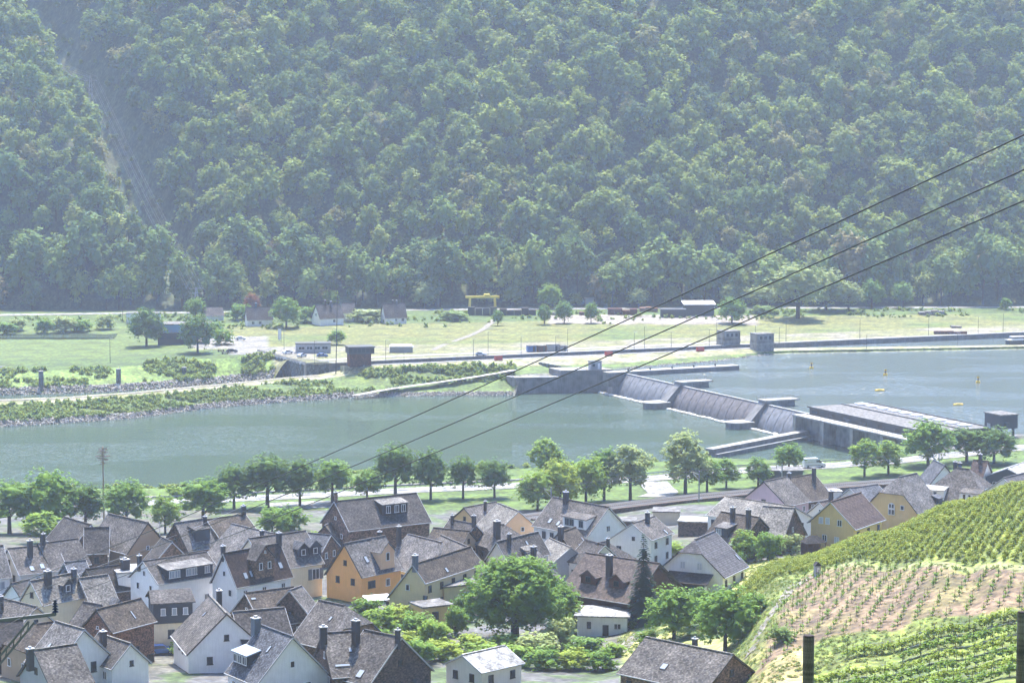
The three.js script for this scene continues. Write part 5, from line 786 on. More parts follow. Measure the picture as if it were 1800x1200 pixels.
row([[308, 872, 30, 16], [600, 842, 34, 26], [848, 842, 26, 34], [960, 842, 60, 74]], ([x, y, w, h], i) => plant('shore_bush', ['low bush on the near shore at left', 'pale bush on the near shore behind the roadside trees', 'light green bush on the shore between roadside trees', 'tall light green poplar-like tree on the shore, centre'][i], i === 3 ? 'tree' : 'bush', i > 1 ? 'loose' : 'bush', 'bright', x, y, w, h));
row([[945, 897, 62, 66], [985, 893, 70, 80], [1030, 886, 70, 78], [1062, 880, 66, 96], [1108, 880, 78, 108]], ([x, y, w, h], i) => plant('lime_tree', ['yellow-green tree beside the catenary mast, left of its clump', 'yellow-green tree second in the clump above the white dormer house', 'mid-green tree in the middle of the trackside clump', 'tall airy tree fourth in the trackside clump', 'tallest airy grey-green tree at the right end of the trackside clump'][i], 'tree', ['round', 'round', 'round', 'loose', 'loose2'][i], ['bright', 'lime', 'bright', 'mid', 'silver'][i], x, y, w, h, 'clump of trees by the tracks'));
row([[1205, 868, 86, 114], [1243, 866, 60, 66], [1277, 858, 46, 54], [1333, 857, 50, 56], [1387, 828, 50, 46], [1520, 838, 56, 72], [1562, 834, 60, 62], [1632, 818, 80, 74], [1700, 812, 66, 58], [1748, 815, 72, 60]], ([x, y, w, h], i) => plant('riverside_tree', ['tall light green twin-crowned tree between road and tracks', 'shaded tree right of the tall twin-crowned tree', 'small tree between the twin-crowned tree and the wing wall', 'small grey-green tree left of the low flat-roofed building', 'round bushy tree at the end of the wing wall', 'feathery willow-like tree in front of the power station', 'feathery tree right of the willow-like tree', 'broad tree hiding the near end of the power station', 'dark tree left of the rack-cleaning machine', 'dark broad tree nearest the rack-cleaning machine'][i], 'tree', ['loose', 'loose2', 'loose', 'loose', 'round', 'loose2', 'loose', 'round', 'linden', 'round'][i], ['silver', 'mid', 'mid', 'mid', 'mid', 'bright', 'bright', 'mid', 'dark', 'dark'][i], x, y, w, h, 'trees along the near shore'));
// gardens of the village
plant('walnut_tree', 'huge round green tree in the middle foreground gardens', 'tree', 'walnut', 'mid', 905, 1128, 168, 150, undefined, {});
plant('garden_tree', 'dark tree leaning out right of the huge round tree', 'tree', 'round', 'mid', 985, 1108, 70, 82);
row([[1185, 1124, 92, 88], [1275, 1146, 104, 110], [1232, 1100, 66, 64]], ([x, y, w, h], i) => plant('garden_tree', ['broad bright tree right of the white cottage', 'large tree below the vineyard path at bottom', 'smaller tree between the two garden trees'][i], 'tree', 'round', ['mid', 'mid', 'dark'][i], x, y, w, h, 'trees below the vineyard path'));
row([[1262, 1026, 40, 36], [1293, 1016, 36, 42], [1310, 990, 56, 62], [1350, 985, 50, 46], [1390, 975, 40, 34], [1280, 960, 50, 40], [1125, 982, 66, 34], [1180, 978, 40, 24], [1222, 1042, 34, 26], [1212, 1030, 24, 30]], ([x, y, w, h], i) => plant('garden_bush', ['round clipped bush at the vineyard foot', 'dark upright bush right of the round clipped bush', 'tall green bush behind the upright bush', 'bushes below the light grey roof', 'grey-green bush left of the porch', 'bush in front of the brown slate house', 'light green bush below the white gabled house', 'small bush between white gabled and half-hipped houses', 'low hedge bush beside the chalet carport', 'bright shrub by the half-hipped house porch'][i], 'bush', i === 2 ? 'loose' : 'bush', ['mid', 'dark', 'bright', 'mid', 'silver', 'bright', 'lime', 'bright', 'mid', 'bright'][i], x, y, w, h));
const shrubs = [[640, 1094, 50, 40, 'mid'], [672, 1112, 56, 42, 'bright'], [700, 1100, 50, 36, 'lime'], [728, 1124, 60, 46, 'mid'], [760, 1140, 56, 48, 'bright'], [800, 1118, 40, 50, 'mid'], [815, 1092, 44, 44, 'dark'], [712, 1150, 60, 36, 'lime'], [780, 1160, 60, 34, 'lime'], [850, 1156, 60, 26, 'bright'], [940, 1150, 70, 36, 'silver'], [985, 1140, 60, 50, 'silver'], [1000, 1112, 46, 50, 'bright'], [1030, 1152, 60, 30, 'mid'], [1112, 1106, 16, 20, 'mid'], [1078, 1156, 40, 24, 'bright'], [1020, 1068, 44, 34, 'lime'], [560, 968, 28, 34, 'bright'], [1330, 1084, 36, 40, 'mid'], [1372, 1128, 40, 26, 'scrub'], [1140, 1135, 40, 26, 'mid'], [655, 1072, 30, 26, 'dark'], [890, 1142, 50, 28, 'mid'], [320, 1150, 40, 22, 'bright'], [1540, 915, 30, 20, 'mid'], [1572, 905, 30, 20, 'bright'], [1690, 886, 50, 16, 'silver'], [1415, 968, 26, 22, 'silver'], [735, 1168, 60, 40, 'mid'], [825, 1146, 50, 30, 'lime'], [905, 1172, 60, 36, 'bright'], [960, 1176, 60, 36, 'mid'], [1010, 1176, 56, 34, 'lime'], [1060, 1178, 50, 34, 'mid'], [660, 1140, 46, 34, 'mid'], [690, 1172, 60, 36, 'bright']];
const where = ['left of the garden awning', 'below the awning', 'in front of the carport', 'in front of the ochre outbuilding', 'at the bottom edge below the outbuilding', 'between outbuilding and huge tree', 'against the yellow house extension', 'lime green, at the bottom edge left of the pale roof', 'lime green, above the pale corrugated roof', 'right of the pale corrugated roof', 'grey-leaved, under the huge tree', 'grey-leaved, left of the white cottage', 'bright, beside the cottage wall', 'at the bottom edge below the cottage', 'small and round at the cottage corner', 'at the bottom edge by the garden path', 'lime green, behind the cottage', 'between cream house and barn annex', 'on the path bank left of the bare plot', 'low, below the bare plot', 'above the stone roof at bottom', 'dark, beside the orange house', 'shaded, at the foot of the huge tree', 'in the yard at bottom left', 'below the arched-window house', 'in front of the arched-window house', 'pale, along the vineyard top at right', 'beside the dark porch', 'low, beneath the outbuilding bushes', 'lime green, left of the pale corrugated roof', 'bright, at the bottom edge below the huge tree', 'mid green, at the bottom edge right of the huge tree', 'lime green, at the bottom edge left of the garden path', 'mid green, at the bottom edge beside the garden path', 'mid green, right of the tall black chimney', 'bright, at the bottom edge right of the skylight roof'];
shrubs.forEach(([x, y, w, h, l], i) => plant('garden_shrub', 'leafy shrub ' + where[i], 'shrub', 'bush', l, x, y, w, h, 'shrubs in the gardens'));
{ // spruce
  const g = thing('spruce', 'dark pointed spruce between the brown chalet and the white cottage', 'tree', ground(1131, 1098), 0.4), h = 15.5, R = rng(12), pos = [], nor = [];
  for (let y = 0.8; y < h; y += 0.34) { const rad = 3.1 * Math.pow(1 - y / h, 0.85) * (0.85 + 0.3 * R()), n = Math.max(4, Math.round(rad * 9)); for (let k = 0; k < n; k++) { const a = R() * 6.283, m = Math.max(2, Math.round(rad * 3.4)); for (let j = 0; j < m; j++) { const r = rad * (j + 0.6 + 0.4 * R()) / m, c = V(Math.cos(a) * r, y - r * 0.32 + 0.1 * R(), Math.sin(a) * r), out = V(Math.cos(a), -0.35, Math.sin(a)), side = V(-Math.sin(a), 0.3 * (R() - 0.5), Math.cos(a)), s = 0.46; const up = side.clone().cross(out).normalize(); if (up.y < 0) up.negate(); const A = c.clone().addScaledVector(out, s), B = c.clone().addScaledVector(side, s * 0.7), C = c.clone().addScaledVector(side, -s * 0.7); const nn = B.clone().sub(A).cross(C.clone().sub(A)); const tri = nn.y > 0 ? [A, B, C] : [A, C, B]; for (const q of tri) { pos.push(q.x, q.y, q.z); nor.push(up.x, up.y, up.z); } } } }
  const ge = new THREE.BufferGeometry(); ge.setAttribute('position', new THREE.Float32BufferAttribute(pos, 3)); ge.setAttribute('normal', new THREE.Float32BufferAttribute(nor, 3)); put('crown', ge, LEAF.spruce, g); new MB().rod(V(0, -0.5, 0), V(0, h - 0.6, 0), 0.24, 0.04, 7).build('trunk', barkMat, g);
}
// trees across the river
const farTrees = [[257, 608, 58, 62, 'dark', 'round', 'dense tree left of the blue building'], [347, 620, 54, 62, 'dark', 'round', 'dense tree in front of the blue building'], [343, 562, 34, 36, 'mid', 'round', 'light tree behind the blue building'], [503, 576, 48, 50, 'mid', 'round', 'tree between the first and second white gabled houses'], [748, 541, 42, 44, 'silver', 'round', 'round pale tree right of the fourth house'], [902, 538, 36, 38, 'silver', 'round', 'round pale tree right of the yellow gantry crane'], [967, 542, 38, 40, 'bright', 'round', 'round light tree above the sloping meadow'], [856, 535, 30, 24, 'silver', 'round', 'pale tree behind the yellow gantry crane'], [992, 568, 28, 36, 'mid', 'round', 'small tree at the meadow edge, right of a smaller twin'], [957, 570, 24, 36, 'mid', 'loose', 'small thin tree at the meadow edge'], [1039, 568, 24, 34, 'mid', 'round', 'small tree beside the log piles'], [875, 572, 18, 26, 'mid', 'round', 'little tree below the gantry crane'], [1013, 536, 22, 20, 'silver', 'bush', 'little pale tree in the yard row'], [1073, 537, 20, 20, 'silver', 'bush', 'little pale tree behind the dark shed'], [1122, 540, 36, 32, 'silver', 'round', 'round pale tree left of the white-roofed shed'], [1180, 536, 32, 34, 'silver', 'round', 'pale tree just behind the white-roofed shed'], [1230, 528, 30, 16, 'silver', 'bush', 'pale bush behind the white-roofed shed'], [1287, 568, 44, 42, 'mid', 'round', 'round tree on the meadow right of the white-roofed shed'], [1287, 538, 44, 40, 'silver', 'round', 'round pale tree at the road right of the shed'], [1338, 540, 56, 36, 'silver', 'round', 'wide pale bush left of the big meadow tree'], [1403, 560, 86, 92, 'silver', 'linden', 'big broad meadow tree on the right'], [1452, 545, 64, 66, 'silver', 'round', 'broad tree right of the big meadow tree'], [1492, 545, 50, 52, 'silver', 'loose', 'tree second right of the big meadow tree'], [1533, 541, 36, 46, 'mid', 'round', 'tree third right of the big meadow tree'], [1588, 541, 36, 42, 'mid', 'linden2', 'lone cone-shaped tree right of the tree group'], [1768, 543, 18, 18, 'mid', 'bush', 'small bush at the far right road'], [443, 552, 26, 34, 'red', 'round', 'small copper-red tree behind the first gabled house'], [580, 534, 26, 22, 'bright', 'bush', 'light bush behind the second gabled house'], [420, 562, 36, 26, 'mid', 'bush', 'bush left of the first gabled house'], [545, 566, 40, 26, 'mid', 'bush', 'hedge bush left of the second gabled house'], [645, 565, 56, 20, 'silver', 'bush', 'bushes left of the fourth gabled house'], [592, 606, 30, 24, 'mid', 'round', 'small tree behind the reddish control house'], [1340, 552, 40, 14, 'scrub', 'bush', 'low bush below the wide pale bush'], [230, 535, 46, 50, 'bright', 'loose', 'light tree at the left forest edge by the road'], [375, 590, 30, 24, 'mid', 'bush', 'bush beside the car park'], [390, 605, 34, 26, 'mid', 'bush', 'bush at the car park corner'], [795, 562, 44, 14, 'scrub', 'bush', 'low scrub patch on the meadow']];
farTrees.forEach(([x, y, w, h, l, k, lab]) => plant('meadow_tree', lab + ' across the river', k === 'bush' ? 'bush' : 'tree', k, l, x, y, w, h, 'trees on the far bank', { d0: 860 }));
row([[8, 588, 36, 20], [30, 582, 28, 20], [76, 586, 30, 24], [110, 584, 40, 26], [140, 582, 36, 20], [186, 578, 30, 24]], ([x, y, w, h], i) => plant('hedge_bush', ord[i] + ' hedge bush from the left below the far road', 'bush', 'bush', i % 2 ? 'silver' : 'mid', x, y, w, h, 'hedge below the far road', { d0: 900 }));

// ---------- the vineyard ----------
{
  const R = rng(303), list = [], m4 = new THREE.Matrix4(), q = new THREE.Quaternion();
  const dir = [0.34, 0.94], nrm = [0.94, -0.34];
  for (let a = -160; a < 160; a += 1.55) for (let b = 330; b < 520; b += 0.7) {
    const X = nrm[0] * a + dir[0] * b + (R() - 0.5) * 0.55, D = dir[1] * b + nrm[1] * a + (R() - 0.5) * 0.55, px = pxOf(X, D), r = R(), c = R();
    if (D < 335 || D > 455 || px < 1270 || px > 2080) continue;
    const top = interp(PLOT_TOP, px), left = interp([[385, 1500], [395, 1330], [410, 1290], [425, 1310], [440, 1400], [455, 1520]], D);
    if (D < (px < 1418 ? 398 : top + 4) || px < left || r < 0.08) continue;
    list.push([X, nearH(X, D), -D, 0.5 + 0.42 * r, c]);
  }
  const vg = crownGeo(777, { rx: 0.46, ry: 0.75, cy: 0.85, lobes: 5, leaves: 60, size: 0.17, lobeR: 0.55, core: 0.45 });
  const im = new THREE.InstancedMesh(vg, leafMat([1, 1, 1]), list.length); im.name = 'vineyard_rows'; Object.assign(im.userData, { kind: 'stuff', label: 'rows of green grapevines covering the slope at right', category: 'vines' }); im.castShadow = im.receiveShadow = true;
  list.forEach(([x, y, z, s, c], i) => { q.setFromAxisAngle(V(0, 1, 0), c * 60); m4.compose(V(x, y - 0.1, z), q, V(s, s * 1.05, s)); im.setMatrixAt(i, m4); im.setColorAt(i, lin(...mixc([0.19, 0.25, 0.03], [0.34, 0.375, 0.055], c))); }); scene.add(im);
  // young vines on stakes in the bare plot
  const lg = crownGeo(801, { rx: 0.22, ry: 0.42, cy: 0.55, lobes: 4, leaves: 26, size: 0.12, lobeR: 0.6, core: 0.4 }), sg = new MB().rod(V(0, -0.3, 0), V(0, 1.3, 0), 0.024, 0.02, 5).geometry();
  let n = 0;
  for (let a = -140; a < 80 && n < 300; a += 2.3) for (let b = 300; b < 460 && n < 300; b += 1.9) {
    const X = nrm[0] * a + dir[0] * b + (R() - 0.5) * 0.35, D = dir[1] * b + nrm[1] * a + (R() - 0.5) * 0.35, px = pxOf(X, D), r = R();
    if (px > 1845 || !inPlot(px, D) || r < 0.08) continue;
    const g = thing('young_vine', 'young vine tied to a stake in the bare brown plot', 'vine', V(X, nearH(X, D), -D), r * 6, 'young vines in the bare plot'); put('stake', sg, M.darkWood, g); put('leaves', lg, r > 0.5 ? LEAF.mid : LEAF.bright, g); g.scale.set(0.9 + 0.5 * r, 0.8 + 0.5 * ((r * 7) % 1), 0.9 + 0.5 * r); n++;
  }
  console.log('vines', list.length, 'young', n);
  // weeds and straw in the plot and on the path bank
  const weeds = []; for (let i = 0; i < 5200; i++) { const px = 1285 + R() * 570, D = 318 + R() * 84, X = (px - 900) * D / F, c = R(); if (inPlot(px, D) ? R() < 0.86 : (D > interp(PLOT_TOP, px) + 2 && px > 1420)) continue; weeds.push([X, nearH(X, D), -D, (inPlot(px, D) ? 0.25 : 0.4) + 0.5 * R() * R(), c, inPlot(px, D), px]); }
  for (let i = 0; i < 2600; i++) { const px = 1090 + R() * 280, D = 385 + R() * 90, X = (px - 900) * D / F; weeds.push([X, nearH(X, D), -D, 0.4 + 0.7 * R() * R(), R(), false, px]); }
  const wg = crownGeo(811, { rx: 0.6, ry: 0.36, cy: 0.16, lobes: 4, leaves: 30, size: 0.16, core: 0.3 });
  const iw = new THREE.InstancedMesh(wg, leafMat([1, 1, 1]), weeds.length); iw.name = 'weeds'; Object.assign(iw.userData, { kind: 'stuff', label: 'straw-coloured weeds and grass tufts round the bare vineyard plot', category: 'weeds' }); iw.castShadow = iw.receiveShadow = true;
  weeds.forEach(([x, y, z, s, c, dry], i) => { q.setFromAxisAngle(V(0, 1, 0), c * 60); m4.compose(V(x, y, z), q, V(s, s, s)); iw.setMatrixAt(i, m4); iw.setColorAt(i, lin(...(dry ? mixc([0.34, 0.30, 0.14], [0.16, 0.20, 0.05], c * c) : mixc([0.12, 0.19, 0.035], [0.33, 0.33, 0.10], c * c)))); }); scene.add(iw);
  // two trellised rows at the bottom right
  const rowLeaf = crownGeo(821, { rx: 0.5, ry: 0.8, cy: 1.0, lobes: 6, leaves: 120, size: 0.15, lobeR: 0.5, core: 0.45 });
  [[1500, 2060, 321], [1600, 2060, 316], [1440, 2060, 311], [1420, 2060, 306], [1400, 2060, 301], [1390, 2060, 296]].forEach(([a, b, D], k) => {
    const P = (px, dd = 0) => { const X = (px - 900) * D / F; return V(X, nearH(X, D + dd), -(D + dd)); }, g = thing('vine_row', ['trellised vine row with stakes bordering the bare plot', 'second trellised vine row below the bare plot', 'third trellised vine row below the bare plot', 'fourth trellised vine row below the bare plot', 'fifth trellised vine row below the bare plot', 'lowest trellised vine row at the bottom right corner'][k], 'vine row', P(a), 0, 'trellised vine rows');
    const o = P(a), n2 = Math.round((b - a) * D / F / 0.75), gs = [], bb = new MB(); let last = null;
    for (let i = 0; i <= n2; i++) { const px = lerp(a, b, i / n2), q2 = P(px).sub(o), c = rowLeaf.clone(); c.rotateY(i * 1.7); const s = 0.75 + 0.5 * hash2(i, k, 4) * (k || px > 1640 ? 1.1 : 0.7); c.scale(s, s, s); c.translate(q2.x, q2.y - 0.2, q2.z); gs.push(c); if (i % 3 === 0) { new MB().rod(V(q2.x, q2.y - 0.4, q2.z), V(q2.x + 0.04, q2.y + 2.0, q2.z), 0.045, 0.04, 5).build('stake', M.wood, g); if (last) bb.rod(last.clone().setY(last.y + 1.5), q2.clone().setY(q2.y + 1.5), 0.012, 0.012, 4); last = q2; } }
    put('foliage', mergeGeometries(gs), k % 2 ? LEAF.bright : LEAF.lime, g); bb.build('wire', M.wirePale, g);
  });
  // field path along the plot
  put('vineyard_path', ribbon([[1318, 1150], [1340, 1104], [1372, 1058], [1408, 1024], [1440, 1008]].map(([x, y]) => ground(x, y, 310)), 1.6, 0.06, 10), M.gravel, scene, structure);
  put('garden_path', ribbon([[1085, 1150], [1110, 1125], [1135, 1100], [1148, 1086]].map(([x, y]) => ground(x, y, 310)), 2.4, 0.08, 10), M.gravel, scene, structure);
  const sh = thing('wayside_shrine', 'little slate-roofed wayside shrine at the edge of the vineyard', 'shrine', ground(1437, 1012, 330), 0.3); new MB().box(0, 0.75, 0, 0.9, 1.9, 0.7).build('body', M.grey, sh); new MB().poly([V(-0.6, 1.65, 0.5), V(0.6, 1.65, 0.5), V(0.6, 1.65, -0.5), V(-0.6, 1.65, -0.5), V(0, 2.25, 0.5), V(0, 2.25, -0.5)], [0, 1, 4, 3, 5, 2, 0, 4, 5, 0, 5, 3, 1, 2, 5, 1, 5, 4]).build('roof', M.slateDark, sh); new MB().box(0, 1.05, 0.36, 0.4, 0.7, 0.04).build('niche', M.whitePaint, sh);
  for (const [px, y, D, w, lab] of [[1422, 1118, 27, 0.125, 'weathered wooden vineyard post close to the camera, bottom right'], [1797, 1076, 31, 0.11, 'dark wooden vineyard post cut by the right picture edge']]) { const p = atD(px, y, D), gy = nearH(p.x, D), g = thing('vineyard_post', lab, 'post', V(p.x, gy, -D), 0.2, 'vineyard posts near the camera'), h = p.y - gy; new MB().rod(V(0, -0.4, 0), V(0, h, 0), w / 2 * 1.08, w / 2, 12).build('shaft', M.wood, g); new MB().rod(V(0, h - 0.005, 0), V(0, h + 0.012, 0), w / 2 * 1.02, w / 2 * 0.9, 12).build('top', M.darkWood, g); }
}
// ---------- road and railway ----------
const onNear = (px, D, lift = 0) => { const X = (px - 900) * D / F; return V(X, nearH(X, D) + lift, -D); };
const ROADP = [[-400, 588], [0, 615], [250, 624], [430, 632], [560, 638], [700, 646], [860, 653], [1000, 661], [1130, 667], [1300, 681], [1450, 688], [1600, 697], [1800, 714], [2100, 735]];
put('river_road', ribbon(ROADP.map(([x, d]) => onNear(x, d)), 9.5, 0.14, 10), M.asphalt, scene, structure);
put('riverside_path', ribbon(ROADP.slice(0, 9).map(([x, d]) => onNear(x, d + 10.5)), 3.2, 0.12, 10), M.gravel, scene, structure);
put('side_road', ribbon([onNear(1150, 662), onNear(1160, 650), onNear(1168, 640), onNear(1150, 632)], 8, 0.16, 10), M.asphalt, scene, structure);
put('parking_area', ribbon([onNear(470, 617), onNear(530, 620), onNear(590, 622), onNear(640, 622)], 13, 0.1, 10), M.asphalt, scene, structure);
{ const b = new MB(), cv = new THREE.CatmullRomCurve3(ROADP.map(([x, d]) => onNear(x, d)), false, 'centripetal'), L = cv.getLength(), n = Math.floor(L / 9); for (let i = 0; i < n; i++) { const p = cv.getPointAt(i / n), q = cv.getPointAt(Math.min(1, i / n + 4 / L)); p.y = T(p.x, -p.z) + 0.19; q.y = T(q.x, -q.z) + 0.19; b.bar(p, q, 0.16, 0.01); } b.build('lane_markings', M.whitePaint, scene, structure); }
{ // guard rail on the river side
  const g = thing('guard_rail', 'long steel guard rail between the road and the river', 'guard rail'), b = new MB(); let prev = null;
  for (let px = 260; px < 1560; px += 9) { const D = interp(ROADP, px) + 6.2, p = onNear(px, D, 0); new MB().bar(p, p.clone().setY(p.y + 0.75), 0.12).build('post', M.zinc, g); if (prev) b.bar(prev.clone().setY(prev.y + 0.65), p.clone().setY(p.y + 0.65), 0.3, 0.06); prev = p; } b.build('rail', M.zinc, g);
}
const RAILP = [[720, 938], [830, 921], [940, 906], [1020, 896], [1100, 886.5], [1165, 879], [1230, 872], [1330, 863], [1443, 855], [1550, 847], [1700, 837], [1950, 822]].map(([x, y]) => at(x, y, 9.2));
const railCurve = new THREE.CatmullRomCurve3(RAILP, false, 'centripetal'), railLen = railCurve.getLength();
const railAt = (u, side, y = 0) => { const p = railCurve.getPointAt(clamp(u)), t = railCurve.getTangentAt(clamp(u)), s = V(-t.z, 0, t.x); if (s.z < 0) s.negate(); return p.addScaledVector(s, side).setY(9.2 + y); }; // side > 0 is towards the camera
{
  const n = 160, emb = (v) => [[-5.2, -2.2], [-3.7, -0.12], [3.7, -0.12], [3.72, -3.5]][v];
  put('railway_embankment', sheet(n, 3, (u, v) => { const [s, y] = emb(Math.round(v * 3)); return railAt(u, s, y); }), M.ballast, scene, structure);
  [-2, 2].forEach((o, k) => {
    const g = thing('railway_track', ['railway track on the river side of the pair', 'railway track on the village side of the pair'][k], 'railway track', V(0, 0, 0), 0, 'railway tracks');
    for (const r of [-0.72, 0.72]) { const b = new MB(); for (let i = 0; i < n; i++) b.bar(railAt(i / n, o + r, 0.16), railAt((i + 1) / n, o + r, 0.16), 0.09, 0.15); b.build('rail', M.rail, g); }
    const m = Math.floor(railLen / 0.62), sl = new THREE.InstancedMesh(new THREE.BoxGeometry(2.5, 0.2, 0.26), M.sleeper, m), m4 = new THREE.Matrix4(), q = new THREE.Quaternion(); sl.name = 'sleepers'; sl.userData.kind = 'stuff'; sl.castShadow = sl.receiveShadow = true;
    for (let i = 0; i < m; i++) { const u = i / m, t = railCurve.getTangentAt(u), p = railAt(u, o, -0.06); q.setFromAxisAngle(V(0, 1, 0), Math.atan2(t.x, t.z)); m4.compose(p, q, V(1, 1, 1)); sl.setMatrixAt(i, m4); } g.add(sl);
  });
  // stone retaining wall with a road underpass
  const w = thing('railway_wall', 'brown stone retaining wall carrying the railway, with an underpass', 'wall');
  const u0 = 0.16, u1 = 0.66, k = 22; for (let i = 0; i < k; i++) { const a = lerp(u0, u1, i / k), b = lerp(u0, u1, (i + 1) / k), A = railAt(a, 3.75), B = railAt(b, 3.75), under = i === 13; const A2 = railAt(a, 4.5), B2 = railAt(b, 4.5); new MB().prism([pl(A), pl(B), pl(B2), pl(A2)], under ? 7.6 : 3, 9.15).build(under ? 'bridge_beam' : 'wall_section', M.darkStone, w); if (under) new MB().prism([pl(railAt(a, 0)), pl(railAt(b, 0)), pl(railAt(b, 3.0)), pl(railAt(a, 3.0))], 3, 7.6).build('underpass', M.metalDark, w); new MB().prism([pl(railAt(a, 3.7)), pl(railAt(b, 3.7)), pl(railAt(b, 4.7)), pl(railAt(a, 4.7))], 9.15, 9.4).build('coping', M.darkStone, w); }  // underpass: dark block whose colour stands in for the shade inside the opening
  // catenary masts
  const masts = [[0.185, 'leftmost, behind the orange-walled roof'], [0.40, 'left of the underpass'], [0.52, 'right of the underpass'], [0.74, 'right of the pink house, by the dark chimney house'], [0.90, 'near the right edge']], tops = [];
  masts.forEach(([u, lab], i) => { const p = railAt(u, 4.9), g = thing('catenary_mast', 'grey railway catenary mast ' + lab, 'mast', V(p.x, 8, p.z), 0, 'catenary masts'); new MB().bar(V(0, -2, 0), V(0, 8.6, 0), 0.28, 0.24).build('pole', M.metalGrey, g); const q = railAt(u, 2).sub(V(p.x, 8, p.z)), b = new MB(); b.bar(V(0, 7.6, 0), V(q.x, 7.9, q.z), 0.08).bar(V(0, 6.2, 0), V(q.x, 7.8, q.z), 0.07); b.build('cantilever', M.metalGrey, g); new MB().rod(V(q.x, 7.0, q.z), V(q.x, 7.9, q.z), 0.07).build('insulator', M.darkWood, g); tops.push(u); });
  for (const [o, y, lab] of [[2, 6.0, 'lower contact wire above the railway'], [2, 7.3, 'upper carrying wire above the railway'], [-2, 6.1, 'contact wire above the river-side track']]) { const b = new MB(); for (let i = 0; i < 60; i++) b.rod(railAt(0.1 + 0.9 * i / 60, o, y - 0.4 * Math.abs(Math.sin(i / 60 * 14)) * (y > 7 ? 1 : 0)), railAt(0.1 + 0.9 * (i + 1) / 60, o, y - 0.4 * Math.abs(Math.sin((i + 1) / 60 * 14)) * (y > 7 ? 1 : 0)), 0.025, 0.025, 4); b.build('overhead_wire', M.wire, scene, { label: lab, category: 'wire', group: 'railway overhead wires' }); }
}
// ---------- vehicles ----------
function bodyGeo(profile, width, taper = 0.86, waist = 0.5) { // side outline [[x, y]...] with the top drawn in
  const top = Math.max(...profile.map((p) => p[1])), sh = new THREE.Shape(profile.map(([x, y]) => new THREE.Vector2(x, y))), g = new THREE.ExtrudeGeometry(sh, { depth: width, bevelEnabled: true, bevelSize: 0.06, bevelThickness: 0.06, bevelSegments: 2 }); g.translate(0, 0, -width / 2); const p = g.attributes.position; for (let i = 0; i < p.count; i++) { const y = p.getY(i); if (y > top * waist) p.setZ(i, p.getZ(i) * lerp(1, taper, (y - top * waist) / (top * (1 - waist)))); } g.computeVertexNormals(); return g;
}
const tyreG = new THREE.CylinderGeometry(0.32, 0.32, 0.2, 14).rotateX(Math.PI / 2), rimG = new THREE.CylinderGeometry(0.19, 0.19, 0.22, 10).rotateX(Math.PI / 2);
function wheels(g, xs, z) { for (const x of xs) for (const s of [-1, 1]) { const w = put('wheel', tyreG, M.tyre, g); w.position.set(x, 0.32, s * z); put('rim', rimG, M.metalGrey, w); } }
const carBody = bodyGeo([[-2.1, 0.3], [2.1, 0.3], [2.12, 0.75], [1.9, 0.9], [0.95, 1.0], [0.35, 1.42], [-1.1, 1.44], [-1.75, 1.0], [-2.1, 0.92]], 1.62), carGlass = bodyGeo([[-1.62, 1.0], [0.85, 1.0], [0.32, 1.37], [-1.08, 1.39]], 1.66, 0.88, 0.7);
function car(label, px, py, turn, paint, d0 = 300) { const g = thing('car', label, 'car', ground(px, py, d0), turn, 'parked and passing cars'); g.position.y += 0.15; put('body', carBody, paint, g); put('windows', carGlass, M.glass, g); wheels(g, [-1.3, 1.3], 0.8); for (const s of [-1, 1]) put('headlight', new MB().box(2.14, 0.72, s * 0.6, 0.06, 0.14, 0.3).geometry(), M.glassPale, g); return g; }
{
  const p = onNear(1437, 685.5, 0.16), g = thing('delivery_van', 'white delivery van driving on the river road', 'van', p, 0.18);
  put('body', bodyGeo([[-3.1, 0.35], [3.0, 0.35], [3.02, 0.95], [2.75, 1.2], [1.95, 1.35], [1.2, 2.35], [0.8, 2.6], [-3.05, 2.6]], 1.9, 0.93), M.carWhite, g); put('windscreen', bodyGeo([[1.3, 1.45], [1.95, 1.42], [1.3, 2.25], [1.05, 2.25]], 1.96, 0.94, 0.6), M.glass, g); put('side_window', new MB().box(0.75, 1.85, 0, 0.75, 0.6, 2.0).geometry(), M.glass, g); put('trim', new MB().box(-0.4, 0.75, 0, 4.2, 0.14, 2.06).geometry(), M.metalDark, g); wheels(g, [-2.0, 1.95], 0.92);
}
car('white car parked on the far-bank forecourt', 423, 598, 0.1, M.carWhite, 900); car('dark car at the edge of the forecourt near the bushes', 407, 620, 0.4, M.carDark, 900);
car('silver car on the lock-side road', 846, 632, -0.4, M.carSilver, 900); car('white car near the sheet-pile wall', 505, 622, 0.7, M.carWhite, 900); car('silver car beside the control house', 530, 628, 1.0, M.carSilver, 900); car('blue car in the lock yard', 566, 628, 0.2, M.carBlue, 900);
car('dark blue car in the brick-house yard at bottom left', 283, 1150, 0.3, M.carBlue, 340);
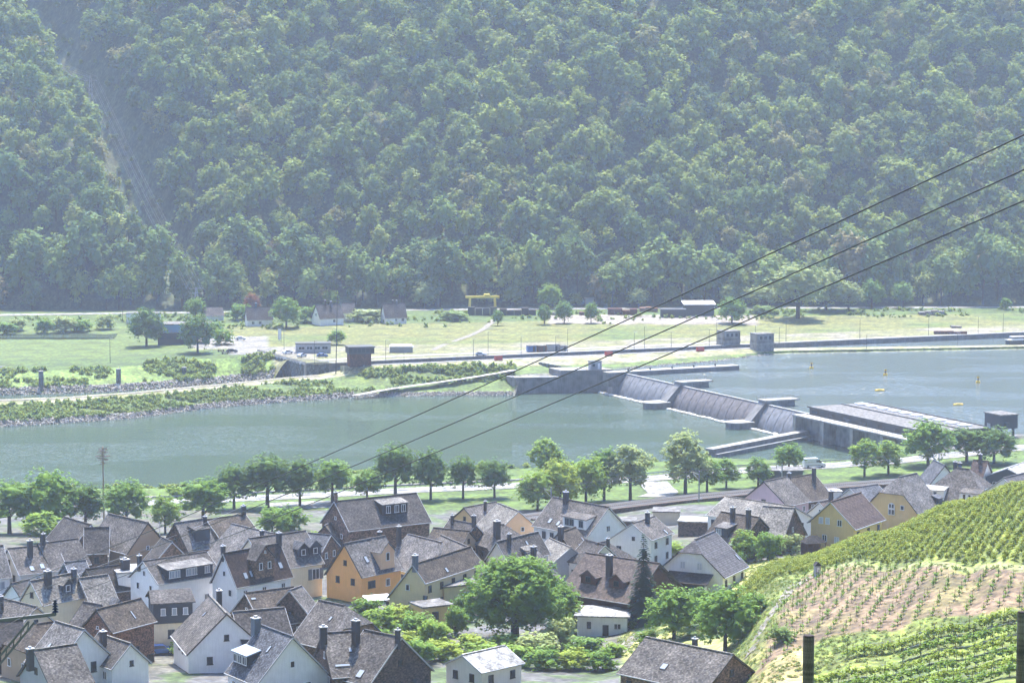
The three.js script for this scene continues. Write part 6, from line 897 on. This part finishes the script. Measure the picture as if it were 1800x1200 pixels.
// ---------- poles and wires ----------
{
  // the near power pole at the lower left, three wires sweeping to the upper right
  const A = atD(97, 1079, 67), base = atD(-70, 1098, 67), gy = nearH(base.x, 67), g = thing('power_pole', 'dark power pole arm with insulators and lattice brace at the lower left corner', 'power pole', V(base.x, gy, -67));
  const r = (p) => p.clone().sub(g.position), armL = base.clone().lerp(A, -1.1), steel = mat([0.13, 0.125, 0.11], { roughness: 0.6 });
  new MB().rod(V(0, -1, 0), V(0, base.y - gy + 0.6, 0), 0.16, 0.13, 10).build('pole', M.wood, g);
  new MB().bar(r(armL), r(A), 0.09, 0.09).build('crossarm', steel, g);
  const k0 = r(atD(50, 1092, 66.9)), k1 = r(atD(-40, 1200, 66.9)), off = V(0.16, -0.02, 0), lat = new MB(); lat.bar(k0, k1, 0.06).bar(k0.clone().add(off), k1.clone().add(off), 0.06); for (let i = 0; i < 7; i++) { const a = k0.clone().lerp(k1, i / 7), b = k0.clone().lerp(k1, (i + 1) / 7).add(off); lat.bar(a, b, 0.03); } lat.build('brace', steel, g);
  const ends = [[-140, 1085, 221, 0.26], [-20, 1066, 284, 0.22], [96, 1054, 340, 0.16]];
  ends.forEach(([x, y, yr, S], i) => {
    const top = atD(x, y, 67), b = new MB(), o = r(top); b.rod(V(o.x, o.y - 0.42, o.z), V(o.x, o.y, o.z), 0.03, 0.03, 6); for (let k = 0; k < 5; k++) b.rod(V(o.x, o.y - 0.34 + k * 0.075, o.z), V(o.x, o.y - 0.30 + k * 0.075, o.z), 0.10 - 0.008 * k, 0.05, 10); b.build('insulator', M.darkSlate, g);
    const end = atD(1900, yr - (1900 - 1830) * 0.44, 19), pts = []; for (let j = 0; j <= 40; j++) { const t = j / 40, p = top.clone().lerp(end, t); p.y -= 4 * S * t * (1 - t); pts.push(p); }
    put('power_line', new THREE.TubeGeometry(new THREE.CatmullRomCurve3(pts), 90, 0.007, 6), M.wire, scene, { label: ['uppermost', 'middle', 'lowest'][i] + ' of three dark cables sweeping from upper right to lower left', category: 'cable', group: 'three near power cables' });
    const back = atD(x - 260 - i * 30, y + 150, 60); put('power_line', new THREE.TubeGeometry(new THREE.CatmullRomCurve3([top, top.clone().lerp(back, 0.5).setY((top.y + back.y) / 2 - 0.1), back]), 8, 0.0085, 5), M.wire, scene, { label: ['uppermost', 'middle', 'lowest'][i] + ' cable continuing left from the pole insulator', category: 'cable', group: 'three near power cables' });
  });
  // village wires between roof masts
  [[[283, 980], [430, 905], 560], [[280, 955], [96, 1010], 470], [[0, 1046], [225, 975], 440], [[185, 985], [470, 870], 480]].forEach(([a, b, D], i) => { const p = atD(a[0], a[1], D), q = atD(b[0], b[1], D + 6), m = p.clone().lerp(q, 0.5); m.y -= 0.6; put('house_wire', new THREE.TubeGeometry(new THREE.CatmullRomCurve3([p, m, q]), 16, 0.022, 4), M.wirePale, scene, { label: 'thin overhead wire above the left roofs, ' + ['running up to the roadside trees', 'dropping to the lower left', 'crossing at the left edge', 'passing the tan gable'][i], category: 'wire', group: 'thin wires above the village' }); });
  const hm = thing('roof_mast', 'slim white mast standing between the left slate houses', 'mast', ground(281, 995)); new MB().rod(V(0, -1, 0), V(0, 9, 0), 0.09, 0.06, 6).build('pole', M.frameWhite, hm); new MB().box(0, 8.7, 0, 0.9, 0.06, 0.06).build('bracket', M.metalGrey, hm);
}
{ // rusty mast
  const p = ground(182, 915), g = thing('aerial_mast', 'tall rusty pole with a spiky aerial head behind the left houses', 'mast', p), s = F / -p.z, h = (915 - 783) / s; new MB().rod(V(0, -0.5, 0), V(0, h, 0), 0.22, 0.16, 7).build('pole', M.paleWood, g); for (let k = 0; k < 7; k++) { const y = h - 0.4 - k * 0.6, b = new MB(), a = k * 0.9, w = 0.7 + 1.1 * Math.sin((k + 0.6) / 7 * Math.PI); b.bar(V(-Math.cos(a) * w, y, -Math.sin(a) * w), V(Math.cos(a) * w, y + 0.15, Math.sin(a) * w), 0.14); b.bar(V(-Math.sin(a) * w * 0.8, y + 0.3, Math.cos(a) * w * 0.8), V(Math.sin(a) * w * 0.8, y + 0.45, -Math.cos(a) * w * 0.8), 0.12); b.build('rung', M.rust, g); }
}
{ // tall slim mast at the lower lock head
  const p = at(590, 655, 5.6), g = thing('tall_mast', 'very tall slim dark mast at the lower lock head', 'mast', p); new MB().rod(V(0, -1, 0), V(0.8, 29, 0), 0.2, 0.09, 7).build('pole', M.metalDark, g); new MB().box(0.75, 24, 0, 2.2, 0.12, 0.3).box(0.8, 28.6, 0, 1.0, 0.1, 0.2).build('crossbar', M.metalDark, g);
}
const lamp = (() => { const g = new THREE.Group(); new MB().rod(V(0, -0.5, 0), V(0, 9, 0), 0.11, 0.07, 6).build('pole', M.metalDark, g); new MB().box(0.5, 9, 0, 1.3, 0.12, 0.3).build('lamp_head', M.metalGrey, g); return g; })();
const lampSpots = [[832, 629, 30], [858, 627, 42], [916, 625, 32], [977, 620, 30], [998, 620, 42], [1115, 620, 30], [1133, 613, 40], [1180, 618, 28], [1247, 610, 30], [1260, 606, 44], [1328, 604, 32], [1370, 604, 30], [1382, 601, 38], [1512, 597, 36], [1524, 612, 24], [1633, 590, 38], [1684, 610, 26], [1720, 587, 30], [1764, 584, 34], [678, 637, 36], [710, 634, 52], [553, 640, 42], [499, 618, 36], [193, 638, 44], [215, 565, 62], [307, 548, 22], [408, 546, 22], [522, 540, 22], [634, 538, 22], [405, 540, 20]];
lampSpots.forEach(([x, y, h], i) => { const p = islandH(at(x, y, 8.4).x, -at(x, y, 8.4).z) !== null ? at(x, y, 8.3) : ground(x, y, 860), g = i ? lamp.clone() : lamp; g.name = numbered('lamp_post'); Object.assign(g.userData, { label: 'slim dark lamp post on the far bank, ' + (i < 19 ? ord[i % 12] + (i < 12 ? ' from the left along the lock' : ' of the upper lock posts').replace('leftmost from the left', 'leftmost') : ['beside the control house', 'tall, beside the grey tarpaulin', 'at the sheet-pile corner', 'by the white banner', 'on the left meadow', 'tall, left of the blue building', 'above the blue building', 'behind the copper-red tree', 'behind the second gabled house', 'behind the third gabled house', 'at the forest edge'][i - 19]), category: 'lamp post', group: 'lamp posts on the far bank' }); g.position.copy(p); const s = h / (F / -p.z) / 9; g.scale.set(1, s, 1); scene.add(g); });
{ // pylons and line in the hillside clearing
  const pyl = (x, y, D, h, lab) => { const p = atD(x, y, D); p.y = T(p.x, D) - 0.5; const g = thing('pylon', lab, 'pylon', p, 0.5, 'pylons of the hillside line'); const st = M.metalGrey; for (const [sx, sz] of [[-1, -1], [1, -1], [-1, 1], [1, 1]]) new MB().bar(V(sx * 1.3, 0, sz * 1.3), V(sx * 0.25, h, sz * 0.25), 0.16).build('leg', st, g); const b = new MB(); for (let k = 0; k < 8; k++) { const a = k / 8, c = (k + 1) / 8, wa = lerp(1.3, 0.25, a), wc = lerp(1.3, 0.25, c), s = k % 2 ? 1 : -1; for (const z of [-1, 1]) b.bar(V(s * wa, a * h, z * wa), V(-s * wc, c * h, z * wc), 0.09); for (const z of [-1, 1]) b.bar(V(z * wa, a * h, s * wa), V(z * wc, c * h, -s * wc), 0.09); } b.build('lattice', st, g); for (const y2 of [h - 0.5, h - 2.6]) new MB().bar(V(-3.4, y2, 0), V(3.4, y2, 0), 0.18).build('crossarm', st, g); return { p, h }; };
  const a = pyl(345, 540, 1112, 12, 'lattice pylon at the foot of the wooded hillside'), b = pyl(161, 300, 1278, 17, 'lattice pylon halfway up the hillside clearing'), c = { p: atD(-40, 30, 1400), h: 0 };
  for (let k = 0; k < 6; k++) { const off = V((k % 3 - 1) * 3.2 * Math.cos(0.5), (k < 3 ? -0.5 : -2.6), -(k % 3 - 1) * 3.2 * Math.sin(0.5)); for (const [s, e, lab] of [[a, b, 'lower span'], [b, c, 'upper span']]) { const p = s.p.clone().setY(s.p.y + s.h).add(off), q = e.p.clone().setY(e.p.y + e.h).add(off), m = p.clone().lerp(q, 0.5); m.y -= 3; put('hillside_cable', new THREE.TubeGeometry(new THREE.CatmullRomCurve3([p, p.clone().lerp(m, 0.55).setY(lerp(p.y, m.y, 0.55) - 0.6), m, q]), 20, 0.026, 4), M.metalGrey, scene, { label: 'thin pale cable of the hillside line, ' + lab + ', ' + (k < 3 ? 'upper' : 'lower') + ' set, ' + ['left', 'middle', 'right'][k % 3], category: 'cable', group: 'cables of the hillside line' }); } }
}
// ---------- the far bank ----------
const far = (o) => H({ group: 'houses across the river', d0: 980, ...o });
far({ label: 'grey-roofed white house with dark left gable, first of the far gabled houses', r1: [431, 540], r2: [477, 539], hh: 8, w: 4.4, pitch: 50, wall: M.white, roof: 'slateD', win: [['f', -3, 1.6, 1.2, 1.2], ['f', 0, 1.6, 1.2, 1.2], ['g1', 0, 4, 1.4, 1.4]], chim: [[0.4, 0, 0.6]] });
far({ label: 'white far house with two chimneys, second of the gabled houses', r1: [554, 536], r2: [597, 534], hh: 8.6, w: 4.8, pitch: 50, wall: M.white, roof: 'slateD', chim: [[0.4, 0, 0.8, 0.9], [0.62, 0.1, 0.8, 1.0]], win: [['f', 1, 1.8, 1.2, 1.3], ['g1', 0, 4.4, 1.2, 1.3]] });
far({ label: 'smaller grey-roofed house behind the second far gabled house', r1: [601, 532], r2: [623, 532], hh: 7.5, w: 4, pitch: 46, wall: M.offwhite, roof: 'slateA' });
far({ label: 'white far house standing alone with blue-grey left gable, fourth of the gabled houses', r1: [672, 533], r2: [711, 532], hh: 8.6, w: 4.8, pitch: 52, wall: M.white, roof: 'slateD', chim: [[0.48, -0.1, 0.7], [0.62, 0.1, 0.7, 0.9]], win: [['f', 0, 1.7, 1, 1.1], ['f', 3, 1.7, 1.3, 1.4], ['g1', 0, 4.6, 1.2, 1.6]] });
far({ label: 'low grey-roofed house right of the blue building', r1: [357, 540], r2: [390, 539], hh: 5.6, w: 4.5, pitch: 38, wall: M.offwhite, roof: 'slateA' });
{
  const g = thing('restaurant', 'blue-fronted flat-roofed building with dark lower storey on the far bank', 'building', ground(312, 603, 900), 0.02);
  new MB().box(0, 2, 0, 15, 5, 9).build('lower_storey', M.darkWood, g); new MB().box(3, 6.1, -2, 17, 3.2, 9).build('upper_storey', M.bluePale, g); new MB().box(3, 7.9, -2.5, 20, 0.35, 12).build('roof', M.flatGrey, g); new MB().box(0, 4.6, 3, 15.4, 0.25, 4).build('terrace', M.flatGrey, g); for (let i = 0; i < 5; i++) new MB().box(-6 + i * 3, 2.6, 4.56, 1.8, 1.3, 0.08).build('window', M.glass, g); railing(new MB(), [V(-7.6, 4.7, 4.9), V(7.6, 4.7, 4.9)], 1, 2).build('railing', M.metalGrey, g);
  boxHouse({ label: 'white low building with grey flat roof left of the blue building', p: [252, 566, 900], w: 14, d: 8, h: 4, turn: 0.05, wall: M.white, roof: M.flatGrey, win: [['f', -4, 2.2, 1.4, 1.2], ['f', 0, 2.2, 1.4, 1.2]] });
  for (const [x, y, lab] of [[388, 618, 'left'], [395, 622, 'right']]) { const t = thing('picnic_table', 'wooden picnic table on the forecourt, ' + lab + ' of the pair', 'table', ground(x, y, 900), 0.3, 'picnic tables'); new MB().box(0, 0.8, 0, 2.6, 0.1, 1).build('tabletop', M.darkWood, t); for (const z of [-0.8, 0.8]) new MB().box(0, 0.45, z, 2.6, 0.08, 0.4).build('bench', M.darkWood, t); for (const x2 of [-1, 1]) new MB().box(x2, 0.4, 0, 0.12, 0.8, 1.7).build('trestle', M.darkWood, t); }
  const fl = thing('banner', 'tall white banner on a pole by the forecourt', 'banner', ground(494, 603, 900)); new MB().rod(V(0, -0.3, 0), V(0, 6.2, 0), 0.07).build('pole', M.metalGrey, fl); new MB().box(-0.7, 3.6, 0, 1.25, 4.6, 0.04).build('flag', M.whitePaint, fl);
}
{ // lock buildings
  const c = thing('control_house', 'reddish lock control house with dark glazed upper floor', 'control house', at(631, 641, 8.5), 0.25); new MB().box(0, 2, 0, 8, 5, 6).build('base', M.rust, c); new MB().box(0.3, 5.6, 0, 9.6, 2.4, 7.4).build('glazed_floor', M.darkSlate, c); for (let i = 0; i < 6; i++) new MB().box(-3.8 + i * 1.6, 5.7, 3.75, 1.3, 1.5, 0.08).build('window', M.glass, c); new MB().box(0.3, 6.95, 0, 10.2, 0.35, 8).build('roof', M.metalDark, c);
  boxHouse({ label: 'long low dark-roofed lock building with glass band', p: [550, 619, 900], w: 13.5, d: 6, h: 3.6, turn: 0.12, wall: M.grey, roof: M.metalDark, win: [['f', -4.5, 2, 2.4, 1.2], ['f', -1.5, 2, 2.4, 1.2], ['f', 1.5, 2, 2.4, 1.2], ['f', 4.5, 2, 2.4, 1.2]] });
  const t = thing('covered_stack', 'grey tarpaulin-covered stack beside the lock', 'stack', ground(705, 619, 900), 0.05); new MB().box(0, 1.2, 0, 9, 2.6, 3.6).build('stack', M.metalGrey, t); new MB().poly([V(-4.7, 2.5, 2), V(4.7, 2.5, 2), V(4.7, 2.5, -2), V(-4.7, 2.5, -2), V(-4, 3.2, 0), V(4, 3.2, 0)], [0, 1, 5, 0, 5, 4, 1, 2, 5, 2, 3, 4, 2, 4, 5, 3, 0, 4]).build('tarpaulin', M.zinc, t);
  [[934, 618, 3.4, 2.4, 'blue', 'blue container on the lock side'], [952, 618, 3.4, 2.4, 'rust', 'brown container right of the blue one'], [972, 617, 5, 2.6, 'zinc', 'grey container right of the brown one'], [989, 617, 3, 2.2, 'metalGrey', 'small grey container at the right end of the row']].forEach(([x, y, w, h, m, lab]) => { const b = thing('container', lab, 'container', ground(x, y, 900), 0.3, 'containers on the lock side'); new MB().box(0, h / 2, 0, w, h, 2.4).build('shell', M[m], b); new MB().box(0, h + 0.06, 0, w + 0.1, 0.12, 2.5).build('roof', M.flatGrey, b); new MB().box(w * 0.2, h * 0.45, 1.23, 0.9, h * 0.8, 0.06).build('door', M.metalDark, b); });
  [[876, 633, 'left'], [1070, 625, 'middle'], [1231, 617, 'right']].forEach(([x, y, lab]) => { const b = thing('equipment_box', 'red equipment box on the lock island, ' + lab + ' of three', 'box', at(x, y, 8.4), 0.3, 'red boxes on the lock island'); new MB().box(0, 0.8, 0, 2.8, 1.6, 1.6).build('body', M.red, b); new MB().box(0, 1.65, 0, 3.0, 0.14, 1.8).build('lid', M.rust, b); });
  // mooring dolphins
  [[61, 698, 34], [199, 692, 32], [316, 681, 24], [437, 668, 18]].forEach(([x, y, h], i) => { const p = at(x, y, 0), g = thing('mooring_dolphin', 'dark steel mooring pile in the lower lock channel, ' + ['leftmost', 'second from left', 'third from left', 'rightmost'][i], 'pile', p, 0, 'mooring piles'), s = F / -p.z, hh = h / s + 1; p.z -= 12; g.position.copy(p); new MB().rod(V(0, -2, 0), V(0, hh, 0), 0.9, 0.9, 10).build('pile', M.sheetPile, g); new MB().rod(V(0, hh, 0), V(0, hh + 0.3, 0), 1.05, 1.0, 10).build('cap', M.concretePale, g); new MB().rod(V(0, hh + 0.3, 0), V(0, hh + 1.2, 0), 0.06).build('lamp', M.craneYellow, g); });
  const bt = thing('work_boat', 'small dark pontoon boat moored at the left bank', 'boat', at(46, 693, 0).add(V(0, 0, -16)), 0.35); new MB().add(extrudeProfile([[-1.4, -0.3], [-1.6, 0.9], [1.6, 0.9], [1.4, -0.3]], 7).translate(-3.5, 0, 0)).build('hull', M.metalDark, bt); new MB().box(0, 0.98, 0, 6.6, 0.12, 2.8).build('deck', M.wood, bt); new MB().box(1.6, 1.9, 0, 2, 1.8, 2).build('cabin', M.grey, bt); new MB().bar(V(-3.3, 1, 0), V(-8, 4.2, -3), 0.5, 0.2).build('gangway', M.metalGrey, bt);
  const st = thing('bank_stair', 'stone stairway down the left bank to the pontoon', 'stairs'), s0 = at(30, 678, 1.4), s1 = at(3, 645, 6.5); for (let i = 0; i < 16; i++) { const p = s0.clone().lerp(s1, i / 15); new MB().box(p.x, p.y + 0.05, p.z, 2.2, 0.4, 1.4, 0.3).build('step', M.concrete, st); }
  // yacht and buoys
  const y = thing('motor_boat', 'white motor boat at the right edge of the upper channel', 'boat', at(1795, 604, 6.5), 0.3); const hull = new THREE.Shape(); hull.moveTo(-6, 0); hull.lineTo(4, 0); hull.lineTo(7, 1.7); hull.lineTo(-6, 1.5); new MB().add(new THREE.ExtrudeGeometry(hull, { depth: 3.6, bevelEnabled: false }).translate(0, 0, -1.8)).build('hull', M.carDark, y); new MB().box(-0.4, 1.75, 0, 12, 0.3, 3.5).build('deck', M.carWhite, y); new MB().box(-1.5, 2.5, 0, 6, 1.4, 2.8).build('cabin', M.carWhite, y); new MB().box(-1.5, 2.6, 0, 6.1, 0.5, 2.86).build('window_band', M.glass, y);
  [[1427, 648, 1], [1557, 660, 1], [1720, 673, 1], [1547, 687, 0], [1685, 712, 0]].forEach(([x, y2, tall], i) => { const b = thing('buoy', ['yellow buoy farthest left in the upper pool', 'yellow buoy in the middle of the upper pool', 'yellow buoy at the right of the upper pool', 'flat yellow float left of centre in the upper pool', 'flat yellow float nearest the power station'][i], 'buoy', at(x, y2, 6.5), 0.2, 'yellow buoys in the upper pool'); if (tall) { new MB().rod(V(0, -0.3, 0), V(0, 0.8, 0), 0.9, 0.7, 12).build('float', M.buoyYellow, b); new MB().rod(V(0, 0.8, 0), V(0, 2.1, 0), 0.3, 0.12, 8).build('mast', M.rust, b); new MB().box(0, 2.0, 0, 0.9, 0.6, 0.1).build('topmark', M.buoyYellow, b); } else { new MB().rod(V(-1.6, 0.1, 0), V(1.6, 0.1, 0), 0.5, 0.5, 10).build('float', M.buoyYellow, b); new MB().box(0, 0.55, 0, 1.2, 0.3, 0.5).build('handle', M.craneYellow, b); } });
}
{ // timber yard: gantry crane, sheds, stacks
  const p = ground(848, 552, 980), g = thing('gantry_crane', 'yellow gantry crane over the stacks on the far bank', 'gantry crane', p, 0.15); const b = new MB();
  for (const x of [-6, 6]) for (const z of [-2.4, 2.4]) new MB().bar(V(x, 0, z), V(x * 0.92, 7.4, z * 0.6), 0.55).build('leg', M.craneYellow, g); for (const z of [-1.3, 1.3]) new MB().box(0, 7.7, z, 15, 0.9, 0.5).build('girder', M.craneYellow, g); new MB().box(2, 8.4, 0, 2.4, 1.2, 3.2).build('trolley', M.craneYellow, g); new MB().box(2, 5.8, 0, 0.15, 3.4, 0.15).build('hoist_cable', M.metalDark, g); for (const x of [-6, 6]) new MB().box(x, 1.2, 0, 0.4, 0.4, 5).build('sill_beam', M.craneYellow, g);
  const stack = (lab, x0, x1, y, h, m, d = 4) => { const a = ground(x0, y, 980), c = ground(x1, y, 980), s = thing('material_stack', lab, 'stack', a.clone().lerp(c, 0.5), Math.atan2(-(c.z - a.z), c.x - a.x), 'stacks in the yard'), w = a.distanceTo(c), n = Math.max(2, Math.round(w / 3)); for (let i = 0; i < n; i++) { const hh = h * (0.7 + 0.45 * hash2(i, Math.round(x0), 3)); new MB().box(-w / 2 + (i + 0.5) * w / n, hh / 2, 0.4 * hash2(i, 5, 9), w / n * 0.93, hh, d).build('pile', m, s); } };
  stack('dark stack under the yellow gantry crane', 822, 874, 553, 3.4, M.metalDark); stack('long dark stack right of the gantry crane', 878, 942, 553, 2.8, M.darkWood); stack('low grey stacks near the small meadow trees', 945, 985, 553, 1.2, M.flatGrey); stack('reddish stacked goods beside the log piles', 1018, 1054, 553, 1.8, M.rust); stack('rusty brown stack left of the dark shed', 1068, 1120, 552, 2.4, M.rust); stack('brown piles between the stack and shed', 1124, 1156, 547, 2.2, M.brick); stack('rubble heap on the far right meadow', 1615, 1660, 553, 1.8, M.rock); stack('low rubble heap near the upper lock wall', 1672, 1690, 576, 1.2, M.rock);
  stack('long brown pipe stack beside the upper lock wall', 1642, 1700, 587, 1.3, M.rust, 2);
  boxHouse({ label: 'dark flat shed left of the white-roofed shed', p: [1183, 556, 980], w: 11, d: 6, h: 3.2, wall: M.metalDark, roof: M.metalDark }); boxHouse({ label: 'open shed with bright white roof on the far bank', p: [1228, 552, 980], w: 13, d: 9, h: 5, turn: 0.05, wall: M.metalDark, roof: M.whitePaint, tilt: 0.08, ov: 1.4 }); boxHouse({ label: 'small grey hut at the forest edge behind the yard', p: [1036, 536, 980], w: 4, d: 3, h: 3, wall: M.grey, roof: M.zinc });
  put('far_road', ribbon([[-300, 558], [0, 553.5], [120, 552], [240, 550.5], [420, 548.5], [640, 546], [900, 543.5], [1200, 542], [1500, 541], [1800, 540], [2100, 539]].map(([x, y]) => at(x, y, 11)), 6.5, 0.14, 10), M.asphalt, scene, structure);
  put('meadow_track', ribbon([[868, 562], [850, 578], [820, 592], [780, 606], [760, 616]].map(([x, y]) => ground(x, y, 900)), 2.6, 0.1, 10), M.gravel, scene, structure);
  put('lock_road', ribbon([[560, 634], [680, 627], [800, 622.5], [1000, 614], [1200, 605], [1290, 601.5]].map(([x, y]) => at(x, y, 8.5)), 5, 0.12, 10), M.concretePale, scene, structure);
  put('pond', new MB().prism([[0, 0], [1, 0], [1, 1], [0, 1]].map(([u, v]) => { const q = at(lerp(-60, 200, u) + (v ? 10 : 0), v ? 583 : 594, 8.25); return [q.x, q.z]; }), 8.1, 8.32).geometry(), waterMat([0.06, 0.08, 0.05], 0.15, 0.05), scene, structure);
}
renderer.render(scene, camera);
